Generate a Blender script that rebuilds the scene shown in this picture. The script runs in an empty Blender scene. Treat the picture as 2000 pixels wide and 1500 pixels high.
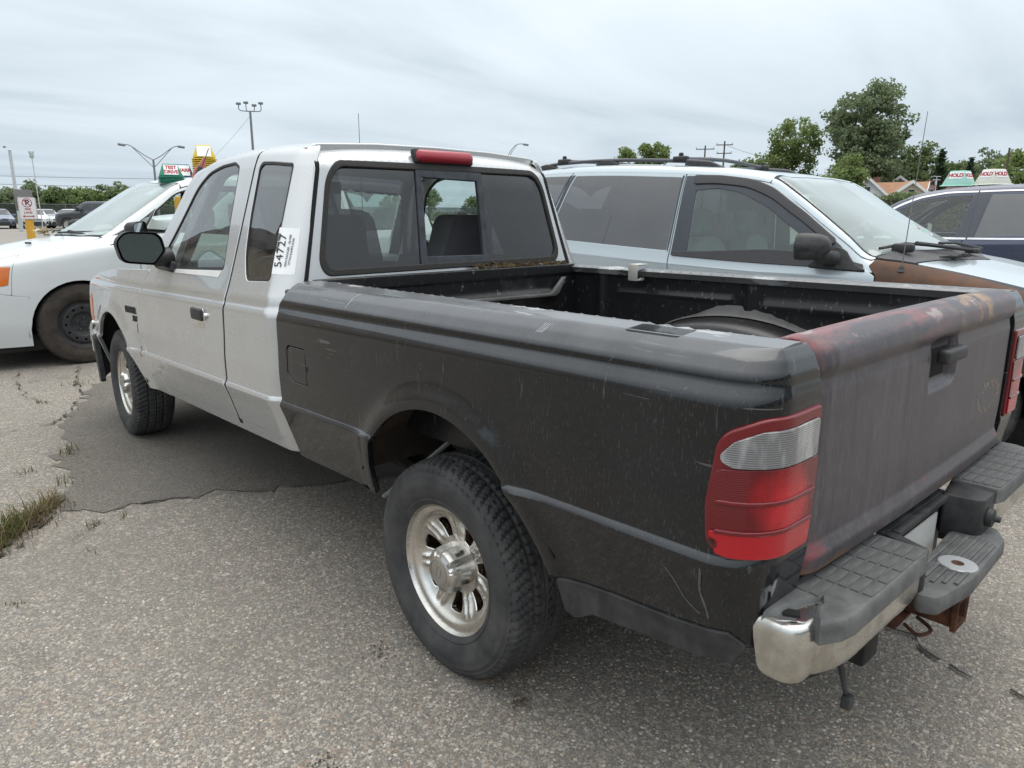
import bpy, bmesh, math, random
import numpy as np
from mathutils import Vector, Matrix
from mathutils.geometry import delaunay_2d_cdt

scene = bpy.context.scene
COLL = scene.collection
rnd = random.Random(7)
PI = math.pi

# ------------------------------------------------------------------ camera
cam_data = bpy.data.cameras.new('camera')
cam = bpy.data.objects.new('camera', cam_data)
COLL.objects.link(cam)
CAM = (-1.9747, -1.5565, 1.3486)
yaw, pitch, roll = 0.7438, 0.2335, 0.0038
_f = Vector((math.sin(yaw) * math.cos(pitch), math.cos(yaw) * math.cos(pitch), -math.sin(pitch)))
_r = Vector((math.cos(yaw), -math.sin(yaw), 0))
_u = _r.cross(_f)
_r2 = _r * math.cos(roll) + _u * math.sin(roll)
_u2 = -_r * math.sin(roll) + _u * math.cos(roll)
cam.matrix_world = Matrix((
    (_r2.x, _u2.x, -_f.x, CAM[0]), (_r2.y, _u2.y, -_f.y, CAM[1]),
    (_r2.z, _u2.z, -_f.z, CAM[2]), (0, 0, 0, 1)))
cam_data.sensor_width = 36
cam_data.sensor_fit = 'HORIZONTAL'
cam_data.lens = 36 * 1412.28 / 2000
cam_data.clip_start = .02
cam_data.clip_end = 3000
scene.camera = cam

# ------------------------------------------------------------------ sky, sun, exposure
SUN_EL, SUN_AZ = math.radians(76), math.radians(60)     # azimuth: compass style, from +Y towards +X
world = bpy.data.worlds.new('World')
scene.world = world
world.use_nodes = True
wt = world.node_tree
wt.nodes.clear()
def wn(t, **k):
    n = wt.nodes.new(t)
    for a, b in k.items(): setattr(n, a, b)
    return n
def wl(a, b): wt.links.new(a, b)
w_out = wn('ShaderNodeOutputWorld'); w_bg = wn('ShaderNodeBackground')
w_sky = wn('ShaderNodeTexSky', sky_type='NISHITA', sun_disc=False)
w_sky.sun_elevation = SUN_EL; w_sky.sun_rotation = SUN_AZ
w_sky.air_density = 1.4; w_sky.dust_density = 3.0; w_sky.ozone_density = 1.0
w_tc = wn('ShaderNodeTexCoord')
# cloud sheet: the view direction projected on a flat layer, so that the clouds flatten towards the horizon
w_sep = wn('ShaderNodeSeparateXYZ'); wl(w_tc.outputs['Generated'], w_sep.inputs[0])
w_max = wn('ShaderNodeMath', operation='MAXIMUM'); w_max.inputs[1].default_value = 0.0
wl(w_sep.outputs[2], w_max.inputs[0])
w_add = wn('ShaderNodeMath', operation='ADD'); w_add.inputs[1].default_value = .11
wl(w_max.outputs[0], w_add.inputs[0])
w_dx = wn('ShaderNodeMath', operation='DIVIDE'); wl(w_sep.outputs[0], w_dx.inputs[0]); wl(w_add.outputs[0], w_dx.inputs[1])
w_dy = wn('ShaderNodeMath', operation='DIVIDE'); wl(w_sep.outputs[1], w_dy.inputs[0]); wl(w_add.outputs[0], w_dy.inputs[1])
w_com = wn('ShaderNodeCombineXYZ'); wl(w_dx.outputs[0], w_com.inputs[0]); wl(w_dy.outputs[0], w_com.inputs[1])
w_map = wn('ShaderNodeMapping'); w_map.inputs['Rotation'].default_value = (0, 0, math.radians(38)); w_map.inputs['Scale'].default_value = (.30, .62, 1)
wl(w_com.outputs[0], w_map.inputs[0])
w_n1 = wn('ShaderNodeTexNoise'); w_n1.inputs['Scale'].default_value = 1.25; w_n1.inputs['Detail'].default_value = 7; w_n1.inputs['Roughness'].default_value = .52; w_n1.inputs['Distortion'].default_value = .5
wl(w_map.outputs[0], w_n1.inputs['Vector'])
w_r1 = wn('ShaderNodeValToRGB')
w_r1.color_ramp.elements[0].position = .30; w_r1.color_ramp.elements[0].color = (.42, .51, .59, 1)
w_r1.color_ramp.elements[1].position = .72; w_r1.color_ramp.elements[1].color = (.72, .81, .88, 1)
e = w_r1.color_ramp.elements.new(.50); e.color = (.585, .68, .76, 1)
wl(w_n1.outputs[0], w_r1.inputs[0])
w_mul = wn('ShaderNodeVectorMath', operation='SCALE'); w_mul.inputs['Scale'].default_value = .03   # the blue sky behind the cloud sheet
wl(w_sky.outputs[0], w_mul.inputs[0])
w_mix = wn('ShaderNodeMix', data_type='RGBA'); w_mix.inputs[0].default_value = .94
wl(w_mul.outputs[0], w_mix.inputs[6]); 
w_sc = wn('ShaderNodeVectorMath', operation='SCALE'); w_sc.inputs['Scale'].default_value = 1.10
# overcast sky: brighter towards the zenith
w_pw = wn('ShaderNodeMath', operation='POWER'); w_pw.inputs[1].default_value = 1.4; wl(w_max.outputs[0], w_pw.inputs[0])
w_gz = wn('ShaderNodeMath', operation='MULTIPLY_ADD'); w_gz.inputs[1].default_value = 2.2; w_gz.inputs[2].default_value = 1.0; wl(w_pw.outputs[0], w_gz.inputs[0])
w_sc2 = wn('ShaderNodeMath', operation='MULTIPLY'); w_sc2.inputs[1].default_value = 1.13; wl(w_gz.outputs[0], w_sc2.inputs[0]); wl(w_sc2.outputs[0], w_sc.inputs['Scale'])
w_neu = wn('ShaderNodeMix', data_type='RGBA'); w_neu.inputs[7].default_value = (.66, .665, .66, 1); wl(w_r1.outputs[0], w_neu.inputs[6]); wl(w_max.outputs[0], w_neu.inputs[0])   # cloud overhead is whiter than the cloud near the horizon
wl(w_neu.outputs[2], w_sc.inputs[0]); wl(w_sc.outputs[0], w_mix.inputs[7])
wl(w_mix.outputs[2], w_bg.inputs[0]); w_bg.inputs[1].default_value = 1.0
wl(w_bg.outputs[0], w_out.inputs[0])

sun_data = bpy.data.lights.new('sun', 'SUN'); sun = bpy.data.objects.new('sun', sun_data); COLL.objects.link(sun)
sun_data.energy = 1.3; sun_data.angle = math.radians(50); sun_data.color = (1, .95, .89)
_sd = Vector((math.sin(SUN_AZ) * math.cos(SUN_EL), math.cos(SUN_AZ) * math.cos(SUN_EL), math.sin(SUN_EL)))
sun.rotation_euler = _sd.to_track_quat('Z', 'Y').to_euler(); sun.location = (0, 0, 30)

vs = scene.view_settings
vs.view_transform = 'Standard'; vs.look = 'None'; vs.exposure = 0.0; vs.gamma = 1.0; vs.use_curve_mapping = False
scene.cycles.max_bounces = 10; scene.cycles.transparent_max_bounces = 16
scene.cycles.use_denoising = True
scene.cycles.sample_clamp_indirect = 6
# ------------------------------------------------------------------ materials
MATS = {}
class MB:
    """a Principled material whose base colour is built up by layers"""
    def __init__(s, name, base=(.5, .5, .5), rough=.5, metal=0., spec=.5, coat=0., coat_rough=.05, **k):
        m = bpy.data.materials.new(name); m.use_nodes = True
        s.m = m; s.t = m.node_tree; s.b = s.t.nodes['Principled BSDF']
        s.b.inputs['Base Color'].default_value = (*base, 1); s.b.inputs['Roughness'].default_value = rough
        s.b.inputs['Metallic'].default_value = metal; s.b.inputs['Specular IOR Level'].default_value = spec
        s.b.inputs['Coat Weight'].default_value = coat; s.b.inputs['Coat Roughness'].default_value = coat_rough
        for a, v in k.items(): s.b.inputs[a].default_value = v
        s.col = None; s.base = base; s.rgh = None; s.rough = rough; s.bump_n = None; s.met = None; s.metal = metal
        MATS[name] = m
    def n(s, t, **k):
        x = s.t.nodes.new(t)
        for a, v in k.items(): setattr(x, a, v)
        return x
    def l(s, a, b): s.t.links.new(a, b)
    def coord(s, scale=(1, 1, 1), kind='Object', rot=(0, 0, 0), loc=(0, 0, 0)):
        tc = s.n('ShaderNodeTexCoord'); mp = s.n('ShaderNodeMapping')
        mp.inputs['Scale'].default_value = scale; mp.inputs['Rotation'].default_value = rot; mp.inputs['Location'].default_value = loc
        s.l(tc.outputs[kind], mp.inputs[0]); return mp.outputs[0]
    def noise(s, scale=5, detail=3, rough=.5, stretch=(1, 1, 1), dist=0, loc=(0, 0, 0), rot=(0, 0, 0)):
        x = s.n('ShaderNodeTexNoise'); x.inputs['Scale'].default_value = scale; x.inputs['Detail'].default_value = detail
        x.inputs['Roughness'].default_value = rough; x.inputs['Distortion'].default_value = dist
        s.l(s.coord(stretch, loc=loc, rot=rot), x.inputs['Vector']); return x.outputs[0]
    def ramp(s, v, lo, hi, a=0., b=1.):
        x = s.n('ShaderNodeMapRange'); x.inputs[1].default_value = lo; x.inputs[2].default_value = hi
        x.inputs[3].default_value = a; x.inputs[4].default_value = b; s.l(v, x.inputs[0]); return x.outputs[0]
    def axis(s, i, lo, hi):
        sp = s.n('ShaderNodeSeparateXYZ'); s.l(s.coord(), sp.inputs[0]); return s.ramp(sp.outputs[i], lo, hi)
    def math(s, op, a, b):
        x = s.n('ShaderNodeMath', operation=op)
        for i, v in enumerate((a, b)):
            if isinstance(v, (int, float)): x.inputs[i].default_value = v
            else: s.l(v, x.inputs[i])
        return x.outputs[0]
    def layer(s, fac, color, rough=None, metal=None):
        x = s.n('ShaderNodeMix', data_type='RGBA')
        if isinstance(fac, (int, float)): x.inputs[0].default_value = fac
        else: s.l(fac, x.inputs[0])
        if s.col is None: x.inputs[6].default_value = (*s.base, 1)
        else: s.l(s.col, x.inputs[6])
        if isinstance(color, tuple): x.inputs[7].default_value = (*color, 1)
        else: s.l(color, x.inputs[7])
        s.col = x.outputs[2]; s.l(s.col, s.b.inputs['Base Color'])
        for val, cur, base, sock in ((rough, 'rgh', s.rough, 'Roughness'), (metal, 'met', s.metal, 'Metallic')):
            if val is None: continue
            y = s.n('ShaderNodeMix', data_type='FLOAT')
            if isinstance(fac, (int, float)): y.inputs[0].default_value = fac
            else: s.l(fac, y.inputs[0])
            c = getattr(s, cur)
            if c is None: y.inputs[2].default_value = base
            else: s.l(c, y.inputs[2])
            y.inputs[3].default_value = val
            setattr(s, cur, y.outputs[0]); s.l(y.outputs[0], s.b.inputs[sock])
        return s
    def bump(s, h, strength=.2, dist=.002):
        x = s.n('ShaderNodeBump'); x.inputs['Strength'].default_value = strength; x.inputs['Distance'].default_value = dist
        s.l(h, x.inputs['Height'])
        if s.bump_n is not None: s.l(s.bump_n, x.inputs['Normal'])
        s.bump_n = x.outputs[0]; s.l(x.outputs[0], s.b.inputs['Normal']); return s

def simple(name, base, rough=.5, metal=0., spec=.5, coat=0., var=.15, scale=8., **k):
    b = MB(name, base, rough, metal, spec, coat, **k)
    if var: b.layer(b.ramp(b.noise(scale, 4, .6), .35, .7, 0, 1), tuple(max(0, c * (1 - var)) for c in base), rough=min(1, rough * 1.25))
    return b.m

def glassy(name, tint, dirt=.04, dirt_col=(.55, .56, .55), rough=.0, ior=1.5, extra=0., dscale=30, dvar=.5):
    """thin pane: tinted straight-through light, mirror reflection by Fresnel, a film of dirt"""
    m = bpy.data.materials.new(name); m.use_nodes = True; t = m.node_tree; t.nodes.clear()
    o = t.nodes.new('ShaderNodeOutputMaterial'); tr = t.nodes.new('ShaderNodeBsdfTransparent'); tr.inputs[0].default_value = (*tint, 1)
    gl = t.nodes.new('ShaderNodeBsdfGlossy'); gl.inputs['Roughness'].default_value = rough
    fr = t.nodes.new('ShaderNodeFresnel'); gb = t.nodes.new('ShaderNodeNewGeometry'); mi = t.nodes.new('ShaderNodeMath'); mi.operation = 'MULTIPLY_ADD'; mi.inputs[1].default_value = 1 / ior - ior; mi.inputs[2].default_value = ior
    t.links.new(gb.outputs['Backfacing'], mi.inputs[0]); t.links.new(mi.outputs[0], fr.inputs[0])   # a thin pane reflects alike from both sides
    ad = t.nodes.new('ShaderNodeMath'); ad.operation = 'MULTIPLY_ADD'; ad.use_clamp = True; ad.inputs[1].default_value = 1.75; ad.inputs[2].default_value = extra; t.links.new(fr.outputs[0], ad.inputs[0])   # two faces of the pane
    mx = t.nodes.new('ShaderNodeMixShader'); t.links.new(ad.outputs[0], mx.inputs[0]); t.links.new(tr.outputs[0], mx.inputs[1]); t.links.new(gl.outputs[0], mx.inputs[2])
    df = t.nodes.new('ShaderNodeBsdfDiffuse'); df.inputs[0].default_value = (*dirt_col, 1)
    m2 = t.nodes.new('ShaderNodeMixShader'); t.links.new(mx.outputs[0], m2.inputs[1]); t.links.new(df.outputs[0], m2.inputs[2])
    nz = t.nodes.new('ShaderNodeTexNoise'); nz.inputs['Scale'].default_value = dscale; nz.inputs['Detail'].default_value = 5
    tc = t.nodes.new('ShaderNodeTexCoord'); t.links.new(tc.outputs['Object'], nz.inputs['Vector'])
    mr = t.nodes.new('ShaderNodeMapRange'); mr.inputs[1].default_value = .3; mr.inputs[2].default_value = .75; mr.inputs[3].default_value = dirt * (1 - dvar); mr.inputs[4].default_value = dirt * (1 + dvar)
    t.links.new(nz.outputs[0], mr.inputs[0]); t.links.new(mr.outputs[0], m2.inputs[0]); t.links.new(m2.outputs[0], o.inputs[0])
    MATS[name] = m; return m

# ------------------------------------------------------------------ objects
def tag(o, label=None, cat=None, group=None, kind=None):
    if label: o['label'] = label
    if cat: o['category'] = cat
    if group: o['group'] = group
    if kind: o['kind'] = kind
    return o
def empty(name, loc=(0, 0, 0), rz=0, parent=None):
    o = bpy.data.objects.new(name, None); COLL.objects.link(o); o.location = loc; o.rotation_euler = (0, 0, rz)
    o.empty_display_size = .1
    if parent: o.parent = parent
    return o
def mesh_obj(name, V, F, mat, parent=None, smooth=True, normals=None, loc=None, auto=None):
    me = bpy.data.meshes.new(name)
    me.from_pydata([tuple(map(float, v)) for v in V], [], [tuple(map(int, f)) for f in F]); me.update()
    mats = mat if isinstance(mat, (list, tuple)) else [mat]
    for m in mats: me.materials.append(m)
    if smooth: me.polygons.foreach_set('use_smooth', [True] * len(me.polygons))
    if normals is not None: me.normals_split_custom_set_from_vertices([tuple(map(float, v)) for v in normals])
    elif auto is not None:
        me.set_sharp_from_angle(angle=math.radians(auto))
    o = bpy.data.objects.new(name, me); COLL.objects.link(o)
    if parent: o.parent = parent
    if loc: o.location = loc
    return o
def bm_obj(name, bm, mat, parent=None, smooth=True, auto=40, loc=None):
    me = bpy.data.meshes.new(name); bm.to_mesh(me); bm.free()
    mats = mat if isinstance(mat, (list, tuple)) else [mat]
    for m in mats: me.materials.append(m)
    if smooth:
        me.polygons.foreach_set('use_smooth', [True] * len(me.polygons)); me.set_sharp_from_angle(angle=math.radians(auto))
    o = bpy.data.objects.new(name, me); COLL.objects.link(o)
    if parent: o.parent = parent
    if loc: o.location = loc
    return o
def copy_tree(o, parent=None):
    c = o.copy(); COLL.objects.link(c)
    if parent is not None: c.parent = parent
    for ch in list(o.children): copy_tree(ch, c)
    return c

# ------------------------------------------------------------------ curves in the plane
def rp(pts, closed=True, n=6):
    """polygon with filleted corners: points (u, v[, r])"""
    P = [(p[0], p[1], p[2] if len(p) > 2 else 0) for p in pts]; out = []; N = len(P)
    for i, (u, v, r) in enumerate(P):
        if r <= 0 or (not closed and i in (0, N - 1)): out.append((u, v)); continue
        a = np.array(P[i - 1][:2]) - (u, v); b = np.array(P[(i + 1) % N][:2]) - (u, v)
        la, lb = np.hypot(*a), np.hypot(*b); a = a / la; b = b / lb
        ang = math.acos(max(-1, min(1, float(a @ b))))
        if ang > PI - .02: out.append((u, v)); continue
        d = min(r / math.tan(ang / 2), la * .48, lb * .48); r2 = d * math.tan(ang / 2)
        bis = (a + b) / np.hypot(*(a + b)); c = np.array((u, v)) + bis * r2 / math.sin(ang / 2)
        p0 = np.array((u, v)) + a * d - c; p1 = np.array((u, v)) + b * d - c
        t0 = math.atan2(p0[1], p0[0]); t1 = math.atan2(p1[1], p1[0]); dt = (t1 - t0 + PI) % (2 * PI) - PI
        for k in range(n + 1): t = t0 + dt * k / n; out.append((c[0] + r2 * math.cos(t), c[1] + r2 * math.sin(t)))
    return out
def spl(pts, closed=True, n=6):
    """Catmull-Rom through points"""
    P = np.array(pts, float); N = len(P); out = []
    for i in range(N if closed else N - 1):
        p0, p1, p2, p3 = (P[(i + k) % N] if closed else P[min(max(i + k, 0), N - 1)] for k in (-1, 0, 1, 2))
        for j in range(n):
            t = j / n; out.append(.5 * ((2 * p1) + (p2 - p0) * t + (2 * p0 - 5 * p1 + 4 * p2 - p3) * t * t + (3 * p1 - p0 - 3 * p2 + p3) * t ** 3))
    if not closed: out.append(P[-1])
    return [tuple(q) for q in out]
def arc(cu, cv, r, a0, a1, n=24, ru=None):
    return [(cu + (ru or r) * math.cos(math.radians(a0 + (a1 - a0) * i / n)), cv + r * math.sin(math.radians(a0 + (a1 - a0) * i / n))) for i in range(n + 1)]
def pchip(keys):
    k = np.array(sorted(keys), float); x, y = k[:, 0], k[:, 1]
    if len(x) == 1: return lambda q: np.full_like(np.asarray(q, float), y[0])
    h = np.diff(x); d = np.diff(y) / h; m = np.zeros(len(x))
    for i in range(1, len(x) - 1):
        if d[i - 1] * d[i] > 0:
            w1, w2 = 2 * h[i] + h[i - 1], h[i] + 2 * h[i - 1]; m[i] = (w1 + w2) / (w1 / d[i - 1] + w2 / d[i])
    m[0], m[-1] = d[0], d[-1]
    def f(q):
        q = np.asarray(q, float); qq = np.clip(q, x[0], x[-1]); i = np.clip(np.searchsorted(x, qq, side='right') - 1, 0, len(x) - 2)
        t = (qq - x[i]) / h[i]
        return (y[i] * (1 + 2 * t) * (1 - t) ** 2 + m[i] * h[i] * t * (1 - t) ** 2 + y[i + 1] * t * t * (3 - 2 * t) + m[i + 1] * h[i] * t * t * (t - 1)
                + np.where(q > x[-1], m[-1] * (q - x[-1]), 0) + np.where(q < x[0], m[0] * (q - x[0]), 0))
    return f
class Prof:
    """a rounded polyline (a, b) by arc length s"""
    def __init__(s, pts, n=7):
        q = np.array(rp(pts, closed=False, n=n)); d = np.r_[0, np.cumsum(np.hypot(*np.diff(q, axis=0).T))]
        keep = np.r_[True, np.diff(d) > 1e-6]; s.q = q[keep]; s.d = d[keep]
    def a(s, v): return np.interp(v, s.d, s.q[:, 0])
    def b(s, v): return np.interp(v, s.d, s.q[:, 1])
    def V(s, z): return np.interp(z, s.q[:, 1], s.d)
    def lines(s, gap=.045, mn=.003):
        out = [s.d[0]]
        for i in range(1, len(s.d)):
            k = max(1, int(math.ceil((s.d[i] - s.d[i - 1]) / gap)))
            for j in range(1, k + 1):
                v = s.d[i - 1] + (s.d[i] - s.d[i - 1]) * j / k
                if v - out[-1] >= mn: out.append(v)
        return out

# ------------------------------------------------------------------ sheet-metal panels
def inside(P, poly):
    x, y = P[:, 0], P[:, 1]; poly = np.asarray(poly); n = len(poly); r = np.zeros(len(P), bool); j = n - 1
    for i in range(n):
        xi, yi = poly[i]; xj, yj = poly[j]
        c = ((yi > y) != (yj > y))
        if c.any():
            r ^= c & (x < (xj - xi) * (y - yi) / ((yj - yi) if yj != yi else 1e-12) + xi)
        j = i
    return r
def resample(poly, dens):
    out = []; n = len(poly)
    for i in range(n):
        a, b = np.array(poly[i]), np.array(poly[(i + 1) % n]); L = np.hypot(*(b - a))
        if L < 1e-5: continue
        k = max(1, int(math.ceil(L / dens)))
        for j in range(k): out.append(tuple(a + (b - a) * j / k))
    return out
def area(poly):
    p = np.array(poly); q = np.roll(p, -1, 0); return .5 * np.sum(p[:, 0] * q[:, 1] - q[:, 0] * p[:, 1])
def panel(name, outline, surf, mat, parent=None, holes=(), ul=.05, vl=.05, dens=.025, flange=.012, rnd_=.0025, out=(-1, 0, 0), mirror=False, off=0., thick=0., smooth=True):
    """outline and holes in (u, v); surf(u, v) -> (n, 3); ul, vl: grid spacing or explicit grid lines; edges are turned in by a small round and a flange"""
    loops = [resample(outline, dens)] + [resample(h, dens) for h in holes]
    loops = [l if (area(l) > 0) == (i == 0) else l[::-1] for i, l in enumerate(loops)]
    O = np.array(loops[0]); lo, hi = O.min(0), O.max(0)
    def lines(s, a, b):
        if isinstance(s, (int, float)): k = max(1, int(round((b - a) / s))); return np.linspace(a, b, k + 1)[1:-1] if k > 1 else np.array([.5 * (a + b)])
        s = np.array(s); return s[(s > a) & (s < b)]
    U, W = np.meshgrid(lines(ul, lo[0], hi[0]), lines(vl, lo[1], hi[1])); G = np.stack([U.ravel(), W.ravel()], 1)
    if len(G):
        m = inside(G, loops[0])
        for h in loops[1:]: m &= ~inside(G, h)
        G = G[m]
    B = np.concatenate([np.array(l) for l in loops])
    if len(G):
        keep = np.ones(len(G), bool); gap = dens * .28
        for i in range(0, len(G), 2000):
            d = np.min(np.hypot(G[i:i + 2000, None, 0] - B[None, :, 0], G[i:i + 2000, None, 1] - B[None, :, 1]), 1); keep[i:i + 2000] = d > gap
        G = G[keep]
    pts = [Vector(p) for p in B] + [Vector(p) for p in G]
    edges = []; k = 0
    for l in loops: edges += [(k + i, k + (i + 1) % len(l)) for i in range(len(l))]; k += len(l)
    r = delaunay_2d_cdt(pts, edges, [], 0, 1e-7)
    P2 = np.array([tuple(p) for p in r[0]]); T = np.array([f for f in r[2] if len(f) == 3])
    orig = r[3]; mp = {}
    for i, o in enumerate(orig):
        for q in o: mp[q] = i
    c = P2[T].mean(1); m = inside(c, loops[0])
    for h in loops[1:]: m &= ~inside(c, h)
    T = T[m]
    e = 1e-4
    def ev(q): return np.asarray(surf(q[:, 0], q[:, 1]), float)
    X = ev(P2)
    du = ev(P2 + (e, 0)) - ev(P2 - (e, 0)); dv = ev(P2 + (0, e)) - ev(P2 - (0, e)); Nn = np.cross(du, dv)
    Nn /= np.maximum(np.linalg.norm(Nn, axis=1, keepdims=True), 1e-12)
    flip = (Nn @ np.array(out)).mean() < 0
    if flip: Nn = -Nn
    X = X + Nn * off
    t3 = X[T]; fn = np.cross(t3[:, 1] - t3[:, 0], t3[:, 2] - t3[:, 0]); bad = np.einsum('ij,ij->i', fn, Nn[T].mean(1)) < 0
    T[bad] = T[bad][:, ::-1]
    V = [X]; NN = [Nn]; F = [tuple(t) for t in T]; base = len(X)
    if flange or thick:
        k = 0
        for li, l in enumerate(loops):
            idx = [mp[k + i] for i in range(len(l))]; k += len(l)
            idx = [a for i, a in enumerate(idx) if a != idx[i - 1]]; n = len(idx)
            if n < 3: continue
            Q = X[idx]; q = Nn[idx]; tan = np.roll(Q, -1, 0) - np.roll(Q, 1, 0); tan /= np.maximum(np.linalg.norm(tan, axis=1, keepdims=True), 1e-9)
            o = np.cross(tan, q) * (-1 if flip else 1)
            D = thick if thick else flange
            rings = [(idx, None)]
            spec = [(rnd_ * .7, rnd_ * .3, .7), (rnd_, rnd_, 0), (rnd_, D, 0)] if rnd_ else [(0, 0, 0), (0, D, 0)]
            prev = idx
            for (oo, dd, w) in spec:
                V.append(Q + o * oo - q * dd); nn = q * w + o * (1 - w * .3); NN.append(nn / np.linalg.norm(nn, axis=1, keepdims=True))
                cur = list(range(base, base + n)); base += n
                for i in range(n):
                    j = (i + 1) % n
                    F.append((prev[i], cur[i], cur[j], prev[j]) if not flip else (prev[j], cur[j], cur[i], prev[i]))
                prev = cur
            if thick: pass
    V = np.concatenate(V); NN = np.concatenate(NN)
    if thick:
        V = np.concatenate([V, X - Nn * thick]); NN = np.concatenate([NN, -Nn]); F += [tuple(base + a for a in t[::-1]) for t in T]
    if mirror:
        V = V * (-1, 1, 1); NN = NN * (-1, 1, 1); F = [f[::-1] for f in F]
    return mesh_obj(name, V, F, mat, parent, smooth=True, normals=NN if smooth else None)

# ------------------------------------------------------------------ solids
def lathe(name, prof, mat, parent=None, n=48, axis='X', auto=35, loc=None, a0=0, a1=360):
    """prof: (r, h) list; axis = spin axis"""
    V, F = [], []; full = abs(a1 - a0) >= 359.9; m = len(prof); N = n if full else n + 1
    for i in range(N):
        t = math.radians(a0 + (a1 - a0) * i / n)
        for r, h in prof:
            c, s = r * math.cos(t), r * math.sin(t)
            V.append({'X': (h, c, s), 'Y': (s, h, c), 'Z': (c, s, h)}[axis])
    for i in range(n):
        j = (i + 1) % N if full else i + 1
        for k in range(m - 1):
            a, b, c, d = i * m + k, i * m + k + 1, j * m + k + 1, j * m + k
            F.append((a, b, c, d))
    bm = bmesh.new(); vs_ = [bm.verts.new(v) for v in V]
    for f in F:
        try: bm.faces.new([vs_[q] for q in f])
        except ValueError: pass
    bmesh.ops.remove_doubles(bm, verts=bm.verts, dist=1e-6); bmesh.ops.recalc_face_normals(bm, faces=bm.faces)
    return bm_obj(name, bm, mat, parent, auto=auto, loc=loc)
def add_box(bm, c, s, bev=0, rot=None, seg=2):
    r = bmesh.ops.create_cube(bm, size=1); vs_ = r['verts']
    bmesh.ops.scale(bm, vec=s, verts=vs_)
    if bev:
        es = list({e for v in vs_ for e in v.link_edges}); rr = bmesh.ops.bevel(bm, geom=es, offset=bev, segments=seg, affect='EDGES', profile=.5); vs_ = list({v for f in rr['faces'] for v in f.verts} | {v for v in vs_ if v.is_valid})
    if rot is not None: bmesh.ops.rotate(bm, cent=(0, 0, 0), matrix=rot, verts=vs_)
    bmesh.ops.translate(bm, vec=c, verts=vs_)
    return vs_
def box(name, c, s, mat, parent=None, bev=.004, rot=None, seg=2):
    bm = bmesh.new(); add_box(bm, c, s, bev, rot, seg); return bm_obj(name, bm, mat, parent)
def tube_into(V, F, pts, r, n=8, cap=True):
    pts = [np.array(p, float) for p in pts]; R = r if isinstance(r, (list, tuple, np.ndarray)) else [r] * len(pts); b0 = len(V); up = None
    for i, p in enumerate(pts):
        t = pts[min(i + 1, len(pts) - 1)] - pts[max(i - 1, 0)]; t = t / (np.linalg.norm(t) + 1e-12)
        if up is None: up = np.array((0, 0, 1.)) if abs(t[2]) < .9 else np.array((1., 0, 0))
        x = np.cross(up, t); x /= np.linalg.norm(x); up = np.cross(t, x)
        for k in range(n): a = 2 * PI * k / n; V.append(p + R[i] * (x * math.cos(a) + up * math.sin(a)))
    for i in range(len(pts) - 1):
        for k in range(n): F.append((b0 + i * n + k, b0 + i * n + (k + 1) % n, b0 + (i + 1) * n + (k + 1) % n, b0 + (i + 1) * n + k))
    if cap: F.append(tuple(b0 + k for k in range(n))[::-1]); F.append(tuple(b0 + (len(pts) - 1) * n + k for k in range(n)))
def tube(name, pts, r, mat, parent=None, n=8, smooth_path=0):
    if smooth_path: pts = spl(pts, closed=False, n=smooth_path)
    V, F = [], []; tube_into(V, F, pts, r, n); return mesh_obj(name, V, F, mat, parent, auto=50)
def prism(name, poly, t, mat, parent=None, plane='XZ', at=0., bev=.002):
    """flat polygon extruded by t, centred on at"""
    bm = bmesh.new(); f = {'XZ': lambda a, b, h: (a, h, b), 'YZ': lambda a, b, h: (h, a, b), 'XY': lambda a, b, h: (a, b, h)}[plane]
    lo = [bm.verts.new(f(a, b, at - t / 2)) for a, b in poly]; hi = [bm.verts.new(f(a, b, at + t / 2)) for a, b in poly]; n = len(poly)
    bm.faces.new(lo); bm.faces.new(hi)
    for i in range(n): bm.faces.new((lo[i], lo[(i + 1) % n], hi[(i + 1) % n], hi[i]))
    bmesh.ops.recalc_face_normals(bm, faces=bm.faces)
    if bev:
        es = [e for e in bm.edges if len(e.link_faces) == 2 and any(len(q.verts) > 4 or q.calc_area() > 0 for q in e.link_faces) and abs(f(0, 0, 1)[0] * (e.verts[0].co.x - e.verts[1].co.x) + f(0, 0, 1)[1] * (e.verts[0].co.y - e.verts[1].co.y) + f(0, 0, 1)[2] * (e.verts[0].co.z - e.verts[1].co.z)) < 1e-6]
        bmesh.ops.bevel(bm, geom=es, offset=bev, segments=2, affect='EDGES', profile=.5)
    return bm_obj(name, bm, mat, parent)
def text_mesh(name, txt, size, mat, parent=None, M=None, align='CENTER', extrude=.0004, spacing=1., bold=0.):
    cu = bpy.data.curves.new(name, 'FONT'); cu.body = txt; cu.size = size; cu.align_x = align; cu.align_y = 'CENTER'; cu.extrude = extrude; cu.space_character = spacing; cu.offset = bold
    cu.resolution_u = 3
    t = bpy.data.objects.new('tmp_text', cu); COLL.objects.link(t); dg = bpy.context.evaluated_depsgraph_get(); dg.update()
    me = bpy.data.meshes.new_from_object(t.evaluated_get(dg)); bpy.data.objects.remove(t); bpy.data.curves.remove(cu)
    me.name = name; me.materials.clear(); me.materials.append(mat); o = bpy.data.objects.new(name, me); COLL.objects.link(o)
    if M is not None: me.transform(M)
    if parent: o.parent = parent
    return o
def frame_matrix(origin, right, up):
    r = Vector(right).normalized(); u = Vector(up); n = r.cross(u).normalized(); u = n.cross(r)
    return Matrix(((r.x, u.x, n.x, origin[0]), (r.y, u.y, n.y, origin[1]), (r.z, u.z, n.z, origin[2]), (0, 0, 0, 1)))
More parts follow.
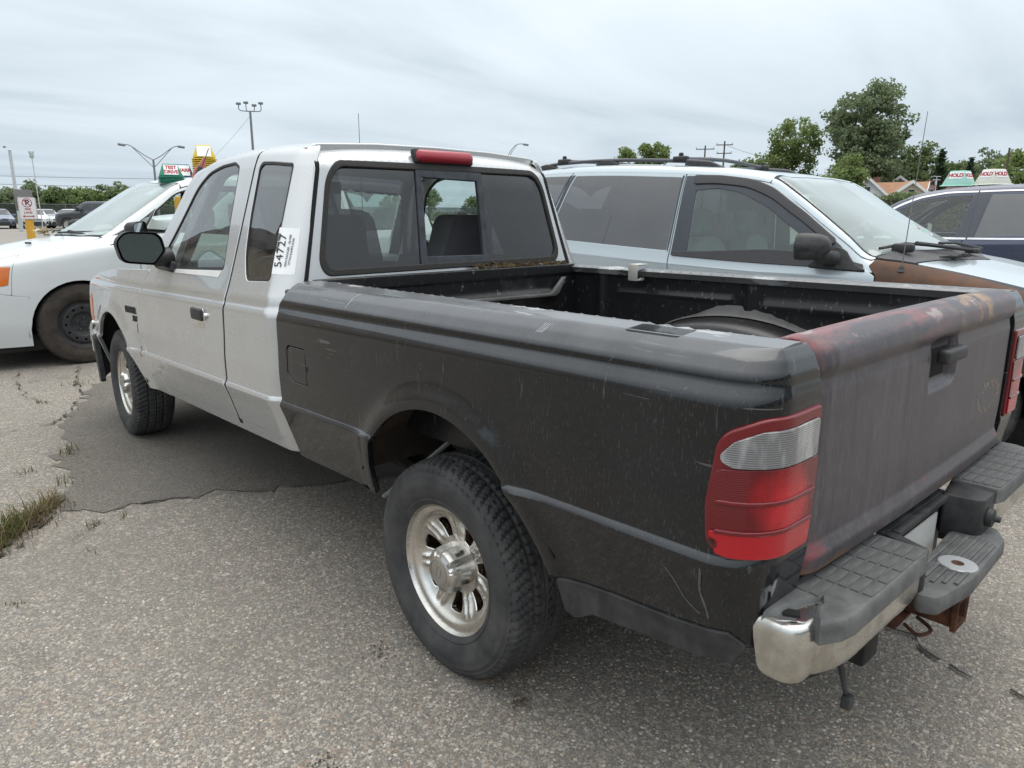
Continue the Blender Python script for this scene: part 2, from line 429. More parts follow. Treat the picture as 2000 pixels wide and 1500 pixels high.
# ------------------------------------------------------------------ the materials
b = MB('silver_paint', (.55, .56, .566), .25, .5, .5, .8, .03)
b.layer(b.math('MULTIPLY', b.ramp(b.noise(3.0, 5, .6), .40, .70), .35), (.49, .475, .45), rough=.5)
b.layer(b.math('MULTIPLY', b.ramp(b.noise(160, 3, .6, (1, 1, .35)), .62, .78), .08), (.44, .42, .39), rough=.4)
b.bump(b.noise(2.2, 2, .5), .05, .03)
SILVER = b.m
b = MB('black_paint', (.008, .0085, .010), .12, 0, .26, .42, .02)
b.layer(b.math('MULTIPLY', b.ramp(b.noise(2.2, 4, .6), .35, .75), .05), (.13, .135, .145), rough=.4)
sp = b.ramp(b.noise(230, 4, .65, (1, 1, .32)), .575, .70)
big = b.ramp(b.noise(1.6, 3, .5, loc=(3, 1, 0)), .33, .62)
b.layer(b.math('MULTIPLY', b.math('MULTIPLY', sp, big), .22), (.17, .17, .168), rough=.5)
b.layer(b.math('MULTIPLY', b.ramp(b.noise(60, 4, .7, (1, 1, .12)), .635, .70), .22), (.24, .235, .22), rough=.7)
sc = b.math('MULTIPLY', b.ramp(b.noise(22, 2, .5, (.25, .25, 6), rot=(.5, 0, 0)), .695, .71), b.ramp(b.noise(3, 2), .5, .6))
b.layer(b.math('MULTIPLY', sc, .3), (.3, .3, .3), rough=.6)
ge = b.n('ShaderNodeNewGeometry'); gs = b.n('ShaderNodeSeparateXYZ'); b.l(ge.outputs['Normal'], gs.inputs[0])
b.layer(b.math('MULTIPLY', b.ramp(gs.outputs[2], .12, .75), b.ramp(b.noise(7, 4, .6), .2, .8, .30, .70)), (.115, .119, .128), rough=.24)   # greyer where the surface faces upward
b.bump(b.noise(1.8, 2, .5), .06, .03)
BLACK = b.m
# bed rail: worn black over white and orange undercoat
b = MB('worn_rail_paint', (.095, .098, .103), .26, 0, .5, .25, .08)
b.layer(b.math('MULTIPLY', b.ramp(b.noise(6, 4, .6), .3, .8), .5), (.17, .172, .178), rough=.5)
edge = b.ramp(b.noise(5.5, 6, .65, (1.6, .45, 1)), .565, .60)
b.layer(edge, (.33, .34, .345), rough=.6)
b.layer(b.ramp(b.noise(5.5, 6, .65, (1.6, .45, 1)), .645, .665), (.62, .64, .65), rough=.6)
b.layer(b.math('MULTIPLY', b.ramp(b.noise(5.5, 6, .65, (1.6, .45, 1)), .675, .69), b.ramp(b.noise(2.2, 2), .45, .55)), (.50, .25, .10), rough=.8)
RAIL = b.m
b = MB('faded_tailgate_paint', (.052, .047, .055), .38, 0, .4, .08, .2)
b.layer(b.math('MULTIPLY', b.ramp(b.noise(3.5, 5, .65), .32, .72), .6), (.105, .095, .103), rough=.5)
b.layer(b.math('MULTIPLY', b.ramp(b.noise(120, 4, .65, (1, 1, .22)), .50, .70), .55), (.165, .148, .155), rough=.7)
b.layer(b.math('MULTIPLY', b.ramp(b.noise(9, 4, .6, (1.2, 1, .10)), .50, .66), .5), (.145, .125, .13), rough=.7)
b.layer(b.math('MULTIPLY', b.ramp(b.noise(30, 4, .6, (1.2, 1, .05), loc=(3, 0, 0)), .56, .70), .45), (.030, .028, .032), rough=.4)
redn = b.math('MULTIPLY', b.math('MULTIPLY', b.ramp(b.noise(9, 8, .72, (.40, 1, 2.2)), .47, .60), b.axis(2, 1.05, 1.12)), .62)
b.layer(redn, (.29, .098, .105), rough=.5)
b.layer(b.math('MULTIPLY', b.math('SUBTRACT', 1, b.axis(0, -.652, -.632)), b.ramp(b.noise(12, 4), .35, .6)), (.15, .028, .032), rough=.5)
b.layer(b.math('MULTIPLY', b.ramp(b.noise(10, 5, .65, (.5, 1, 1.2), loc=(2, 0, 1)), .585, .63), b.axis(2, 1.09, 1.125)), (.30, .26, .255), rough=.7)
b.layer(b.math('MULTIPLY', b.ramp(b.noise(7, 5, .6, (.6, 1, 1.6), loc=(0, 0, 4)), .55, .66), b.math('SUBTRACT', 1, b.axis(2, .66, .74))), (.26, .06, .07), rough=.5)
b.layer(b.math('MULTIPLY', b.ramp(b.noise(9, 5, .6, (.4, 1, 2), loc=(1, 0, 7)), .52, .60), b.math('SUBTRACT', 1, b.axis(2, .628, .66))), (.24, .115, .05), rough=.9)
rx = b.math('MULTIPLY', b.axis(0, .0, .22), b.math('SUBTRACT', 1, b.axis(0, .30, .45)))
b.layer(b.math('MULTIPLY', b.math('MULTIPLY', rx, b.axis(2, 1.03, 1.10)), b.ramp(b.noise(14, 5, .65), .48, .60)), (.34, .24, .16), rough=.8)
b.bump(b.noise(90, 3, .6), .05, .004)
TGATE = b.m
b = MB('bed_black', (.013, .013, .014), .33, 0, .4)
b.layer(b.math('MULTIPLY', b.ramp(b.noise(2.2, 4, .6), .52, .72), .45), (.12, .115, .11), rough=.8)
b.layer(b.math('MULTIPLY', b.ramp(b.noise(60, 4, .7, (1, 1, .4)), .61, .70), .6), (.25, .24, .23), rough=.8)
b.layer(b.ramp(b.noise(12, 5, .7, (1, 1, .5)), .70, .715), (.42, .42, .41), rough=.7)
BEDIN = b.m
b = MB('dusty_floor', (.05, .049, .048), .7)
b.layer(b.ramp(b.noise(4, 5, .6), .35, .65), (.16, .155, .15), rough=.9)
DUSTY = b.m
b = MB('white_paint', (.63, .655, .66), .28, 0, .5, .5, .05)
b.layer(b.math('MULTIPLY', b.ramp(b.noise(2, 4), .4, .7), .2), (.55, .56, .55)); WHITE = b.m
b = MB('blue_silver_paint', (.47, .525, .555), .26, .35, .5, .5, .05)
b.layer(b.math('MULTIPLY', b.ramp(b.noise(2, 4), .4, .7), .25), (.43, .49, .52)); BLUESIL = b.m
b = MB('navy_paint', (.045, .055, .095), .26, .25, .5, .5, .05)
b.layer(b.math('MULTIPLY', b.ramp(b.noise(2, 4), .4, .7), .25), (.09, .095, .12), rough=.4); NAVY = b.m
b = MB('rusty_fender', (.085, .050, .036), .78, 0, .3)
b.layer(b.ramp(b.noise(5, 6, .65), .42, .62), (.125, .066, .042), rough=.85)
b.layer(b.ramp(b.noise(11, 5, .65), .54, .66), (.075, .048, .038), rough=.7)
b.layer(b.ramp(b.noise(3.5, 3, .5, loc=(0, 2, 1)), .60, .72), (.20, .085, .036), rough=.9)
RUSTY = b.m
b = MB('teal_dark_paint', (.028, .045, .055), .25, .2, .5, .5); TEALDK = b.m
b = MB('rust', (.060, .030, .022), .9, 0, .2)
b.layer(b.ramp(b.noise(25, 5, .65), .45, .62), (.115, .050, .028)); b.bump(b.noise(90, 4, .7), .4, .003); RUST = b.m
b = MB('chrome', (.78, .78, .78), .07, 1.0)
b.layer(b.math('MULTIPLY', b.ramp(b.noise(14, 5, .65), .46, .66), .75), (.50, .48, .44), rough=.34)
b.layer(b.ramp(b.noise(120, 4, .6), .68, .72), (.25, .17, .11), rough=.8, metal=0.)
CHROME = b.m
b = MB('dirty_chrome', (.66, .65, .62), .24, 1.0)
b.layer(b.ramp(b.noise(11, 5, .65), .44, .62), (.46, .435, .385), rough=.46)
b.layer(b.math('MULTIPLY', b.ramp(b.noise(90, 4, .65), .60, .70), .6), (.24, .18, .13), rough=.8, metal=.2)
DCHROME = b.m
b = MB('rubber', (.034, .034, .036), .72, 0, .35)
b.layer(b.math('MULTIPLY', b.ramp(b.noise(9, 5, .65), .38, .70), .8), (.085, .083, .080), rough=.9)
b.bump(b.noise(60, 4, .7), .35, .002); RUBBER = b.m
b = MB('brown_dirty_rubber', (.036, .031, .027), .85, 0, .25)
b.layer(b.ramp(b.noise(12, 5, .65), .4, .65), (.065, .055, .046), rough=.95); b.bump(b.noise(70, 4, .7), .35, .002); RUBBERB = b.m
b = MB('black_plastic', (.024, .024, .026), .45, 0, .4)
b.layer(b.ramp(b.noise(18, 5, .65), .40, .68), (.052, .052, .053), rough=.65); b.bump(b.noise(260, 3, .6), .15, .001); PLASTIC = b.m
b = MB('grey_step_plastic', (.082, .083, .083), .60, 0, .4)
b.layer(b.ramp(b.noise(14, 5, .65), .38, .66), (.150, .151, .148), rough=.8); b.bump(b.noise(200, 3, .6), .2, .001); STEP = b.m
SEAL = simple('window_seal', (.022, .022, .023), .7)
b = MB('mossy_seal', (.026, .025, .024), .8); b.layer(b.math('MULTIPLY', b.ramp(b.noise(140, 5, .7), .56, .66), .7), (.10, .085, .055)); MOSS = b.m
DARK = simple('dark_underbody', (.016, .015, .014), .85)
b = MB('liner', (.030, .024, .020), .9); b.layer(b.ramp(b.noise(7, 5), .45, .65), (.060, .040, .028)); LINER = b.m
GAP = simple('gap_black', (.008, .008, .008), .9, var=0)
GREYMET = simple('grey_metal', (.26, .26, .25), .5, .6)
ALU = simple('galvanised_steel', (.50, .51, .52), .45, .7)
CLAMPM = simple('worn_aluminium', (.52, .50, .46), .5, .4)
STEELBLK = simple('black_steel_wheel', (.028, .028, .030), .45)
LUG = simple('lug_nut_steel', (.65, .65, .66), .2, 1.)
SEATG = simple('grey_seat_cloth', (.26, .25, .265), .95)
SEATL = simple('light_grey_cloth', (.46, .47, .47), .95)
DASH = simple('dashboard_plastic', (.075, .075, .08), .6)
PAPER = simple('paper', (.82, .83, .84), .6, var=.03)
INK = simple('ink', (.02, .02, .022), .6, var=0)
INKRED = simple('red_ink', (.55, .03, .05), .6, var=0)
SIGNRED = simple('sign_red', (.42, .02, .03), .5, var=.1)
GLASS = glassy('cab_glass', (.72, .83, .78), .05)
TINT = glassy('tinted_film_glass', (.085, .085, .095), .035, (.40, .40, .42), extra=.0, dscale=220)
TINTQ = glassy('quarter_window_glass', (.10, .10, .105), .03, extra=.06)
CLEARG = glassy('clear_glass', (.80, .87, .84), .03)
VANW = glassy('dirty_windshield_glass', (.62, .74, .70), .30, (.56, .65, .645), dscale=2.5, extra=.04, dvar=.18)
PRIVG = glassy('privacy_glass', (.075, .075, .082), .10, (.42, .42, .44), extra=.07, dscale=3, dvar=.3)
VANG = glassy('van_door_glass', (.62, .74, .70), .13, (.50, .57, .56), dscale=1.2, extra=.0, dvar=.2)
TWS = glassy('truck_windshield_glass', (.70, .80, .76), .24, (.55, .62, .61), dscale=5, dvar=.3)
FARG = simple('far_car_glass', (.03, .035, .04), .08, var=0)
MIRG = simple('mirror_glass', (.55, .60, .60), .03, 1.0, var=0)
def lens(name, col, rough=.12, ribs=0, bright=None):
    b = MB(name, col, rough, 0, .4, .4, .03)
    b.b.inputs['Subsurface Weight'].default_value = .0
    if ribs:
        w = b.n('ShaderNodeTexWave', wave_type='BANDS', bands_direction='Z'); w.inputs['Scale'].default_value = ribs; w.inputs['Distortion'].default_value = 0
        b.l(b.coord(), w.inputs['Vector']); b.bump(w.outputs[0], .30, .0015)
        if bright: b.layer(b.ramp(w.outputs[0], .2, .9, 0, .6), bright)
    return b
_b = lens('red_lens', (.12, .003, .006), .06, ribs=75, bright=(.16, .004, .008))
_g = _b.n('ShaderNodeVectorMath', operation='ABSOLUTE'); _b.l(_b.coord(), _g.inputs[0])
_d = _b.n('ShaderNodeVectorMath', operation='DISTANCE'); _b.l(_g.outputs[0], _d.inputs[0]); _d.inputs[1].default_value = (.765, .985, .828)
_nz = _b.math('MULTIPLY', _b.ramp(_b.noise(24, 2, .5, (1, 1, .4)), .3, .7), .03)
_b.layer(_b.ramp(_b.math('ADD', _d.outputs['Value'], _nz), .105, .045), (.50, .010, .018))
REDL = _b.m
REDB = lens('bright_red_lens', (.50, .010, .018), ribs=75, bright=(.66, .02, .03)).m
REDR = lens('red_reflector', (.42, .006, .014)).m
REDF = lens('red_lens_frame', (.15, .006, .010)).m
_b = lens('clear_lens', (.13, .13, .135), .06, ribs=75, bright=(.30, .30, .30)); _b.layer(_b.math('MULTIPLY', _b.ramp(_b.noise(16, 3, .6, (1, 1, .35)), .46, .60), .75), (.46, .46, .45)); CLRL = _b.m
REDM = lens('brake_light_lens', (.33, .02, .035), .3).m
AMBER = lens('amber_lens', (.62, .16, .03)).m
HEADL = simple('headlamp_lens', (.55, .57, .58), .08, .3, coat=.8)
YELLOW = simple('yellow_post_paint', (.62, .33, .03), .55)
CONEY = simple('yellow_plastic', (.66, .47, .02), .5, var=.08)
CONEG = simple('green_plastic', (.010, .21, .125), .5, var=.08)
CONET = simple('pale_teal_plastic', (.34, .62, .53), .5, var=.08)
CONEW = simple('cream_plastic', (.66, .66, .58), .5, var=.08)
SALMON = simple('salmon_cloth', (.48, .17, .12), .8)
POLEM = simple('pole_grey', (.22, .23, .24), .6, .3)
POLEW = simple('pole_white', (.52, .55, .57), .6)
WOODP = simple('pole_wood', (.095, .075, .06), .9)
# ------------------------------------------------------------------ pickup truck (front +Y, left -X)
truck = empty('pickup_truck')
tag(truck, 'old pickup truck with silver extended cab, black cargo bed and faded dark tailgate', 'pickup truck')
RK = .029
def body(x, y, z): return np.stack([x, y, z - RK * y], -1)
X0 = .869
LOWER = [(.795, .470), (.818, .54, .15), (.849, .632, .15), (.869, .684, .006), (.857, .699, .006), (.861, .80, .4), (.858, .90, .3)]
bedP = Prof(LOWER + [(.858, 1.000, .06), (.841, 1.029, .004), (.8405, 1.043, .004), (.806, 1.082, .05), (.770, 1.104, .06), (.74, 1.109)])
cabP = Prof(LOWER + [(.858, 1.006, .05), (.845, 1.029, .004), (.8445, 1.041, .004), (.830, 1.075, .03), (.815, 1.115, .1), (.661, 1.550, .12), (.636, 1.605, .06), (.575, 1.637, .12), (.30, 1.652, .6), (.0, 1.656)])
ROOFDZ = pchip([(.9, -.004), (1.04, -.004), (1.3, .012), (1.6, .022), (1.88, .018), (2.14, -.004), (2.4, -.03)])

# ---- bed side surface: u = distance forward of the rear corner, wraps round the corner for u < 0
XC, YC, RC = X0 - .11, -.875, .11
def bed_surf(u, v):
    u = np.asarray(u, float); v = np.asarray(v, float); px = bedP.a(v); z = bedP.b(v); c = np.clip(X0 - px, 0, .105)
    th = np.clip(-u / RC, 0, PI / 2); flat = np.maximum(-u - RC * PI / 2, 0); sd = np.maximum(u, 0)
    x = XC + (RC - c) * np.cos(th) - flat; y = YC - (RC - c * .38) * np.sin(th) + sd
    w = np.clip((z - .95) / .16, 0, 1); z = z + w * .020 * np.clip(y, -1, 1)
    # wheel-arch flare
    d = np.hypot(y + .03, z - .435); x = x + .016 * np.exp(-((d - .405) / .045) ** 2) * (z < .99)
    return body(-x, y, z)
def bz(y, z): return (y - YC, float(bedP.V(z)))
top_v = float(bedP.V(1.104))
ARC_R = .393
arch = [bz(-.03 + ARC_R * math.cos(math.radians(a)), .435 + ARC_R * math.sin(math.radians(a))) for a in np.linspace(2, 178, 40)]
bed_out = [bz(.905, .472), bz(.905, 1.104), (-RC * PI / 2 + .02, top_v), (-RC * PI / 2 - .095, top_v), (-RC * PI / 2 - .105, float(bedP.V(1.05))), (-RC * PI / 2 - .105, float(bedP.V(.50))), bz(-.47, .478)] + arch[::-1] + [bz(.372, .46)]
# tail-lamp opening
LU0, LU1 = -.012, -RC * PI / 2 - .098
def lampz(u, z): return (u, float(bedP.V(z)))
lamp_out = rp([(LU1, float(bedP.V(.972)), .004), (-.10, float(bedP.V(.968)), .1), (LU0 - .01, float(bedP.V(.935)), .05), (LU0 + .006, float(bedP.V(.80)), .2), (LU0, float(bedP.V(.712)), .03), (LU1 + .01, float(bedP.V(.694)), .01)])
def inset(poly, d):
    p = np.array(poly); c = p.mean(0); s = 1 - d / np.abs(p - c).max(0); return [tuple(q) for q in c + (p - c) * s]
fuel_out = rp([bz(.840, .916) + (.02,), bz(.698, .914) + (.02,), bz(.686, .782) + (.008,), bz(.79, .782) + (.02,), bz(.838, .80) + (.03,)])
bu = sorted(set(np.round(np.r_[np.linspace(-.3, 0, 26), np.linspace(0, 1.8, 62)], 4)))
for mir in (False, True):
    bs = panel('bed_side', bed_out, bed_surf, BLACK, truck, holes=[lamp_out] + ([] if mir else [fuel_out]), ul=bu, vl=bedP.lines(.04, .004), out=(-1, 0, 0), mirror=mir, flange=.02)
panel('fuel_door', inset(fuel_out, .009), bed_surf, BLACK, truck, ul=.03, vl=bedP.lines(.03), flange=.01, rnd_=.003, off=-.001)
panel('fuel_door_recess', inset(fuel_out, -.008), bed_surf, GAP, truck, ul=.05, vl=.05, flange=0, off=-.018)
box('fuel_door_notch', (-.8585, .688, .845 - RK * .69), (.004, .012, .02), GAP, truck, bev=.001)

# ---- tail lamps
for mir in (False, True):
    def lz(z): return float(bedP.V(z))
    root = panel('tail_lamp', inset(lamp_out, .003), bed_surf, REDF, truck, ul=.012, vl=.02, flange=.03, rnd_=.006, off=.008, mirror=mir)
    u1 = LU1 + .006; u0 = LU0 - .016
    clr = panel('reversing_lens', rp([(u1 + .010, lz(.950), .006), (-.095, lz(.945), .05), (-.050, lz(.926), .03), (-.022, lz(.893), .015), (-.05, lz(.880), .02), (u1 + .010, lz(.880), .008)]), bed_surf, CLRL, root, ul=.010, vl=.01, flange=.004, rnd_=.002, off=.0135, mirror=mir)
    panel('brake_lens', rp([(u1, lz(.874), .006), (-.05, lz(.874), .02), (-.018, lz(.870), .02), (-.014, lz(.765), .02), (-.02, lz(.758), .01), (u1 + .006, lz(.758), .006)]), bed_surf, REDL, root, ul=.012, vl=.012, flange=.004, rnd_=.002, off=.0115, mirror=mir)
    panel('reflector', rp([(u1 + .008, lz(.752), .006), (-.018, lz(.752), .004), (-.018, lz(.742), .004), (-.034, lz(.738), .012), (-.034, lz(.722), .01), (-.026, lz(.712), .02), (-.05, lz(.706), .02), (u1 + .014, lz(.702), .01)]), bed_surf, REDR, root, ul=.012, vl=.012, flange=.004, rnd_=.002, off=.0125, mirror=mir)
    for zz in (.812, .755):
        panel('lens_ridge', rp([(u1 + .012, lz(zz + .0015), .001), (-.030, lz(zz + .0015), .001), (-.026, lz(zz - .0015), .001), (u1 + .012, lz(zz - .0015), .001)]), bed_surf, REDF, root, ul=.012, vl=.003, flange=.006, rnd_=.003, off=.0155, mirror=mir)
    sg = 1 if mir else -1
    for (uu, zz) in ((-.036, .893), (-.022, .728)):
        P = bed_surf(np.array([uu]), np.array([lz(zz)]))[0]
        lathe('lens_screw', [(0, -.0105), (.003, -.0105), (.0035, -.009), (.0065, -.0095), (.007, -.006)], RUST, root, n=14, loc=(sg * abs(P[0]), P[1], P[2]))

simple('scratch_grey', (.13, .13, .13), .8, var=.4, scale=60)
simple('scratch_pale', (.50, .54, .58), .8, var=.3, scale=60)
_bs = [o for o in truck.children if o.name.startswith('bed_side')][0]
def scratch(pts, r, m):
    P = [bed_surf(np.array([y - YC]), np.array([float(bedP.V(z))]))[0] for y, z in pts]; P = [(p_[0] - .0004, p_[1], p_[2]) for p_ in P]
    tube('paint_scratch', P, r, m, _bs, n=4, smooth_path=3)
scratch([(-.868, .70), (-.875, .66), (-.866, .61), (-.874, .57), (-.876, .545)], .0026, MATS['scratch_grey'])
scratch([(-.79, .635), (-.81, .605), (-.825, .575), (-.845, .555), (-.858, .547)], .0015, MATS['scratch_grey'])
for k_ in range(4): scratch([(-.405 + .008 * k_, 1.094), (-.400 + .006 * k_, 1.086), (-.392 + .006 * k_, 1.074)], .0009, MATS['scratch_pale'])
scratch([(.45, 1.100), (.462, 1.085), (.468, 1.06)], .0012, MATS['scratch_pale'])

# ---- bed rails, inner walls, floor
RIN = .665
rail_path = [bed_surf(np.array([u]), np.array([top_v]))[0] for u in np.r_[np.linspace(1.78, 0, 30), np.linspace(-.004, -RC * PI / 2, 8), -RC * PI / 2 - .095]]
def rail_surf(x, y):
    x = np.asarray(x, float); y = np.asarray(y, float); ax = np.abs(x)
    z = 1.104 + .020 * np.clip(y, -1, 1) + .005 * np.clip((.762 - ax) / .05, 0, 1) - .012 * np.clip((RIN + .016 - ax) / .016, 0, 1) ** 2
    return body(x, y, z)
rail_out = [(p[0], p[1]) for p in rail_path] + [(-RIN, rail_path[-1][1]), (-RIN, .905)]
pocket = rp([(-.775, -.60, .01), (-.705, -.60, .01), (-.705, -.74, .01), (-.775, -.74, .01)])
pocket2 = rp([(-.775, .80, .01), (-.705, .80, .01), (-.705, .74, .01), (-.775, .74, .01)])
for mir in (False, True):
    panel('bed_rail', rail_out, rail_surf, RAIL, truck, holes=[pocket], ul=[-.8, -.79, -.78, -.76, -.74, -.72, -.70, -.69, -.685, -.68, -.675, -.67], vl=.05, out=(0, 0, 1), flange=.030, rnd_=.0015, mirror=mir)
    sx = 1 if mir else -1
    box('stake_pocket', (sx * .74, -.67, 1.03), (.06, .13, .004), GAP, truck, bev=0)
# inner wall as a relief: u = y, v = z'
FZ = .700
def wall_surf(u, v):
    u = np.asarray(u, float); v = np.asarray(v, float)
    x = .700 - .012 * np.exp(-((v - .985) / .02) ** 2) * ((u < -.12) & (u > -.86)) - .010 * np.exp(-((v - .80) / .015) ** 2) * (u < -.35)
    x = x + .02 * (1 - np.exp(-np.maximum(v - 1.04, 0) / .03)) * 0
    x = x - .012 * np.exp(-((v - 1.0) / .012) ** 2) * ((u > .02) & (u < .62))
    x = x - .016 * (np.exp(-((u - .72) / .02) ** 2) + np.exp(-((u + .06) / .02) ** 2))
    return body(x, u, v + .02 * np.clip(u, -1, 1) * np.clip((v - .95) / .16, 0, 1))
for mir in (True, False):
    panel('bed_inner_wall', [(-.93, FZ - .03), (.905, FZ - .03), (.905, 1.088), (-.93, 1.088)], wall_surf, BEDIN, truck, ul=.02, vl=.012, out=(-1, 0, 0), flange=0, mirror=not mir)
bm = bmesh.new()
for i in range(9):
    add_box(bm, (-.56 + i * .14, -.01, FZ + .028), (.085, 1.86, .018), .006)
add_box(bm, (0, -.01, FZ + .016), (1.39, 1.87, .02), 0)
bm_obj('bed_floor', bm, DUSTY, truck)
def head_surf(x, v):
    x = np.asarray(x, float); v = np.asarray(v, float); ax = np.abs(x)
    y = .895 - .030 * np.exp(-((v - .985) / .016) ** 2) * (ax < .56) - .012 * np.clip((v - 1.065) / .01, 0, 1)
    return body(x, y, v + .02 * np.clip((v - .95) / .16, 0, 1))
panel('bed_headboard', [(-.70, FZ - .03), (.70, FZ - .03), (.70, 1.105), (-.70, 1.105)], head_surf, BEDIN, truck, ul=.03, vl=.01, out=(0, -1, 0), flange=.03, rnd_=.005)
# ledge strip on the headboard catching the light
prism('headboard_ledge', [(-.60, .988), (.50, .972), (.52, .985), (.585, 1.045), (.60, 1.045), (.555, .972), (.53, .958), (-.60, .972)], .022, DUSTY, truck, 'XZ', .866, bev=.004)
# wheel wells in the bed
def well(sg):
    V, F = [], []; n = 26
    ys = np.linspace(-.47, .43, n)
    for y in ys:
        t = (y + .02) / .45; h = FZ + .235 * math.sqrt(max(0, 1 - t * t)) ** .8
        for (x, z) in ((.70, h + .004), (.62, h), (.535, h - .012), (.512, h - .03), (.505, h - .06), (.505, FZ)):
            V.append((sg * x, y, max(z, FZ) - RK * y))
    for i in range(n - 1):
        for k in range(5): a = i * 6 + k; F.append((a, a + 1, a + 7, a + 6))
    return mesh_obj('bed_wheel_well', V, F, BEDIN, truck, auto=60)
well(1); well(-1)
# dust heaps and ribs against the right-hand bed wall
V, F = [], []; g2 = random.Random(8)
for i in range(40):
    y = .40 - .95 * i / 39; t = min(1, abs((y + .02) / .45)); h = FZ + .235 * math.sqrt(max(0, 1 - t * t)) ** .8; wv_ = .012 + .03 * max(0, math.sin(y * 9 + 1.2)) ** 2 + g2.uniform(0, .006) + (.018 * math.exp(-((y + .10) / .10) ** 2))
    for (x, dz) in ((.697, wv_), (.690, wv_ * .7), (.672, .014), (.645, .006)): V.append((x, y, max(h, FZ + .04) + dz - RK * y))
for i in range(39):
    for k in range(3): a_ = i * 4 + k; F.append((a_, a_ + 1, a_ + 5, a_ + 4))
o = mesh_obj('dust_drift', V, F, DUSTY, truck, auto=60); o['kind'] = 'stuff'
# clamp on the right rail
cl = empty('rail_clamp', (.655, .47, 1.10)); tag(cl, 'small bent aluminium clamp hooked over the far bed rail of the pickup', 'clamp')
bm = bmesh.new(); add_box(bm, (.0, 0, .022), (.075, .05, .006), .002); add_box(bm, (-.036, 0, -.012), (.006, .05, .066), .002); add_box(bm, (-.018, 0, -.045), (.04, .05, .006), .002)
bm_obj('bracket', bm, CLAMPM, cl); box('hook', (.012, -.012, -.043), (.03, .012, .012), CLAMPM, cl, bev=.003)

# ---- tailgate
tgP = Prof([(-.905, 1.075), (-.915, 1.094, .012), (-.955, 1.098, .03), (-.992, 1.072, .035), (-.999, 1.035, .02), (-.984, 1.012, .012), (-.990, .985, .03), (-.993, .75, .2), (-.990, .672, .02), (-1.003, .645, .02), (-.996, .606, .01), (-.975, .598)])
tgP.q = tgP.q.copy()
def tg_surf(u, v):
    u = np.asarray(u, float); v = np.asarray(v, float); y = tgP.a(v); z = tgP.b(v)
    y = y + .030 * np.clip((np.abs(u) - .60) / .06, 0, 1) ** 2 + .010 * (u / .6) ** 2
    z = z - .010 * np.clip((np.abs(u) - .61) / .05, 0, 1) ** 2 * np.clip((z - 1.0) / .08, 0, 1) + .010 * np.clip((z - .95) / .1, 0, 1) * (1 - (u / .66) ** 2)
    # recess round the latch handle and a dent
    hx = np.clip((np.abs(u - .0) - .075) / .014, 0, 1); hz = np.clip((np.abs(z - .965) - .045) / .014, 0, 1); rec = (1 - hx) * (1 - hz)
    y = y + .022 * rec + .004 * np.exp(-((u - .18) / .12) ** 2 - ((z - .82) / .12) ** 2)
    return body(u, y, z)
tl = tgP.d[-1]
tg = panel('tailgate', rp([(-.652, 0, .005), (.652, 0, .005), (.645, tl * .5, 0), (.652, tl, .01), (-.652, tl, .01), (-.645, tl * .5, 0)]), tg_surf, TGATE, truck, ul=.022, vl=tgP.lines(.02, .004), dens=.015, out=(0, -1, 0), flange=.03, rnd_=.005)
panel('inner_skin', [(-.64, .64), (.64, .64), (.64, 1.075), (-.64, 1.075)], lambda u, v: body(u, np.full_like(u, -.925), v), BEDIN, tg, ul=.1, vl=.1, out=(0, 1, 0), flange=0)
box('latch_handle', (.0, -1.006, .985 + .029), (.145, .03, .034), PLASTIC, tg, bev=.009, seg=3)
box('latch_pocket', (.0, -.968, .955 + .029), (.15, .004, .08), GAP, tg, bev=0)
# ghost of a removed badge: scratched oval outline
sv, sf = [], []
g2 = random.Random(5)
for i in range(150):
    t = g2.uniform(0, 2 * PI); x = .45 + .105 * math.cos(t) + g2.gauss(0, .010); z = .80 + .040 * math.sin(t) + .06 * (x - .45) + g2.gauss(0, .006); s = g2.uniform(.002, .006); a = g2.uniform(-.6, .6) + 1.2
    y = float(tg_surf(np.array([x]), np.array([np.interp(-(z), -tgP.q[:, 1][8:], tgP.d[8:])]))[0][1]) - .0012
    c, n_ = math.cos(a) * s, math.sin(a) * s; b0 = len(sv); zz = z + RK
    sv += [(x - c, y, zz - n_), (x + n_ * .3, y, zz - c * .3), (x + c, y, zz + n_), (x - n_ * .3, y, zz + c * .3)]; sf.append((b0, b0 + 1, b0 + 2, b0 + 3))
simple('scratch_tan', (.42, .35, .25), .8)
o = mesh_obj('badge_scar', sv, sf, MATS['scratch_tan'], tg, smooth=False); o['kind'] = 'stuff'

# ---- cab side surface: wraps round the rear corner for u < 0
CR = .10
def ycv(v): z = cabP.b(v); return .925 + .161 * np.clip(z - 1.0, 0, .6) + CR
def cab_surf(u, v):
    u = np.asarray(u, float); v = np.asarray(v, float); px = cabP.a(v); z = cabP.b(v); yc = ycv(v)
    th = np.clip(-u / CR, 0, PI / 2); sd = np.maximum(u, 0); fl = np.maximum(-u - CR * PI / 2, 0)
    x = px - CR * (1 - np.cos(th)) - fl; y = yc - CR * np.sin(th) + sd
    w = np.clip((z - 1.15) / .45, 0, 1); z = z + w * ROOFDZ(y)
    nose = np.clip((y - 2.6) / 1.25, 0, 1); x = x - .060 * nose ** 2.2 - .012 * np.clip((y - 1.6) / 1.0, 0, 1) * w
    d = np.hypot(y - 3.14, z - .41); x = x + .018 * np.exp(-((d - .47) / .06) ** 2) * (z < .99)
    return body(-x, y, z)
def cz(y, z): v = float(cabP.V(z)); return (y - float(ycv(v)), v)
cv = cabP.lines(.045, .004)
UE = -.108
vroof = float(cabP.d[np.argmin(np.abs(cabP.q[:, 0] - .600) + (cabP.q[:, 1] < 1.6) * 9)])
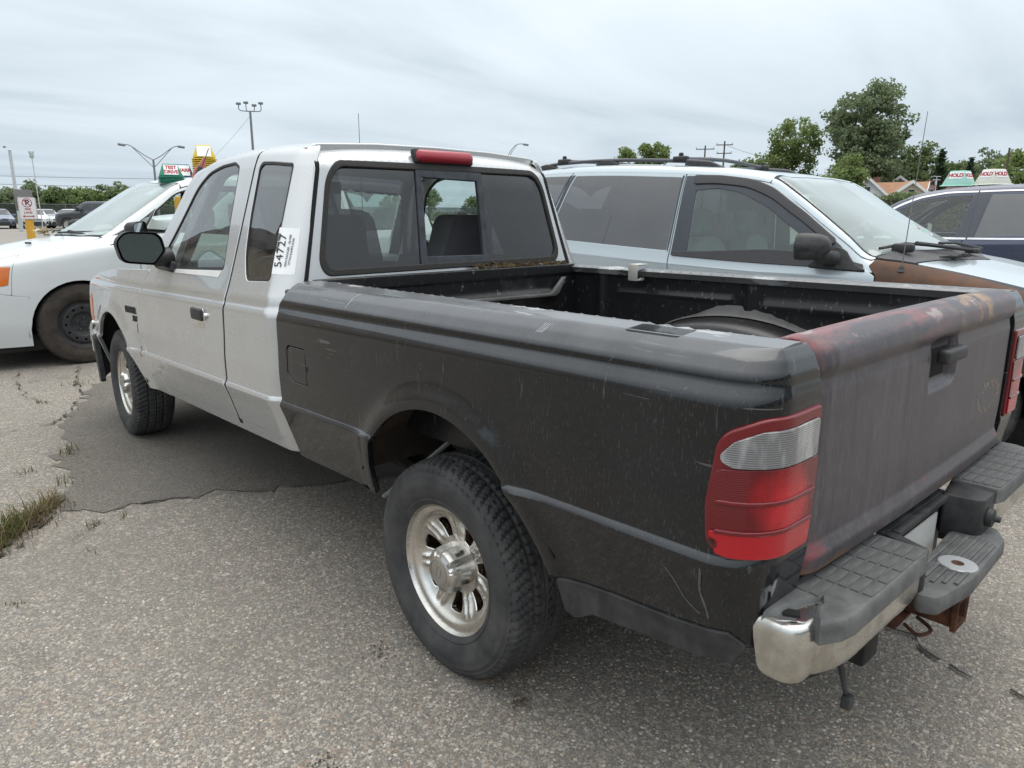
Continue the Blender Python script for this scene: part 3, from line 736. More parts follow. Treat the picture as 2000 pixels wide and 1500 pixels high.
qwin = rp([cz(1.385, 1.568) + (.035,), cz(1.10, 1.568) + (.02,), cz(1.065, 1.35) + (.3,), cz(.985, 1.122) + (.03,), cz(1.255, 1.115) + (.04,), cz(1.325, 1.23) + (.3,)])
qwin = rp([cz(1.400, 1.572) + (.04,), cz(1.092, 1.562) + (.02,), cz(1.063, 1.355) + (.5,), cz(1.035, 1.122) + (.025,), cz(1.250, 1.116) + (.045,), cz(1.322, 1.21) + (.4,), cz(1.366, 1.36) + (.5,)])
GY = 1.440
GP = .0115
rd_out = [cz(GY - GP, .525), cz(GY - GP, 1.6)] + [(GY - GP - float(ycv(vroof)), vroof)] + [(UE + .03, vroof), (UE, vroof - .045), (-.148, float(cabP.V(1.10))), (-.13, float(cabP.V(1.02))), (-.10, float(cabP.V(.56))), (-.08, float(cabP.V(.530)))]
rd = panel('rear_door', rd_out, cab_surf, SILVER, truck, holes=[qwin], ul=sorted(set(np.round(np.r_[np.linspace(-.16, 0, 14), np.linspace(0, .6, 14)], 4))), vl=cv, flange=.02, rnd_=.004)
qs = panel('window_seal', inset(qwin, -.004), cab_surf, SEAL, rd, holes=[inset(qwin, .012)], ul=.03, vl=.03, flange=.006, rnd_=.002, off=-.002)
panel('pane', inset(qwin, .010), cab_surf, TINTQ, rd, ul=.05, vl=.05, flange=0, off=-.006)
dwin = rp([cz(1.492, 1.150) + (.02,), cz(1.548, 1.356) + (.6,), cz(1.588, 1.560) + (.03,), cz(1.66, 1.584) + (.08,), cz(1.81, 1.583) + (.5,), cz(1.955, 1.566) + (.25,), cz(2.08, 1.515) + (.25,), cz(2.275, 1.245) + (.3,), cz(2.345, 1.140) + (.02,), cz(2.05, 1.137) + (.3,)])
fd_out = [cz(GY + GP, .525), cz(GY + GP, 1.6), (GY + GP - float(ycv(vroof)), vroof), (1.86 - float(ycv(vroof)), vroof - .004), cz(2.02, 1.606), cz(2.15, 1.545), cz(2.34, 1.265), cz(2.44, 1.125), cz(2.50, 1.06), cz(2.535, .90), cz(2.53, .76), cz(2.48, .66), cz(2.40, .56), cz(2.37, .525)]
fd_out = fd_out[:5] + [cz(2.02, 1.606), cz(2.15, 1.545)] + fd_out[7:]
fd = panel('front_door', fd_out, cab_surf, SILVER, truck, holes=[dwin], ul=.035, vl=cv, flange=.02, rnd_=.004)
panel('window_seal', inset(dwin, -.006), cab_surf, SEAL, fd, holes=[inset(dwin, .013)], ul=.03, vl=.03, flange=.006, rnd_=.002, off=-.001)
panel('pane', inset(dwin, .010), cab_surf, GLASS, fd, ul=.05, vl=.05, flange=0, off=-.006)
simple('bare_strip', (.72, .72, .70), .5)
panel('window_sill_strip', [cz(1.53, 1.122), cz(1.515, 1.146), cz(2.06, 1.140), cz(2.07, 1.124)], cab_surf, MATS['bare_strip'], fd, ul=.05, vl=.02, flange=.004, rnd_=.001, off=.002)
# door handle: pocket, pull and key cylinder
hp = rp([cz(1.745, .985) + (.012,), cz(1.617, .985) + (.012,), cz(1.617, .905) + (.02,), cz(1.745, .905) + (.02,)])
ho = panel('handle_pocket', hp, lambda u, v: cab_surf(u, v) + np.stack([.0 + .012 * np.clip((.935 - cabP.b(v)) / .03, -1, 1) * 0, 0 * u, 0 * u], -1), CHROME, fd, ul=.01, vl=.01, flange=.004, rnd_=.003, off=.002)
bm = bmesh.new(); add_box(bm, (-.862, 1.681, .960 - RK * 1.68), (.022, .118, .052), .008, seg=3); bm_obj('door_pull', bm, PLASTIC, fd)
lathe('key_lock', [(0, -.008), (.011, -.007), (.013, -.002), (.013, .004)], CHROME, fd, n=20, loc=(-.861, 1.585, .958 - RK * 1.585))
# right-hand cab side: one door each, seen only as an edge and through the windows
for nm, ol, hl in (('rear_door', rd_out, qwin), ('front_door', fd_out, dwin)):
    d2 = panel(nm, ol, cab_surf, SILVER, truck, holes=[hl], ul=.05, vl=cv, flange=.02, rnd_=.004, mirror=True)
    panel('pane', inset(hl, .004), cab_surf, TINTQ if nm == 'rear_door' else GLASS, d2, ul=.08, vl=.08, flange=0, off=-.006, mirror=True)
    panel('window_seal', inset(hl, -.004), cab_surf, SEAL, d2, holes=[inset(hl, .012)], ul=.04, vl=.04, flange=.006, rnd_=.002, off=-.001, mirror=True)
# rocker below the doors, door-jamb backing
for mir in (False, True):
    panel('rocker', [cz(.93, .470), cz(2.375, .470), cz(2.365, .519), cz(.93, .521)], cab_surf, SILVER, truck, ul=.08, vl=.015, flange=.03, rnd_=.006, off=-.003, mirror=mir)
    jo = [cz(.95, .50), cz(2.42, .50), cz(2.53, .9), cz(2.47, 1.08), cz(2.40, 1.115), cz(.935, 1.105)]
    panel('door_jamb', jo, cab_surf, GAP, truck, ul=.08, vl=cv, flange=0, off=-.025, mirror=mir)
    panel('pillar_backing', [cz(GY - .04, 1.09), cz(GY + .05, 1.09), cz(GY + .05, 1.60), cz(GY - .03, 1.60)], cab_surf, GAP, truck, ul=.03, vl=.05, flange=0, off=-.03, mirror=mir)
    panel('door_seal', [cz(GY - .016, .50), cz(GY + .016, .50), cz(GY + .016, 1.6), (GY + .016 - float(ycv(vroof)), vroof + .01), (GY - .016 - float(ycv(vroof)), vroof + .01), cz(GY - .016, 1.6)], cab_surf, GAP, truck, ul=.008, vl=cv, flange=0, off=-.002, mirror=mir)
# front fender
farch = [cz(3.14 + .455 * math.cos(math.radians(a)), .41 + .455 * math.sin(math.radians(a))) for a in np.linspace(8, 172, 40)]
fe_out = [cz(2.378, .470), cz(2.378, .53), cz(2.41, .56), cz(2.49, .66), cz(2.539, .76), cz(2.543, .90), cz(2.51, 1.06), cz(2.455, 1.125), cz(3.0, 1.112), cz(3.45, 1.08), cz(3.70, 1.03), cz(3.80, .93), cz(3.83, .80), cz(3.82, .62), cz(3.62, .50)] + farch + [cz(2.66, .47)]
for mir in (False, True):
    fe = panel('front_fender', fe_out, cab_surf, SILVER, truck, ul=.045, vl=cv, flange=.02, rnd_=.004, mirror=mir)
    panel('corner_lamp', [cz(3.70, .94), cz(3.79, .90), cz(3.80, .76), cz(3.72, .74)], cab_surf, AMBER, fe, ul=.03, vl=.03, flange=.01, rnd_=.004, off=.004, mirror=mir)
# worn badge letters on the left fender
def on_cab(y, z, off=.003):
    u, v = cz(y, z); P = cab_surf(np.array([u]), np.array([v]))[0]; return (P[0] - off, P[1], P[2])
fl = [o for o in truck.children if o.name.startswith('front_fender')][0]
Mx = frame_matrix(on_cab(2.70, .905), (0, -1, .029), (.02, 0, 1))
text_mesh('badge_letters', 'RANGER', .048, INK, fl, Mx, bold=.0012, extrude=.002)
Mx = frame_matrix(on_cab(2.63, .862), (0, -1, .029), (.02, 0, 1))
text_mesh('badge_letters', 'XLT', .040, INK, fl, Mx, bold=.001, extrude=.002)
simple('rust_drip', (.20, .10, .06), .9)
for (y0, z0, L) in ((2.60, .84, .05), (2.585, .72, .06)):
    tube('rust_run', [on_cab(y0 + rnd.uniform(-.004, .004), z0 - L * k / 5, .0012) for k in range(6)], .0012, MATS['rust_drip'], fl, n=4)
# hood
def hood_surf(x, y):
    x = np.asarray(x, float); y = np.asarray(y, float)
    z = 1.150 - .050 * (np.abs(x) / .76) ** 3 + .016 * np.exp(-((np.abs(x) - .45) / .1) ** 2) - .10 * np.clip((y - 2.55) / 1.3, 0, 1) ** 2.2 - .02 * np.clip(y - 2.6, 0, 2)
    return body(x, y, z)
panel('hood', rp([(-.715, 2.50, .03), (.715, 2.50, .03), (.70, 3.3, .3), (.62, 3.80, .08), (-.62, 3.80, .08), (-.70, 3.3, .3)]), hood_surf, SILVER, truck, ul=.05, vl=.06, out=(0, 0, 1), flange=.03, rnd_=.008)
panel('cowl', [(-.73, 2.36), (.73, 2.36), (.73, 2.497), (-.73, 2.497)], lambda x, y: body(x, y, 1.118 - .03 * (x / .7) ** 2 + 0 * y), PLASTIC, truck, ul=.1, vl=.05, out=(0, 0, 1), flange=.02)
# nose: grille block and front bumper
box('grille', (0, 3.80, .83 - .11), (1.20, .06, .24), PLASTIC, truck, bev=.02)
for sx in (-1, 1): box('headlamp', (sx * .66, 3.775, .86 - .11), (.20, .07, .20), HEADL, truck, bev=.02)
def fb_surf(u, v):
    u = np.asarray(u, float); a = np.clip((np.abs(u) - .62) / .30, 0, 1)
    x = np.sign(u) * (np.minimum(np.abs(u), .62) + .235 * np.sin(a * PI / 2)); y = 3.985 - .31 * (1 - np.cos(a * PI / 2)) - .02 * (np.minimum(np.abs(u), .62) / .62) ** 2
    z = .505 + v - .055 * 0; y = y - .05 * ((v - .10) / .10) ** 4
    return np.stack([x, y, z - .06], -1)
panel('front_bumper', rp([(-.90, .02, .02), (.90, .02, .02), (.92, .13, .05), (.90, .215, .03), (-.90, .215, .03), (-.92, .13, .05)]), fb_surf, CHROME, truck, ul=.03, vl=.015, out=(0, 1, 0), flange=.05, rnd_=.012)
def va_surf(u, v): return fb_surf(u, v * 0 + .03) + np.stack([0 * u, -.05 - .25 * (.03 - v) - 0 * u, v - .03], -1)
panel('front_valance', rp([(-.91, -.17, .02), (-.5, -.13, .1), (.5, -.13, .1), (.91, -.17, .02), (.92, .12, .02), (-.92, .12, .02)]), va_surf, PLASTIC, truck, ul=.04, vl=.03, out=(0, 1, 0), flange=.03, rnd_=.006)

# ---- rear wall of the cab with the sliding window, roof
rwP = Prof([(.925, .98), (.925, 1.0, .05), (.941, 1.10, .1), (1.012, 1.548, .08), (1.035, 1.588, .05), (1.10, 1.6195, .10), (1.20, 1.6255)])
def xw(z): return np.interp(z, [1.0, 1.10, 1.55, 1.60, 1.64], [.737, .726, .606, .603, .600])
def rw_surf(t, v):
    t = np.asarray(t, float); v = np.asarray(v, float); z = rwP.b(v); y = rwP.a(v); x = t * xw(z)
    top = np.clip((z - 1.55) / .08, 0, 1)
    z = z + top * (.0265 * (1 - t ** 2) + ROOFDZ(y)); y = y + .008 * np.abs(t) ** 6 + top * .03 * np.abs(t) ** 8
    return body(x, y, z)
def rz(x, z): v = float(rwP.V(z)); return (x / float(xw(z)), v)
rwin = rp([rz(-.557, 1.562) + (.10,), rz(.562, 1.562) + (.10,), rz(.652, 1.15) + (.08,), rz(-.652, 1.142) + (.08,)], n=10)
rw = panel('cab_rear_wall', [(-1, float(rwP.V(1.05))), (1, float(rwP.V(1.05))), (1, rwP.d[-1]), (-1, rwP.d[-1])], rw_surf, SILVER, truck, holes=[rwin], ul=.06, vl=rwP.lines(.03, .005), dens=.03, out=(0, -1, 0), flange=.02, rnd_=.004)
for sg in (-1, 1): panel('corner_seam', [(sg * .975, float(rwP.V(1.05))), (sg * .999, float(rwP.V(1.05))), (sg * .999, float(rwP.V(1.60))), (sg * .975, float(rwP.V(1.58)))], rw_surf, GAP, rw, ul=.01, vl=rwP.lines(.03, .005), dens=.03, out=(0, -1, 0), flange=.003, rnd_=.001, off=.003)
sl = panel('rear_window_seal', inset(rwin, -.003), rw_surf, MOSS, rw, holes=[inset(rwin, .014)], ul=.04, vl=.03, dens=.02, out=(0, -1, 0), flange=.010, rnd_=.005, off=.006)
def rq(x, z): return rz(x, z)
win_l = rp([rq(-.60, 1.55) , rq(-.160, 1.55), rq(-.185, 1.15), rq(-.665, 1.15)])
def pane_poly(x0t, x1t, x0b, x1b, zt=1.553, zb=1.152, r=(.0, .0, .0, .0)):
    return rp([rq(x0t, zt) + (r[0],), rq(x1t, zt) + (r[1],), rq(x1b, zb) + (r[2],), rq(x0b, zb) + (r[3],)])
# left pane: the film has been scraped off in one patch
patch = [rq(*q) for q in ((-.515, 1.455), (-.47, 1.462), (-.44, 1.452), (-.415, 1.456), (-.40, 1.446), (-.36, 1.448), (-.33, 1.444), (-.315, 1.448), (-.30, 1.438), (-.285, 1.444), (-.27, 1.436), (-.262, 1.446), (-.25, 1.444), (-.24, 1.43), (-.255, 1.37), (-.275, 1.27), (-.285, 1.21), (-.295, 1.18), (-.365, 1.185), (-.378, 1.30), (-.385, 1.345), (-.405, 1.372), (-.44, 1.384), (-.525, 1.388))]
pl = panel('tinted_pane', pane_poly(-.545, -.150, -.632, -.176, r=(.08, 0, 0, .06)), rw_surf, TINT, rw, holes=[patch], ul=.1, vl=.1, dens=.03, out=(0, -1, 0), flange=0, off=-.004)
panel('scraped_glass', patch, rw_surf, CLEARG, rw, ul=.1, vl=.1, dens=.03, out=(0, -1, 0), flange=0, off=-.004)
panel('tinted_pane', pane_poly(.178, .548, .176, .634, r=(0, .08, .06, 0)), rw_surf, TINT, rw, ul=.1, vl=.1, dens=.03, out=(0, -1, 0), flange=0, off=-.004)
simple('weathered_slider_frame', (.055, .062, .075), .6, scale=20, var=.5)
SLF = MATS['weathered_slider_frame']
def bar(name, a, b_, c_, d_, m=SLF, off=.004): panel(name, [rq(*a), rq(*b_), rq(*c_), rq(*d_)], rw_surf, m, rw, ul=.05, vl=.05, dens=.03, out=(0, -1, 0), flange=.016, rnd_=.003, off=off)
bar('slider_post', (-.158, 1.555), (-.136, 1.555), (-.156, 1.150), (-.184, 1.150))
bar('slider_post', (.166, 1.555), (.190, 1.555), (.190, 1.150), (.160, 1.150))
bar('slider_header', (-.134, 1.553), (.164, 1.553), (.162, 1.512), (-.136, 1.520))
bar('slider_sill', (-.152, 1.190), (.158, 1.187), (.158, 1.152), (-.154, 1.152))
bm = bmesh.new(); add_box(bm, (0, 0, 0), (.296, .05, .052), .022, seg=4)
bl = bm_obj('high_brake_lamp', bm, REDM, rw); bl.location = (-.003, 1.018, 1.603 - RK); bl.rotation_euler = (math.radians(-24), 0, 0)
box('brake_lamp_gasket', (-.003, 1.032, 1.602 - RK), (.312, .03, .064), SEAL, rw, bev=.012, rot=Matrix.Rotation(math.radians(-24), 3, 'X'))
# roof
def roof_surf(x, y):
    x = np.asarray(x, float); y = np.asarray(y, float); ax = np.clip(np.abs(x), 0, .60); i = cabP.q[:, 0] < .66
    i &= cabP.q[:, 1] > 1.6
    q = cabP.q[i]; z = np.interp(-ax, -q[:, 0], q[:, 1]) + ROOFDZ(y) - .0
    return body(x, y, z + .0 * (1 - (ax / .6) ** 2))
panel('roof', rp([(-.590, 1.09, .0), (.590, 1.09, .0), (.590, 1.90, .3), (.565, 2.085, .04), (-.565, 2.085, .04), (-.590, 1.90, .3)]), roof_surf, SILVER, truck, ul=.05, vl=.06, out=(0, 0, 1), flange=.03, rnd_=.006)
for sg in (-1, 1): panel('roof_seam', [(sg * .578, 1.08), (sg * .612, 1.08), (sg * .605, 1.90), (sg * .575, 1.92)], roof_surf, GAP, truck, ul=.01, vl=.06, out=(0, 0, 1), flange=0, off=-.007)
for mir in (False, True):
    q_ = lambda y, dv: (y - float(ycv(vroof)), vroof + dv)
    panel('pillar_skin', [q_(1.80, .008), q_(1.88, .004), cz(2.032, 1.612), cz(2.162, 1.552), cz(2.352, 1.270), cz(2.452, 1.128), cz(2.53, 1.122), cz(2.43, 1.28), cz(2.25, 1.55), q_(2.15, .0), q_(2.11, .05), q_(1.80, .05)], cab_surf, SILVER, truck, ul=.03, vl=cv, flange=.02, rnd_=.003, off=-.003, mirror=mir)
# windshield and A pillars
def ws_surf(t, s):
    t = np.asarray(t, float); s = np.asarray(s, float)
    x = t * (.70 - .13 * s); y = 2.47 + .16 * (1 - t * t) * (1 - .75 * s) - s * .40; z = 1.118 + .025 * (1 - t * t) + s * .505 + .02 * np.sin(s * PI)
    return body(x, y, z)
panel('windshield', rp([(-.93, .03, .06), (.93, .03, .06), (.92, .97, .08), (-.92, .97, .08)]), ws_surf, TWS, truck, ul=.08, vl=.08, dens=.05, out=(0, 1, 0), flange=0)
panel('windshield_frame', rp([(-1.0, 0, .02), (1.0, 0, .02), (1.0, 1.04, .02), (-1.0, 1.04, .02)]), ws_surf, SILVER, truck, holes=[rp([(-.92, .04, .06), (.92, .04, .06), (.91, .96, .08), (-.91, .96, .08)])], ul=.05, vl=.05, dens=.04, out=(0, 1, 0), flange=.04, rnd_=.004, off=.003)
# ---- mirrors
def mirror_(sg):
    r = empty('door_mirror', (0, 0, 0), parent=truck)
    cx, cy, cz_ = sg * .945, 2.11, 1.185 - RK * 2.16 + .062
    shell = [(a * .86, c * .92) for a, c in rp([(-.095, -.075, .045), (.06, -.090, .03), (.118, -.02, .03), (.10, .070, .05), (-.07, .078, .06), (-.118, .03, .05)])]
    V, F = [], []; n = len(shell)
    for (s, d) in ((1, -.028), (1.0, 0.0), (.97, .03), (.85, .06), (.55, .085), (.15, .095)):
        for (a, c) in shell: V.append((cx + sg * (-a) * s, cy + d - a * .18, cz_ + c * s))
    for k in range(5):
        for i in range(n): F.append((k * n + i, k * n + (i + 1) % n, (k + 1) * n + (i + 1) % n, (k + 1) * n + i))
    F.append(tuple(5 * n + i for i in range(n)))
    mesh_obj('housing', V, F, PLASTIC, r, auto=40)
    V = [(cx + sg * (-a) * .9, cy - .020 - a * .9 * .18 + c * .075, cz_ + c * .88) for a, c in shell]; mesh_obj('glass', V, [tuple(range(n))], MIRG, r, smooth=False)
    tube('arm', [(cx - sg * .07, cy + .03, cz_ - .05), (sg * .87, cy + .03, cz_ - .060), (sg * .80, cy + .05, cz_ - .055)], [.034, .036, .045], PLASTIC, r, n=10)
    # base on the door corner
    pts = [(2.095, 1.128), (2.335, 1.140), (2.28, 1.228), (2.235, 1.235), (2.15, 1.175), (2.10, 1.165)]
    panel('mount', rp([cz(a, c) + (.01,) for a, c in pts]), cab_surf, PLASTIC, r, ul=.03, vl=.03, flange=.02, rnd_=.006, off=.018, mirror=sg > 0)
mirror_(-1); mirror_(1)
# ---- interior
it = box('cab_floor', (0, 1.75, .56), (1.45, 1.60, .04), DARK, truck, bev=0)
box('dashboard', (0, 2.36, .98), (1.36, .40, .22), DASH, truck, bev=.06, seg=4)
box('firewall', (0, 2.52, .78), (1.40, .03, .50), DARK, truck, bev=0)
for sg in (-1, 1): box('door_trim', (sg * .775, 1.72, .82), (.03, 1.55, .50), DASH, truck, bev=.01)
def seat(cx):
    r = empty('seat', (cx, 1.50, .58), parent=truck)
    out_ = rp([(-.25, .0, .06), (-.26, .40, .10), (-.19, .50, .06), (-.155, .60, .06), (-.13, .735, .06), (.13, .735, .06), (.155, .60, .06), (.19, .50, .06), (.26, .40, .10), (.25, .0, .06)])
    V, F = [], []; n = len(out_)
    for (k, (s, d)) in enumerate(((.94, -.075), (1, -.045), (1, .045), (.94, .075))):
        for (a, c) in out_: V.append((a * s, d - c * .20 + (.0), .02 + c))
    for k in range(3):
        for i in range(n): F.append((k * n + i, k * n + (i + 1) % n, (k + 1) * n + (i + 1) % n, (k + 1) * n + i))
    F.append(tuple(range(n))[::-1]); F.append(tuple(3 * n + i for i in range(n)))
    mesh_obj('seat_back', V, F, SEATG, r, auto=40)
    box('seat_base', (0, .24, .0), (.52, .50, .16), SEATG, r, bev=.05, seg=3)
seat(-.37); seat(.37)
sw = empty('steering_wheel', (-.37, 2.06, .985), parent=truck); sw.rotation_euler = (math.radians(-62), 0, 0)
tube('wheel_rim', [(.185 * math.cos(t), .185 * math.sin(t), 0) for t in np.linspace(0, 2 * PI, 37)], .015, DASH, sw, n=8)
box('hub', (0, 0, -.02), (.14, .10, .05), DASH, sw, bev=.02); box('spoke', (0, -.01, -.01), (.34, .03, .018), DASH, sw, bev=.006)
box('rear_view_mirror', (0, 2.12, 1.475), (.24, .03, .065), DASH, truck, bev=.012)
# ---- sticker on the rear door
stv = [(1.048, 1.295), (.985, 1.283), (.955, 1.14), (1.02, 1.145)]
st_o = [(-.008, float(cabP.V(1.322))), (-.100, float(cabP.V(1.316))), (-.110, float(cabP.V(1.148))), (-.012, float(cabP.V(1.152)))]
lab = panel('price_sticker', rp([p + (.004,) for p in st_o]), cab_surf, PAPER, None, ul=.015, vl=.03, flange=.0006, rnd_=0, off=.0012)
tag(lab, 'white paper sticker reading 54727 on the rear pillar of the pickup cab', 'sticker')
def on_door(u, z, off=.0025):
    v = float(cabP.V(z)); a = cab_surf(np.array([u, u + .004, u]), np.array([v, v, v + .004])); du = a[1] - a[0]; dv = a[2] - a[0]; nn = np.cross(dv, du); nn /= np.linalg.norm(nn)
    if nn[0] > 0: nn = -nn
    return a[0] + nn * off, du / np.linalg.norm(du), dv / np.linalg.norm(dv)
def door_text(txt, size, u, z, m, sp=1., bold=0):
    P, du, dv = on_door(u, z); Mx = frame_matrix(P, dv, du); text_mesh('sticker_text', txt, size, m, lab, Mx, extrude=.0002, spacing=sp, bold=bold)
uc = -.045
door_text('54727', .050, -.040, 1.236, INK, 1.05)
door_text('2004 RANGER - SILVER', .0125, -.070, 1.236, INK)
door_text('1FTYR14U64PA16346', .0115, -.083, 1.232, INK)
P, du, dv = on_door(-.0165, 1.268)
bmx = bmesh.new(); rb = random.Random(3); z = -.035
while z < .035:
    w = rb.choice((.0015, .0025, .0035)); Mx = frame_matrix(P + dv * z, dv, du)
    vs_ = add_box(bmx, (0, 0, 0), (w, .014, .0004)); bmesh.ops.transform(bmx, matrix=Mx, verts=vs_); z += w + rb.choice((.0015, .003))
o = bm_obj('barcode', bmx, INK, lab, smooth=False); o['kind'] = 'stuff'
# ---- leaf litter on the ledge behind the rear window
gv, gf = [], []; g2 = random.Random(11)
for i in range(420):
    t = g2.random(); x = .08 + .58 * t; s = g2.uniform(.006, .022); y = .905 + g2.uniform(-.012, .03); z = 1.122 - RK * y + g2.uniform(0, .03) * (1 - .3 * t) ; a = g2.uniform(0, PI); e_ = g2.uniform(-.5, .6)
    c, n_ = math.cos(a) * s, math.sin(a) * s; b0 = len(gv); w = .18 if i % 3 else .5
    gv += [(x - c, y - n_ * .5, z), (x + n_ * w, y, z + s * e_), (x + c, y + n_ * .5, z + s * .3), (x - n_ * w, y, z - s * e_)]; gf.append((b0, b0 + 1, b0 + 2, b0 + 3))
simple('dead_leaf', (.11, .075, .035), .9, scale=40, var=.6)
o = mesh_obj('leaf_litter', gv, gf, MATS['dead_leaf'], None, smooth=False); tag(o, 'dead leaves and straw caught below the rear window of the pickup', 'leaf litter', kind='stuff')
# ---- antenna on the far fender
tube('antenna_mast', [(.70, 2.86, 1.03), (.70, 2.86, 1.98)], [.003, .0016], DARK, truck, n=6)
# ---- underbody
bm = bmesh.new()
for sg in (-1, 1): add_box(bm, (sg * .42, 1.3, .44), (.08, 4.7, .13), .01)
for y in (-.7, .1, .9, 1.7, 2.6): add_box(bm, (0, y, .44), (.80, .08, .08), .01)
bm_obj('chassis_frame', bm, DARK, truck)
box('fuel_tank', (-.15, 1.0, .40), (.42, .9, .24), DARK, truck, bev=.04)
tube('rear_axle', [(-.62, 0, .326), (.62, 0, .326)], .045, DARK, truck, n=12)
lathe('differential', [(0, -.13), (.08, -.12), (.13, -.05), (.13, .05), (.08, .12), (0, .13)], DARK, truck, n=20, loc=(0, 0, .326))
tube('front_axle', [(-.62, 3.198, .326), (.62, 3.198, .326)], .04, DARK, truck, n=12)
for sg in (-1, 1):
    tube('leaf_spring', [(sg * .50, -.62, .44), (sg * .50, -.3, .37), (sg * .50, 0, .345), (sg * .50, .35, .37), (sg * .50, .66, .43)], .03, DARK, truck, n=6, smooth_path=4)
    # wheel-house liners
    for (yc, zc, r0, x0, m) in ((-.03, .43, .44, .835, LINER), (3.14, .40, .50, .83, DARK)):
        V, F = [], []; n = 26
        for i in range(n):
            a = math.radians(14 + 152 * i / (n - 1))
            for xx in (x0, .47): V.append((sg * xx, yc + r0 * math.cos(a), zc + r0 * math.sin(a) - RK * yc))
        for i in range(n - 1): F.append((i * 2, i * 2 + 1, i * 2 + 3, i * 2 + 2))
        b0 = len(V); V.append((sg * .47, yc, zc - RK * yc))
        for i in range(n - 1): F.append((i * 2 + 1, b0, i * 2 + 3))
        mesh_obj('wheel_liner', V, F, m, truck, auto=60)
tube('brake_cable', [(-.78, .36, .44), (-.70, .20, .60), (-.60, .0, .80)], .008, GREYMET, truck, n=6)
tube('exhaust_pipe', [(.35, 1.2, .34), (.50, -.5, .40), (.55, -.95, .38)], .03, RUST, truck, n=10)
# black plastic flap below the rear quarter
for mir in (False, True):
    fl_o = [(-.455 - YC, .0), (-.48 - YC, -.075), (-.505 - YC, -.085), (-.53 - YC, -.075), (-.56 - YC, -.055), (-.85 - YC, -.03), (0, -.02), (-.06, -.018), (-.10, .03), (-.05, .055), (-.80 - YC, .035), (-.6 - YC, .02)]
    panel('stone_guard', rp([p + (.006,) for p in fl_o]), lambda u, v: bed_surf(u, np.maximum(v, 0) + .0) + np.stack([0 * u - (0) , 0 * u, np.minimum(v, 0)], -1), PLASTIC, truck, ul=.04, vl=.02, flange=.01, rnd_=.003, off=.006, mirror=mir)
# ---- step bumper
sb = empty('step_bumper', (0, -1.04, .56), parent=truck)
def sbo(o): o.parent = sb; o.matrix_parent_inverse = Matrix.Translation((0, 1.04, -.56)); return o
# chrome bar: plan curve with a turned end, u along, v up
def bar_surf(u, v):
    u = np.asarray(u, float); v = np.asarray(v, float); au = np.abs(u); th = np.clip((au - .745) / .045, 0, PI / 2); fl = np.maximum(au - .745 - .045 * PI / 2, 0)
    top = np.clip((v - .065) / .05, 0, 1); R = .045 - .022 * (1 - np.sqrt(np.clip(1 - top ** 2, 0, 1)))
    x = np.sign(u) * (np.minimum(au, .745) + R * np.sin(th)); y = -1.037 - R * np.cos(th) + fl * 1.0 + .03 * np.clip((au - .58) / .15, 0, 1) ** 2
    low = np.clip((.02 - v) / .04, 0, 1); y = y + .016 * low ** 2 * np.cos(th)
    return np.stack([x, y, .490 + np.minimum(v, .065) + .046 * np.sin(top * PI / 2) + 0 * u], -1)
for sg in (-1, 1):
    co = [(.850, .0, .02), (.875, .115, .0), (.275, .115, .0), (.275, -.02, .02), (.30, -.025, .02)]
    sbo(panel('chrome_bar', rp([(sg * q[0],) + q[1:] for q in co]), bar_surf, DCHROME, None, ul=.02, vl=.008, dens=.018, out=(0, -1, 0), flange=.02, rnd_=.003))
sbo(prism('chrome_top', rp([(-.778, -.992, .02), (-.745, -1.034, .02), (-.58, -1.045, 0), (-.58, -.97, 0), (-.765, -.958, .02)]), .004, CHROME, None, 'XY', .6005, bev=0))
sbo(box('bolt_slot', (-.735, -1.002, .604), (.022, .032, .004), GAP, None, bev=.001, rot=Matrix.Rotation(.5, 3, 'Z')))
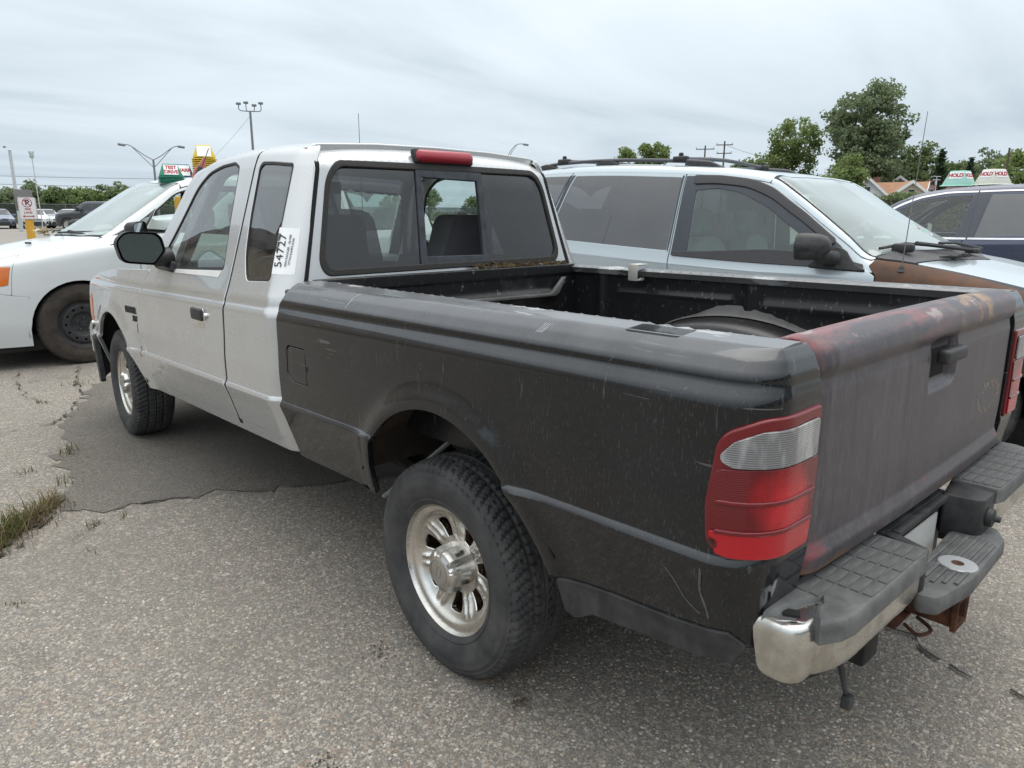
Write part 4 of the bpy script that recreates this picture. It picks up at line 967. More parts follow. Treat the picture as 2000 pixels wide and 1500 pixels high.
# plastic step pads: wings at full height, lower centre step
def pad(sg):
    pts = [(.27, -.975), (.27, -1.088), (.30, -1.094), (.70, -1.092), (.74, -1.085)]
    pts += ([(.775, -1.06), (.765, -1.045), (.72, -1.03), (.70, -1.035), (.665, -1.02), (.70, -1.005), (.76, -.99), (.80, -.985), (.82, -.972), (.78, -.962), (.72, -.955)] if sg < 0 else [(.79, -1.06), (.815, -1.01), (.815, -.96)])
    pts += [(.60, -.955)]
    pts = [(a - .038 * min(1, max(0, (a - .45) / .3)), c) for a, c in pts]
    poly = [(sg * a, c) for a, c in pts]; poly = poly if sg > 0 else poly[::-1]
    V, F = [], []; n = len(poly); c0 = np.mean(poly, 0)
    rings = [(.0, .612, 0), (0, .610, .004), (0, .598, .010), (0, .572, .012)]
    P = np.array(poly); nx = np.roll(P, -1, 0) - np.roll(P, 1, 0); nrm = np.stack([nx[:, 1], -nx[:, 0]], 1); nrm /= np.linalg.norm(nrm, axis=1, keepdims=True)
    if area(poly) < 0: nrm = -nrm
    V += [(x, y, .613) for x, y in P - nrm * .006]
    for (o_, z, w) in rings:
        q = P + nrm * w * .5; V += [(x, y, z - .022 * (sg < 0) * max(0, (abs(x) - .70) / .12) * (y < -1.0)) for x, y in q]
    for k in range(4):
        for i in range(n): F.append((k * n + i, k * n + (i + 1) % n, (k + 1) * n + (i + 1) % n, (k + 1) * n + i))
    F.append(tuple(range(n)))
    pd = sbo(mesh_obj('step_pad', V, F, STEP, None, auto=35))
    # raised tread blocks
    proto = None; bw, bl_ = .0195, .070
    for r in range(5):
        for k in range(6):
            x = .32 + k * .075; y = -1.080 + r * .0245
            if sg < 0 and (x > .64 or (x > .60 and y < -1.02)): continue
            if proto is None:
                bmm = bmesh.new(); add_box(bmm, (0, 0, 0), (bl_, bw, .004), .0012, seg=1); proto = bm_obj('tread_block', bmm, STEP, pd); o_ = proto
            else:
                o_ = bpy.data.objects.new('tread_block', proto.data); COLL.objects.link(o_); o_.parent = pd
            o_.matrix_parent_inverse = Matrix.Identity(4); o_.location = (sg * x, y, .6140)
pad(-1); pad(1)
# centre: recess walls, plate, lower step
def ext(name, poly, z0, z1, m, bev=.006): 
    return sbo(prism(name, poly, z1 - z0, m, None, 'XY', (z0 + z1) / 2, bev=bev))
ext('recess_wall', rp([(-.275, -1.086, .01), (-.245, -1.086, .01), (-.205, -.99, .01), (-.235, -.97, .01)]), .49, .606, PLASTIC)
ext('recess_wall', rp([(.275, -1.086, .01), (.16, -1.086, .03), (.145, -.99, .01), (.275, -.97, .01)]), .49, .606, PLASTIC)
ext('recess_back', [(-.24, -.985), (.18, -.985), (.18, -.965), (-.24, -.965)], .40, .606, PLASTIC, .003)
ext('recess_lip', [(-.20, -1.005), (.15, -1.005), (.15, -.98), (-.20, -.98)], .585, .604, PLASTIC, .004)
step_poly = rp([(-.285, -1.075, .02), (-.265, -1.125, .025), (-.10, -1.150, .2), (.20, -1.140, .08), (.275, -1.10, .03), (.265, -1.04, .03), (.15, -1.015, .02), (-.08, -1.03, .02), (-.20, -1.062, .02)])
cs = ext('centre_step', step_poly, .455, .505, STEP, .012)
for k in range(5):
    o_ = box('step_rib', (-.02 + .0, -1.045 - k * .021, .507), (.36 - .03 * abs(k - 2), .010, .006), STEP, None, bev=.002); o_.parent = cs
lathe('hitch_ball_washer', [(.014, .5085), (.042, .5085), (.044, .506), (.044, .50)], ALU, cs, n=32, axis='Z', loc=(-.06, -1.10, .003))
lathe('hitch_ball_hole', [(0, .5088), (.0145, .5088)], RUST, cs, n=20, axis='Z', loc=(-.06, -1.10, .003))
simple('bare_plate', (.55, .55, .53), .5, scale=12)
pl_o = prism('blank_plate', rp([(-.155, .425, .008), (.115, .425, .008), (.115, .563, .008), (-.155, .563, .008)]), .003, MATS['bare_plate'], None, 'XZ', -.992, bev=0); sbo(pl_o)
lathe('plate_hole', [(0, 0), (.008, 0), (.009, .001)], GAP, pl_o, n=14, axis='Y', loc=(-.05, -.9945, .475))
sbo(lathe('rubber_plug', [(0, -.03), (.008, -.03), (.010, -.018), (.024, -.014), (.026, -.004), (.026, .0)], PLASTIC, None, n=24, axis='Y', loc=(.215, -1.087, .548)))
# hitch receiver
ht = empty('tow_hitch', (.03, -.965, .345), parent=truck)
bm = bmesh.new()
for (c, s) in (((.0, -.04, .033), (.076, .20, .008)), ((.0, -.04, -.033), (.076, .20, .008)), ((.035, -.04, 0), (.008, .20, .060)), ((-.035, -.04, 0), (.008, .20, .060))): add_box(bm, c, s, .002)
add_box(bm, (0, -.135, .0395), (.09, .014, .010), .002); add_box(bm, (0, -.135, -.0395), (.09, .014, .010), .002); add_box(bm, (.0415, -.135, 0), (.010, .014, .072), .002); add_box(bm, (-.0415, -.135, 0), (.010, .014, .072), .002)
bm_obj('receiver_tube', bm, RUST, ht)
tube('cross_tube', [(-.50, .10, .06), (.50, .10, .06)], .035, RUST, ht, n=10); box('hitch_plate', (-.05, .02, -.045), (.16, .10, .010), RUST, ht, bev=.003)
tube('safety_loop', [(-.10, -.04, -.04), (-.12, -.08, -.045), (-.07, -.095, -.045), (-.04, -.05, -.04)], .005, RUST, ht, n=6, smooth_path=4)
tube('hanging_wire', [(-.46, -.98, .45), (-.455, -1.0, .36), (-.445, -1.015, .29)], [.009, .008, .006], PLASTIC, truck, n=6)
box('wire_connector', (-.442, -1.02, .27), (.03, .022, .03), PLASTIC, truck, bev=.004)
# ------------------------------------------------------------------ wheels
def tyre_mesh(name, R, rim_r, w, mat, parent, n=300, tread='curve', groove=.007, seed=0):
    """outer face towards -X"""
    h = w / 2; sh = R - .012
    side = [(rim_r - .006, -h * .80), (rim_r + .004, -h * .86), (rim_r + .010, -h * .90), (rim_r + .014, -h * .885), (rim_r + .03, -h * .965), (rim_r + (R - rim_r) * .42, -h * 1.0), (rim_r + (R - rim_r) * .50, -h * 1.006), (rim_r + (R - rim_r) * .52, -h * .998), (rim_r + (R - rim_r) * .66, -h * .985), (R - .034, -h * .93), (R - .028, -h * .925), (R - .024, -h * .90), (R - .014, -h * .855)]
    m = 30; tr = []
    for i in range(m + 1):
        q = -1 + 2 * i / m; tr.append((R - .010 * abs(q) ** 3, h * .815 * q))
    prof = side + tr + [(r, -x) for r, x in side[::-1]]
    ns, nt = len(side), len(tr); V = []
    P = np.array(prof); K = len(P)
    for i in range(n):
        t = 2 * PI * i / n
        for k in range(K):
            r, x = P[k]
            if ns - 2 <= k < ns + nt + 2:
                q = x / (h * .815); d = 0
                if tread == 'curve':
                    ph = (i / n * 72 + 1.6 * q * abs(q) + .9 * abs(q)) % 1.0
                    if ph < .22 and abs(q) > .12: d = groove
                    if abs(abs(q) - .42) < .05 or abs(q) < .035: d = groove
                else:
                    ph = (i / n * 60 + (.5 if q > 0 else 0)) % 1.0
                    if ph < .16 and abs(q) > .55: d = groove * .8
                    if abs(abs(q) - .3) < .05 or abs(abs(q) - .72) < .04: d = groove
                r = r - d
            # flat spot on the ground
            V.append([x, r * math.cos(t), r * math.sin(t)])
    V = np.array(V)
    F = []
    for i in range(n):
        j = (i + 1) % n
        for k in range(K - 1): F.append((i * K + k, j * K + k, j * K + k + 1, i * K + k + 1))
    return mesh_obj(name, V, F, mat, parent, auto=28)

b = MB('hub_chrome', (.62, .61, .60), .26, 1.0); b.layer(b.ramp(b.noise(30, 4, .6), .42, .65), (.50, .48, .44), rough=.42); HUBC = b.m
b = MB('wheel_chrome', (.70, .685, .65), .20, 1.0); b.layer(b.ramp(b.noise(9, 4, .6), .40, .64), (.52, .50, .455), rough=.34); b.layer(b.math('MULTIPLY', b.ramp(b.noise(120, 4, .65), .62, .70), .5), (.22, .17, .13), rough=.8, metal=.2); WHC = b.m
def truck_wheel():
    r = empty('wheel', parent=truck)
    tyre_mesh('tyre', .3305, .2035, .228, RUBBER, r)
    RR = .207
    # styled chrome disc: radius profile of depth (x), ribs between 7 slots
    dep = pchip([(.0, -.040), (.060, -.040), (.085, -.038), (.11, -.040), (.135, -.047), (.160, -.060), (.176, -.074), (.190, -.078), (.200, -.092), (.207, -.098)])
    NS = 7; A0 = 116
    def disc(y, z):
        y = np.asarray(y, float); z = np.asarray(z, float); q = np.hypot(y, z); a = np.degrees(np.arctan2(z, y)); x = dep(q)
        w = ((a - A0 - 180 / NS) % (360 / NS)); w = np.minimum(w, 360 / NS - w)           # angle from the middle of a rib
        arc_ = np.radians(w) * q; band = np.clip((q - .080) / .02, 0, 1) * np.clip((.162 - q) / .02, 0, 1)
        x = x - .0065 * band * np.exp(-((arc_ - .0125) / .0060) ** 2) - .004 * band * np.exp(-(arc_ / .024) ** 4)
        s_ = 0 * np.abs(((a - A0 + 180 / NS) % (360 / NS)) - 180 / NS); x = x + .012 * np.clip((q - .08) / .02, 0, 1) * np.clip((.160 - q) / .02, 0, 1) * 0
        return np.stack([x, y, z], -1)
    slots = []
    for k in range(NS):
        a = math.radians(A0 + k * 360 / NS); ca, sa = math.cos(a), math.sin(a)
        pts = [(.084, -.0150, .007), (.147, -.0300, .012), (.152, .0, .05), (.147, .0300, .012), (.084, .0150, .007)]
        slots.append([(ca * p[0] - sa * p[1], sa * p[0] + ca * p[1]) for p in rp(pts)])
    rim = panel('rim', arc(0, 0, RR - .003, 0, 357, 90), disc, WHC, r, holes=slots, ul=.0045, vl=.0045, dens=.006, out=(-1, 0, 0), flange=.02, rnd_=.005)
    lathe('rim_barrel', [(.204, -.094), (.193, -.075), (.188, -.02), (.180, .06), (.200, .09)], RUST, r, n=48)
    lathe('brake_drum', [(0, -.005), (.135, -.005), (.14, .005), (.14, .07)], RUST, r, n=36)
    # hub cap with five scallops
    V, F = [], []; n = 140
    rings = [(.071, -.030), (.070, -.078), (.068, -.094), (.061, -.1050), (.048, -.1100), (.044, -.1125), (.033, -.1135), (.012, -.114)]
    for (q, x) in rings:
        for i in range(n):
            t = 2 * PI * i / n; a = (math.degrees(t) - 8) % 72; a = min(a, 72 - a); sc_ = 0
            if q > .05:
                lim = 17; sc_ = .020 * math.sqrt(max(0, 1 - (a / lim) ** 2)) if a < lim else 0
            qq = q - sc_; V.append((x, qq * math.cos(t), qq * math.sin(t)))
    m = len(rings)
    for k in range(m - 1):
        for i in range(n): F.append((k * n + i, k * n + (i + 1) % n, (k + 1) * n + (i + 1) % n, (k + 1) * n + i))
    F.append(tuple((m - 1) * n + i for i in range(n)))
    hc = mesh_obj('hub_cap', V, F, HUBC, r, auto=32)
    tube('emblem_ring', [(-.1135, .037 * math.cos(t), .037 * math.sin(t)) for t in np.linspace(0, 2 * PI, 33)], .0011, GREYMET, hc, n=5)
    tube('emblem_oval', [(-.1140, .010 * math.cos(t) - .005 * math.sin(t), .019 * math.sin(t)) for t in np.linspace(0, 2 * PI, 29)], .0012, GREYMET, hc, n=5)
    return r
tw = truck_wheel(); tw.location = (-.717, 0, .3265)
for (x, y, rz_, rx) in ((-.712, 3.198, math.radians(-3), 20), (.717, 0, PI, 40), (.712, 3.198, PI - math.radians(3), 70)):
    c = copy_tree(tw, truck); c.location = (x, y, .3265); c.rotation_mode = 'ZYX'; c.rotation_euler = (math.radians(rx), 0, rz_)
# dried grass stuck in the rear tyre and below it
g2 = random.Random(21); V, F = [], []
for i in range(90):
    if i < 60: x = -.70 + g2.uniform(-.02, .14); a = g2.uniform(-2.0, -.95) ; p = np.array((x, .332 * math.cos(a) * 1.0, .3265 + .332 * math.sin(a)))
    else: p = np.array((-.78 + g2.uniform(0, .2), -.16 + g2.uniform(-.08, .08), .008))
    d = np.array((g2.gauss(0, 1), g2.gauss(0, .8), g2.gauss(.1, .7))); d /= np.linalg.norm(d); L = g2.uniform(.02, .07); b0 = len(V)
    p[2] = max(p[2], .006); q = p + d * L; q[2] = max(q[2], .006); mid = (p + q) / 2 + np.array((0, -.006, .004)); s = np.array((0.0012, .0008, .0008))
    V += [p - s, p + s, mid + s, mid - s, q]; F += [(b0, b0 + 1, b0 + 2, b0 + 3), (b0 + 3, b0 + 2, b0 + 4)]
simple('dry_straw', (.22, .15, .085), .9, scale=60, var=.4)
o = mesh_obj('dry_grass_clump', V, F, MATS['dry_straw'], None, smooth=False); tag(o, 'dry grass stalks stuck to the rear tyre of the pickup', 'dry grass', kind='stuff')

def steel_wheel(R=.355, rim_r=.218, w=.225, parent=None, tyre_m=None, cover=None):
    r = empty('wheel', parent=parent)
    tyre_mesh('tyre', R, rim_r - .004, w, tyre_m or RUBBERB, r, n=180, tread='road', groove=.005)
    h = w / 2
    dep = pchip([(0, -h * .35), (.05, -h * .35), (.085, -h * .38), (.11, -h * .62), (.165, -h * .66), (.185, -h * .50), (rim_r - .02, -h * .62), (rim_r, -h * .86)])
    def disc(y, z): q = np.hypot(y, z); return np.stack([dep(q), np.asarray(y, float), np.asarray(z, float)], -1)
    holes = [arc(.142 * math.cos(t), .142 * math.sin(t), .0125, 0, 340, 14) for t in np.linspace(0, 2 * PI, 13)[:-1]]
    mm = cover or STEELBLK
    panel('rim', arc(0, 0, rim_r - .003, 0, 357, 70), disc, mm, r, holes=holes if not cover else [], ul=.014, vl=.014, dens=.012, out=(-1, 0, 0), flange=.01, rnd_=.002)
    lathe('rim_barrel', [(rim_r - .004, -h * .84), (rim_r - .02, -h * .5), (rim_r - .025, h * .6), (rim_r, h * .8)], DARK, r, n=40)
    lathe('brake_disc', [(0, -.01), (.15, -.01), (.15, .01)], DARK, r, n=30)
    lathe('hub', [(0, -h * .47), (.028, -h * .47), (.031, -h * .36)], mm, r, n=24)
    if not cover:
        for k in range(5):
            t = 2 * PI * k / 5 + .35; lathe('lug_nut', [(0, -h * .35 - .026), (.006, -h * .35 - .026), (.009, -h * .35 - .018), (.011, -h * .35)], LUG, r, n=8, loc=(0, .057 * math.cos(t), .057 * math.sin(t)))
    return r
# ------------------------------------------------------------------ ground
def sheet(name, pts, z, mat, n=1):
    V = [(x, y, z) for x, y in pts]; o = mesh_obj(name, V, [tuple(range(len(pts)))], mat, smooth=False); o['kind'] = 'structure'; return o
b = MB('far_ground_grass', (.085, .105, .04), .95)
b.layer(b.ramp(b.noise(.12, 5, .6), .4, .65), (.15, .15, .075)); b.layer(b.ramp(b.noise(3, 5, .6), .45, .7), (.07, .095, .03)); FARGRASS = b.m
# asphalt with exposed aggregate
els = [(0, (0.240, 0.216, 0.186)), (.13, (0.329, 0.296, 0.254)), (.26, (0.204, 0.185, 0.166)), (.38, (0.382, 0.340, 0.289)), (.50, (0.286, 0.256, 0.211)), (.60, (0.440, 0.398, 0.341)), (.70, (0.176, 0.164, 0.148)), (.79, (0.368, 0.304, 0.227)), (.88, (0.498, 0.460, 0.408)), (.95, (0.303, 0.221, 0.167))]
def asphalt(name, tone, bigp):
    b = MB(name, tuple(tone * c for c in (.118, .112, .102)), .88, 0, .3)
    def vor(scale, rnd_=1., feat='F1'):
        v = b.n('ShaderNodeTexVoronoi', feature=feat); v.inputs['Scale'].default_value = scale; v.inputs['Randomness'].default_value = rnd_; b.l(b.coord(), v.inputs['Vector']); return v
    big_ = b.ramp(b.noise(.55, 4, .55), .30, .70)
    v1 = vor(80); v1e = vor(80, 1., 'DISTANCE_TO_EDGE'); v2 = vor(155); v2e = vor(155, 1., 'DISTANCE_TO_EDGE')
    def palette(sock):
        cr = b.n('ShaderNodeValToRGB'); cr.color_ramp.interpolation = 'CONSTANT'; cr.color_ramp.elements[0].color = (*(tone * q for q in els[0][1]), 1); cr.color_ramp.elements[1].position = els[1][0]; cr.color_ramp.elements[1].color = (*(tone * q for q in els[1][1]), 1)
        for p_, c_ in els[2:]: e = cr.color_ramp.elements.new(p_); e.color = (*(tone * q for q in c_), 1)
        b.l(sock, cr.inputs[0]); return cr.outputs[0]
    s1 = b.n('ShaderNodeSeparateColor'); b.l(v1.outputs['Color'], s1.inputs[0]); s2 = b.n('ShaderNodeSeparateColor'); b.l(v2.outputs['Color'], s2.inputs[0])
    small = b.ramp(v2e.outputs['Distance'], .03, .10); b.layer(small, palette(s2.outputs[0]))
    bigst = b.math('MULTIPLY', b.ramp(v1e.outputs['Distance'], .05, .12), b.math('GREATER_THAN', s1.outputs[2], .45 if bigp > .9 else .86)); b.layer(bigst, palette(s1.outputs[0]))
    fine = b.noise(420, 2, .6)
    b.layer(b.math('MULTIPLY', b.ramp(fine, .35, .65), .22), (.12, .115, .104))
    b.layer(b.math('MULTIPLY', big_, .34), (.17, .162, .150))
    b.layer(b.math('MULTIPLY', b.ramp(b.noise(1.3, 5, .6, loc=(4, 2, 0)), .50, .70), .40), (.155, .147, .132))
    b.layer(b.math('MULTIPLY', b.ramp(b.noise(3.1, 4, .6, loc=(1, 7, 0)), .60, .72), .30), (.085, .078, .07))
    hgt = b.math('MAXIMUM', b.math('MULTIPLY', bigst, 1.0), b.math('MULTIPLY', small, .55)); b.bump(hgt, .6, .003); b.bump(fine, .25, .002)
    if tone < .9: b.layer(b.math('MULTIPLY', b.ramp(b.noise(2.2, 6, .65), .45, .68), .35), (.085, .078, .068))
    return b.m
ASPH = asphalt('aggregate_asphalt', 1.0, 1.0)
PATCH = asphalt('patch_asphalt', .58, .5)  # older, darker asphalt; tone lowered further for the shade under the pickup
b = MB('lot_far_asphalt', (.22, .21, .193), .9); b.layer(b.ramp(b.noise(.4, 5, .6), .4, .65), (.185, .168, .145)); b.layer(b.ramp(b.noise(30, 4, .7), .4, .7), (.28, .255, .22)); LOTFAR = b.m
CRK = simple('crack_dark', (.045, .041, .036), .95, var=.3)
sheet('ground', [(-1500, -1500), (1500, -1500), (1500, 1500), (-1500, 1500)], -.012, FARGRASS)
sheet('parking_lot', [(-60, -60), (110, -60), (110, 84), (-60, 84)], -.006, LOTFAR)
sheet('asphalt', [(-14, -14), (22, -14), (22, 22), (-14, 22)], 0, ASPH)
sheet('road', [(-300, 92), (300, 92), (300, 101), (-300, 101)], -.006, LOTFAR)
# patch beside the front wheel, ragged outline
pp = [(-.30, 5.25), (-.505, 5.05), (-.769, 4.514), (-.901, 4.139), (-1.09, 3.64), (-1.19, 3.24), (-1.24, 2.865), (-1.286, 2.493), (-1.39, 2.231), (-1.431, 2.124), (-1.327, 2.031), (-1.188, 1.952), (-1.007, 1.954), (-.733, 1.837), (-.421, 1.647), (-.127, 1.547), (.3, 1.35), (1.1, 1.3), (1.2, 4.6), (.3, 5.1)]
g2 = random.Random(4)
pq = []
for (x, y) in resample(pp, .06): pq.append((x + g2.gauss(0, .03), y + g2.gauss(0, .03)))
sheet('asphalt_patch', pq, .004, PATCH)
# cracks: ragged ribbons
def crack(path, w=.012, seed=0, jit=.011):
    g = random.Random(seed); P = []
    for i in range(len(path) - 1):
        a, c = np.array(path[i], float), np.array(path[i + 1], float); L = np.hypot(*(c - a)); k = max(2, int(L / .035))
        for j in range(k): P.append(a + (c - a) * j / k + np.array((g.gauss(0, jit), g.gauss(0, jit))))
    P.append(np.array(path[-1], float)); V, F = [], []
    for i, p in enumerate(P):
        t = P[min(i + 1, len(P) - 1)] - P[max(i - 1, 0)]; t /= np.hypot(*t) + 1e-9; n_ = np.array((-t[1], t[0])); ww = w * (g.uniform(.02, .2) if g.random() < .3 else g.uniform(.25, 1.0)) * min(1, .2 + min(i, len(P) - 1 - i) / 4)
        V += [(*(p + n_ * ww * .5), .0085), (*(p - n_ * ww * .5), .0085)]
    for i in range(len(P) - 1):
        if w > .05 or g.random() > .16: F.append((2 * i, 2 * i + 1, 2 * i + 3, 2 * i + 2))
    return mesh_obj('pavement_crack', V, F, CRK, smooth=False)
b = MB('soil', (.055, .042, .03), .95); b.layer(b.ramp(b.noise(60, 4), .4, .7), (.11, .085, .06)); SOIL = b.m
o = crack([(-1.35, 2.33), (-1.44, 2.20), (-1.55, 2.02), (-1.68, 1.88), (-1.9, 1.7)], .11, 77, .012); o['kind'] = 'structure'; o.data.materials[0] = SOIL; o.location.z = .002; o.name = 'soil_strip'
for k_, (path, w) in enumerate((
    ([(-.556, 5.694), (-.666, 5.189), (-.744, 4.868), (-.775, 4.519), (-.913, 4.187), (-1.091, 3.764), (-1.219, 3.785), (-1.412, 3.709), (-1.9, 3.5)], .022),
    ([(-.991, 5.741), (-1.094, 5.18), (-1.118, 4.681), (-1.046, 4.419), (-.913, 4.187)], .014),
    ([(-1.4, 5.3), (-1.063, 5.223), (-.881, 5.254), (-.651, 5.175)], .012),
    ([(-1.8, 2.5), (-1.556, 2.689), (-1.453, 2.791), (-1.285, 2.818)], .014),
    ([(-1.418, 2.16), (-1.538, 1.916), (-1.686, 1.765), (-1.9, 1.6)], .026),
    ([(.6, 1.3), (-.167, 1.582), (-.275, 1.601), (-.634, 1.766), (-.846, 1.868), (-1.05, 1.966), (-1.2, 1.963), (-1.39, 1.796), (-1.442, 1.73)], .012),
    ([(.9, -.4), (.405, -.839), (.342, -.991), (.31, -1.098), (.326, -1.222), (.2, -1.6)], .020),
    ([(-.119, -.85), (-.119, -.974)], .008))):
    o = crack(path, w, 30 + k_); o['kind'] = 'structure'

# exposed stones standing proud of the binder near the camera
def stones(n, seed):
    g = np.random.RandomState(seed); x = g.uniform(-2.3, 1.3, n); y = g.uniform(-1.55, 2.3, n); P = np.stack([x, y], 1)
    d = np.hypot(x - CAM[0], y - CAM[1]); keep = (g.uniform(size=n) < np.clip((3.4 - d) / 1.6, 0, 1)) & ~inside(P, np.array(pq)); P = P[keep]; n = len(P)
    R = g.uniform(.0026, .0062, n); asp = g.uniform(.6, 1, n); rot = g.uniform(0, 2 * PI, n); H = R * g.uniform(.25, .5, n); k = 7
    t = np.linspace(0, 2 * PI, k, endpoint=False); jit = g.uniform(.8, 1.15, (n, k))
    lx = np.cos(t)[None] * R[:, None] * jit; ly = np.sin(t)[None] * (R * asp)[:, None] * jit; c, s_ = np.cos(rot)[:, None], np.sin(rot)[:, None]; wx = lx * c - ly * s_; wy = lx * s_ + ly * c
    A = np.stack([P[:, :1] + wx, P[:, 1:] + wy, np.full((n, k), .0002)], -1); B = np.stack([P[:, :1] + wx * .62, P[:, 1:] + wy * .62, np.repeat(H[:, None], k, 1)], -1)
    V = np.concatenate([A, B], 1).reshape(-1, 3); base = (np.arange(n) * 2 * k)[:, None]; i = np.arange(k); j = (i + 1) % k
    Q = (base[:, :, None] + np.stack([i, j, j + k, i + k], 1)[None]).reshape(-1); T = (base + np.arange(k)[None] + k).reshape(-1)
    me = bpy.data.meshes.new('stones'); me.vertices.add(len(V)); me.vertices.foreach_set('co', V.astype(np.float32).ravel()); L_ = np.concatenate([Q, T]); me.loops.add(len(L_)); me.loops.foreach_set('vertex_index', L_.astype(np.int32))
    nq = n * k; st = np.concatenate([np.arange(nq) * 4, nq * 4 + np.arange(n) * k]); tot = np.concatenate([np.full(nq, 4), np.full(n, k)]); me.polygons.add(nq + n); me.polygons.foreach_set('loop_start', st.astype(np.int32)); me.polygons.foreach_set('loop_total', tot.astype(np.int32))
    me.polygons.foreach_set('use_smooth', np.ones(nq + n, bool)); me.update(calc_edges=True); me.validate()
    pal = np.array([c_ for _, c_ in els]); w_ = np.array([.13, .16, .10, .15, .14, .11, .05, .07, .06, .03]); ci = g.choice(len(pal), n, p=w_ / w_.sum()); col = pal[ci] * g.uniform(.8, 1.15, (n, 1)); col = np.concatenate([col, np.ones((n, 1))], 1)
    at = me.color_attributes.new('stone_colour', 'FLOAT_COLOR', 'POINT'); at.data.foreach_set('color', np.repeat(col, 2 * k, 0).astype(np.float32).ravel())
    b = MB('stone', (.3, .28, .25), .75); ca = b.n('ShaderNodeVertexColor'); ca.layer_name = 'stone_colour'; b.layer(1.0, ca.outputs[0]); b.layer(b.math('MULTIPLY', b.ramp(b.noise(300, 3), .4, .7), .25), (.15, .14, .125)); me.materials.append(b.m)
    o = bpy.data.objects.new('exposed_stones', me); COLL.objects.link(o); tag(o, 'small rounded stones exposed in the worn asphalt near the camera', 'gravel', kind='stuff')
stones(60000, 5)
# ------------------------------------------------------------------ other vehicles: lofted bodies (a = distance back from the nose)
class Loft:
    def __init__(s, lines): s.X = [pchip(l[0]) for l in lines]; s.Z = [pchip(l[1]) for l in lines]; s.K = len(lines)
    def ev(s, a, v):
        a = np.asarray(a, float); v = np.clip(np.asarray(v, float), 0, s.K - 1 - 1e-9)
        X = np.stack([f(a) for f in s.X]); Z = np.stack([f(a) for f in s.Z]); i = np.minimum(v.astype(int), s.K - 2); t = v - i; n = np.arange(len(a))
        def cr(Y):
            p1, p2 = Y[i, n], Y[i + 1, n]; p0 = Y[np.maximum(i - 1, 0), n]; p3 = Y[np.minimum(i + 2, s.K - 1), n]; m1, m2 = (p2 - p0) * .38, (p3 - p1) * .38
            m1 = np.where(i == 0, (p2 - p1) * .76, m1)
            return p1 * (1 + 2 * t) * (1 - t) ** 2 + m1 * t * (1 - t) ** 2 + p2 * t * t * (3 - 2 * t) + m2 * t * t * (t - 1)
        return cr(X), cr(Z)
    def side(s, sg):
        def f(a, v): x, z = s.ev(a, v); return np.stack([sg * x, -np.asarray(a, float), z], -1)
        return f
    def top(s, a, w):
        w = np.asarray(w, float); x, z = s.ev(a, s.K - 1 - np.abs(w)); return np.stack([np.sign(w) * x, -np.asarray(a, float), z], -1)
    def v(s, a, z, lo=0., hi=None):
        q = np.linspace(lo, hi or s.K - 1.9, 140); zz = s.ev(np.full(140, a), q)[1]; k = np.argmax(zz >= z)
        if zz[-1] < z: return float(q[-1])
        if k == 0: return float(q[0])
        return float(q[k - 1] + (q[k] - q[k - 1]) * (z - zz[k - 1]) / (zz[k] - zz[k - 1] + 1e-9))
    def P(s, pts):
        """(a, z[, r]) or (a, 10 + v[, r])"""
        return rp([(p[0], (p[1] - 10 if p[1] >= 9 else s.v(p[0], p[1]))) + tuple(p[2:3]) for p in pts])
def wheel_cut(a, R, z0, n=20, bottom=.0):
    return [(a - R * math.cos(t), max(z0 + R * math.sin(t), bottom)) for t in np.linspace(-.12, PI + .12, n)]
def side_panels(L, root, specs, sides=(-1, 1), ul=.06, vl=.12):
    out_ = {}
    for sg in sides:
        for (nm, ol, holes, mat, kw) in specs:
            hs = [L.P(h) for h in holes]
            o = panel(nm, L.P(ol), L.side(sg), mat, root, holes=hs, ul=ul, vl=vl, dens=.04, out=(sg, 0, 0), flange=kw.get('flange', .015), rnd_=kw.get('rnd', .003), off=kw.get('off', 0))
            out_[(nm, sg)] = o
    return out_
def end_cap(L, root, a, mat, name, n=30):
    q = np.linspace(0, L.K - 1, n); x, z = L.ev(np.full(n, a), q); V = [(xx, -a, zz) for xx, zz in zip(x, z)] + [(-xx, -a, zz) for xx, zz in zip(x[:-1][::-1], z[:-1][::-1])]
    return mesh_obj(name, V, [tuple(range(len(V)))], mat, root, smooth=False)
def put_wheels(root, proto, spots):
    first = True
    for (a, x) in spots:
        if first: w = proto; w.parent = root; first = False
        else: w = copy_tree(proto, root)
        w.location = (x, -a, w.get('R', .34)); w.rotation_euler = (0, 0, 0 if x < 0 else PI)
def wheel_houses(root, spots, R, xo, xi=.55, z0=.35):
    for (a, sg) in spots:
        V, F = [], []; n = 18
        for i in range(n):
            t = math.radians(-10 + 200 * i / (n - 1))
            for xx in (xo, xi): V.append((sg * xx, -a + R * math.cos(t), z0 + R * math.sin(t)))
        for i in range(n - 1): F.append((2 * i, 2 * i + 1, 2 * i + 3, 2 * i + 2))
        b0 = len(V); V.append((sg * xi, -a, z0))
        for i in range(n - 1): F.append((2 * i + 1, b0, 2 * i + 3))
        mesh_obj('wheel_house', V, F, DARK, root, auto=60)
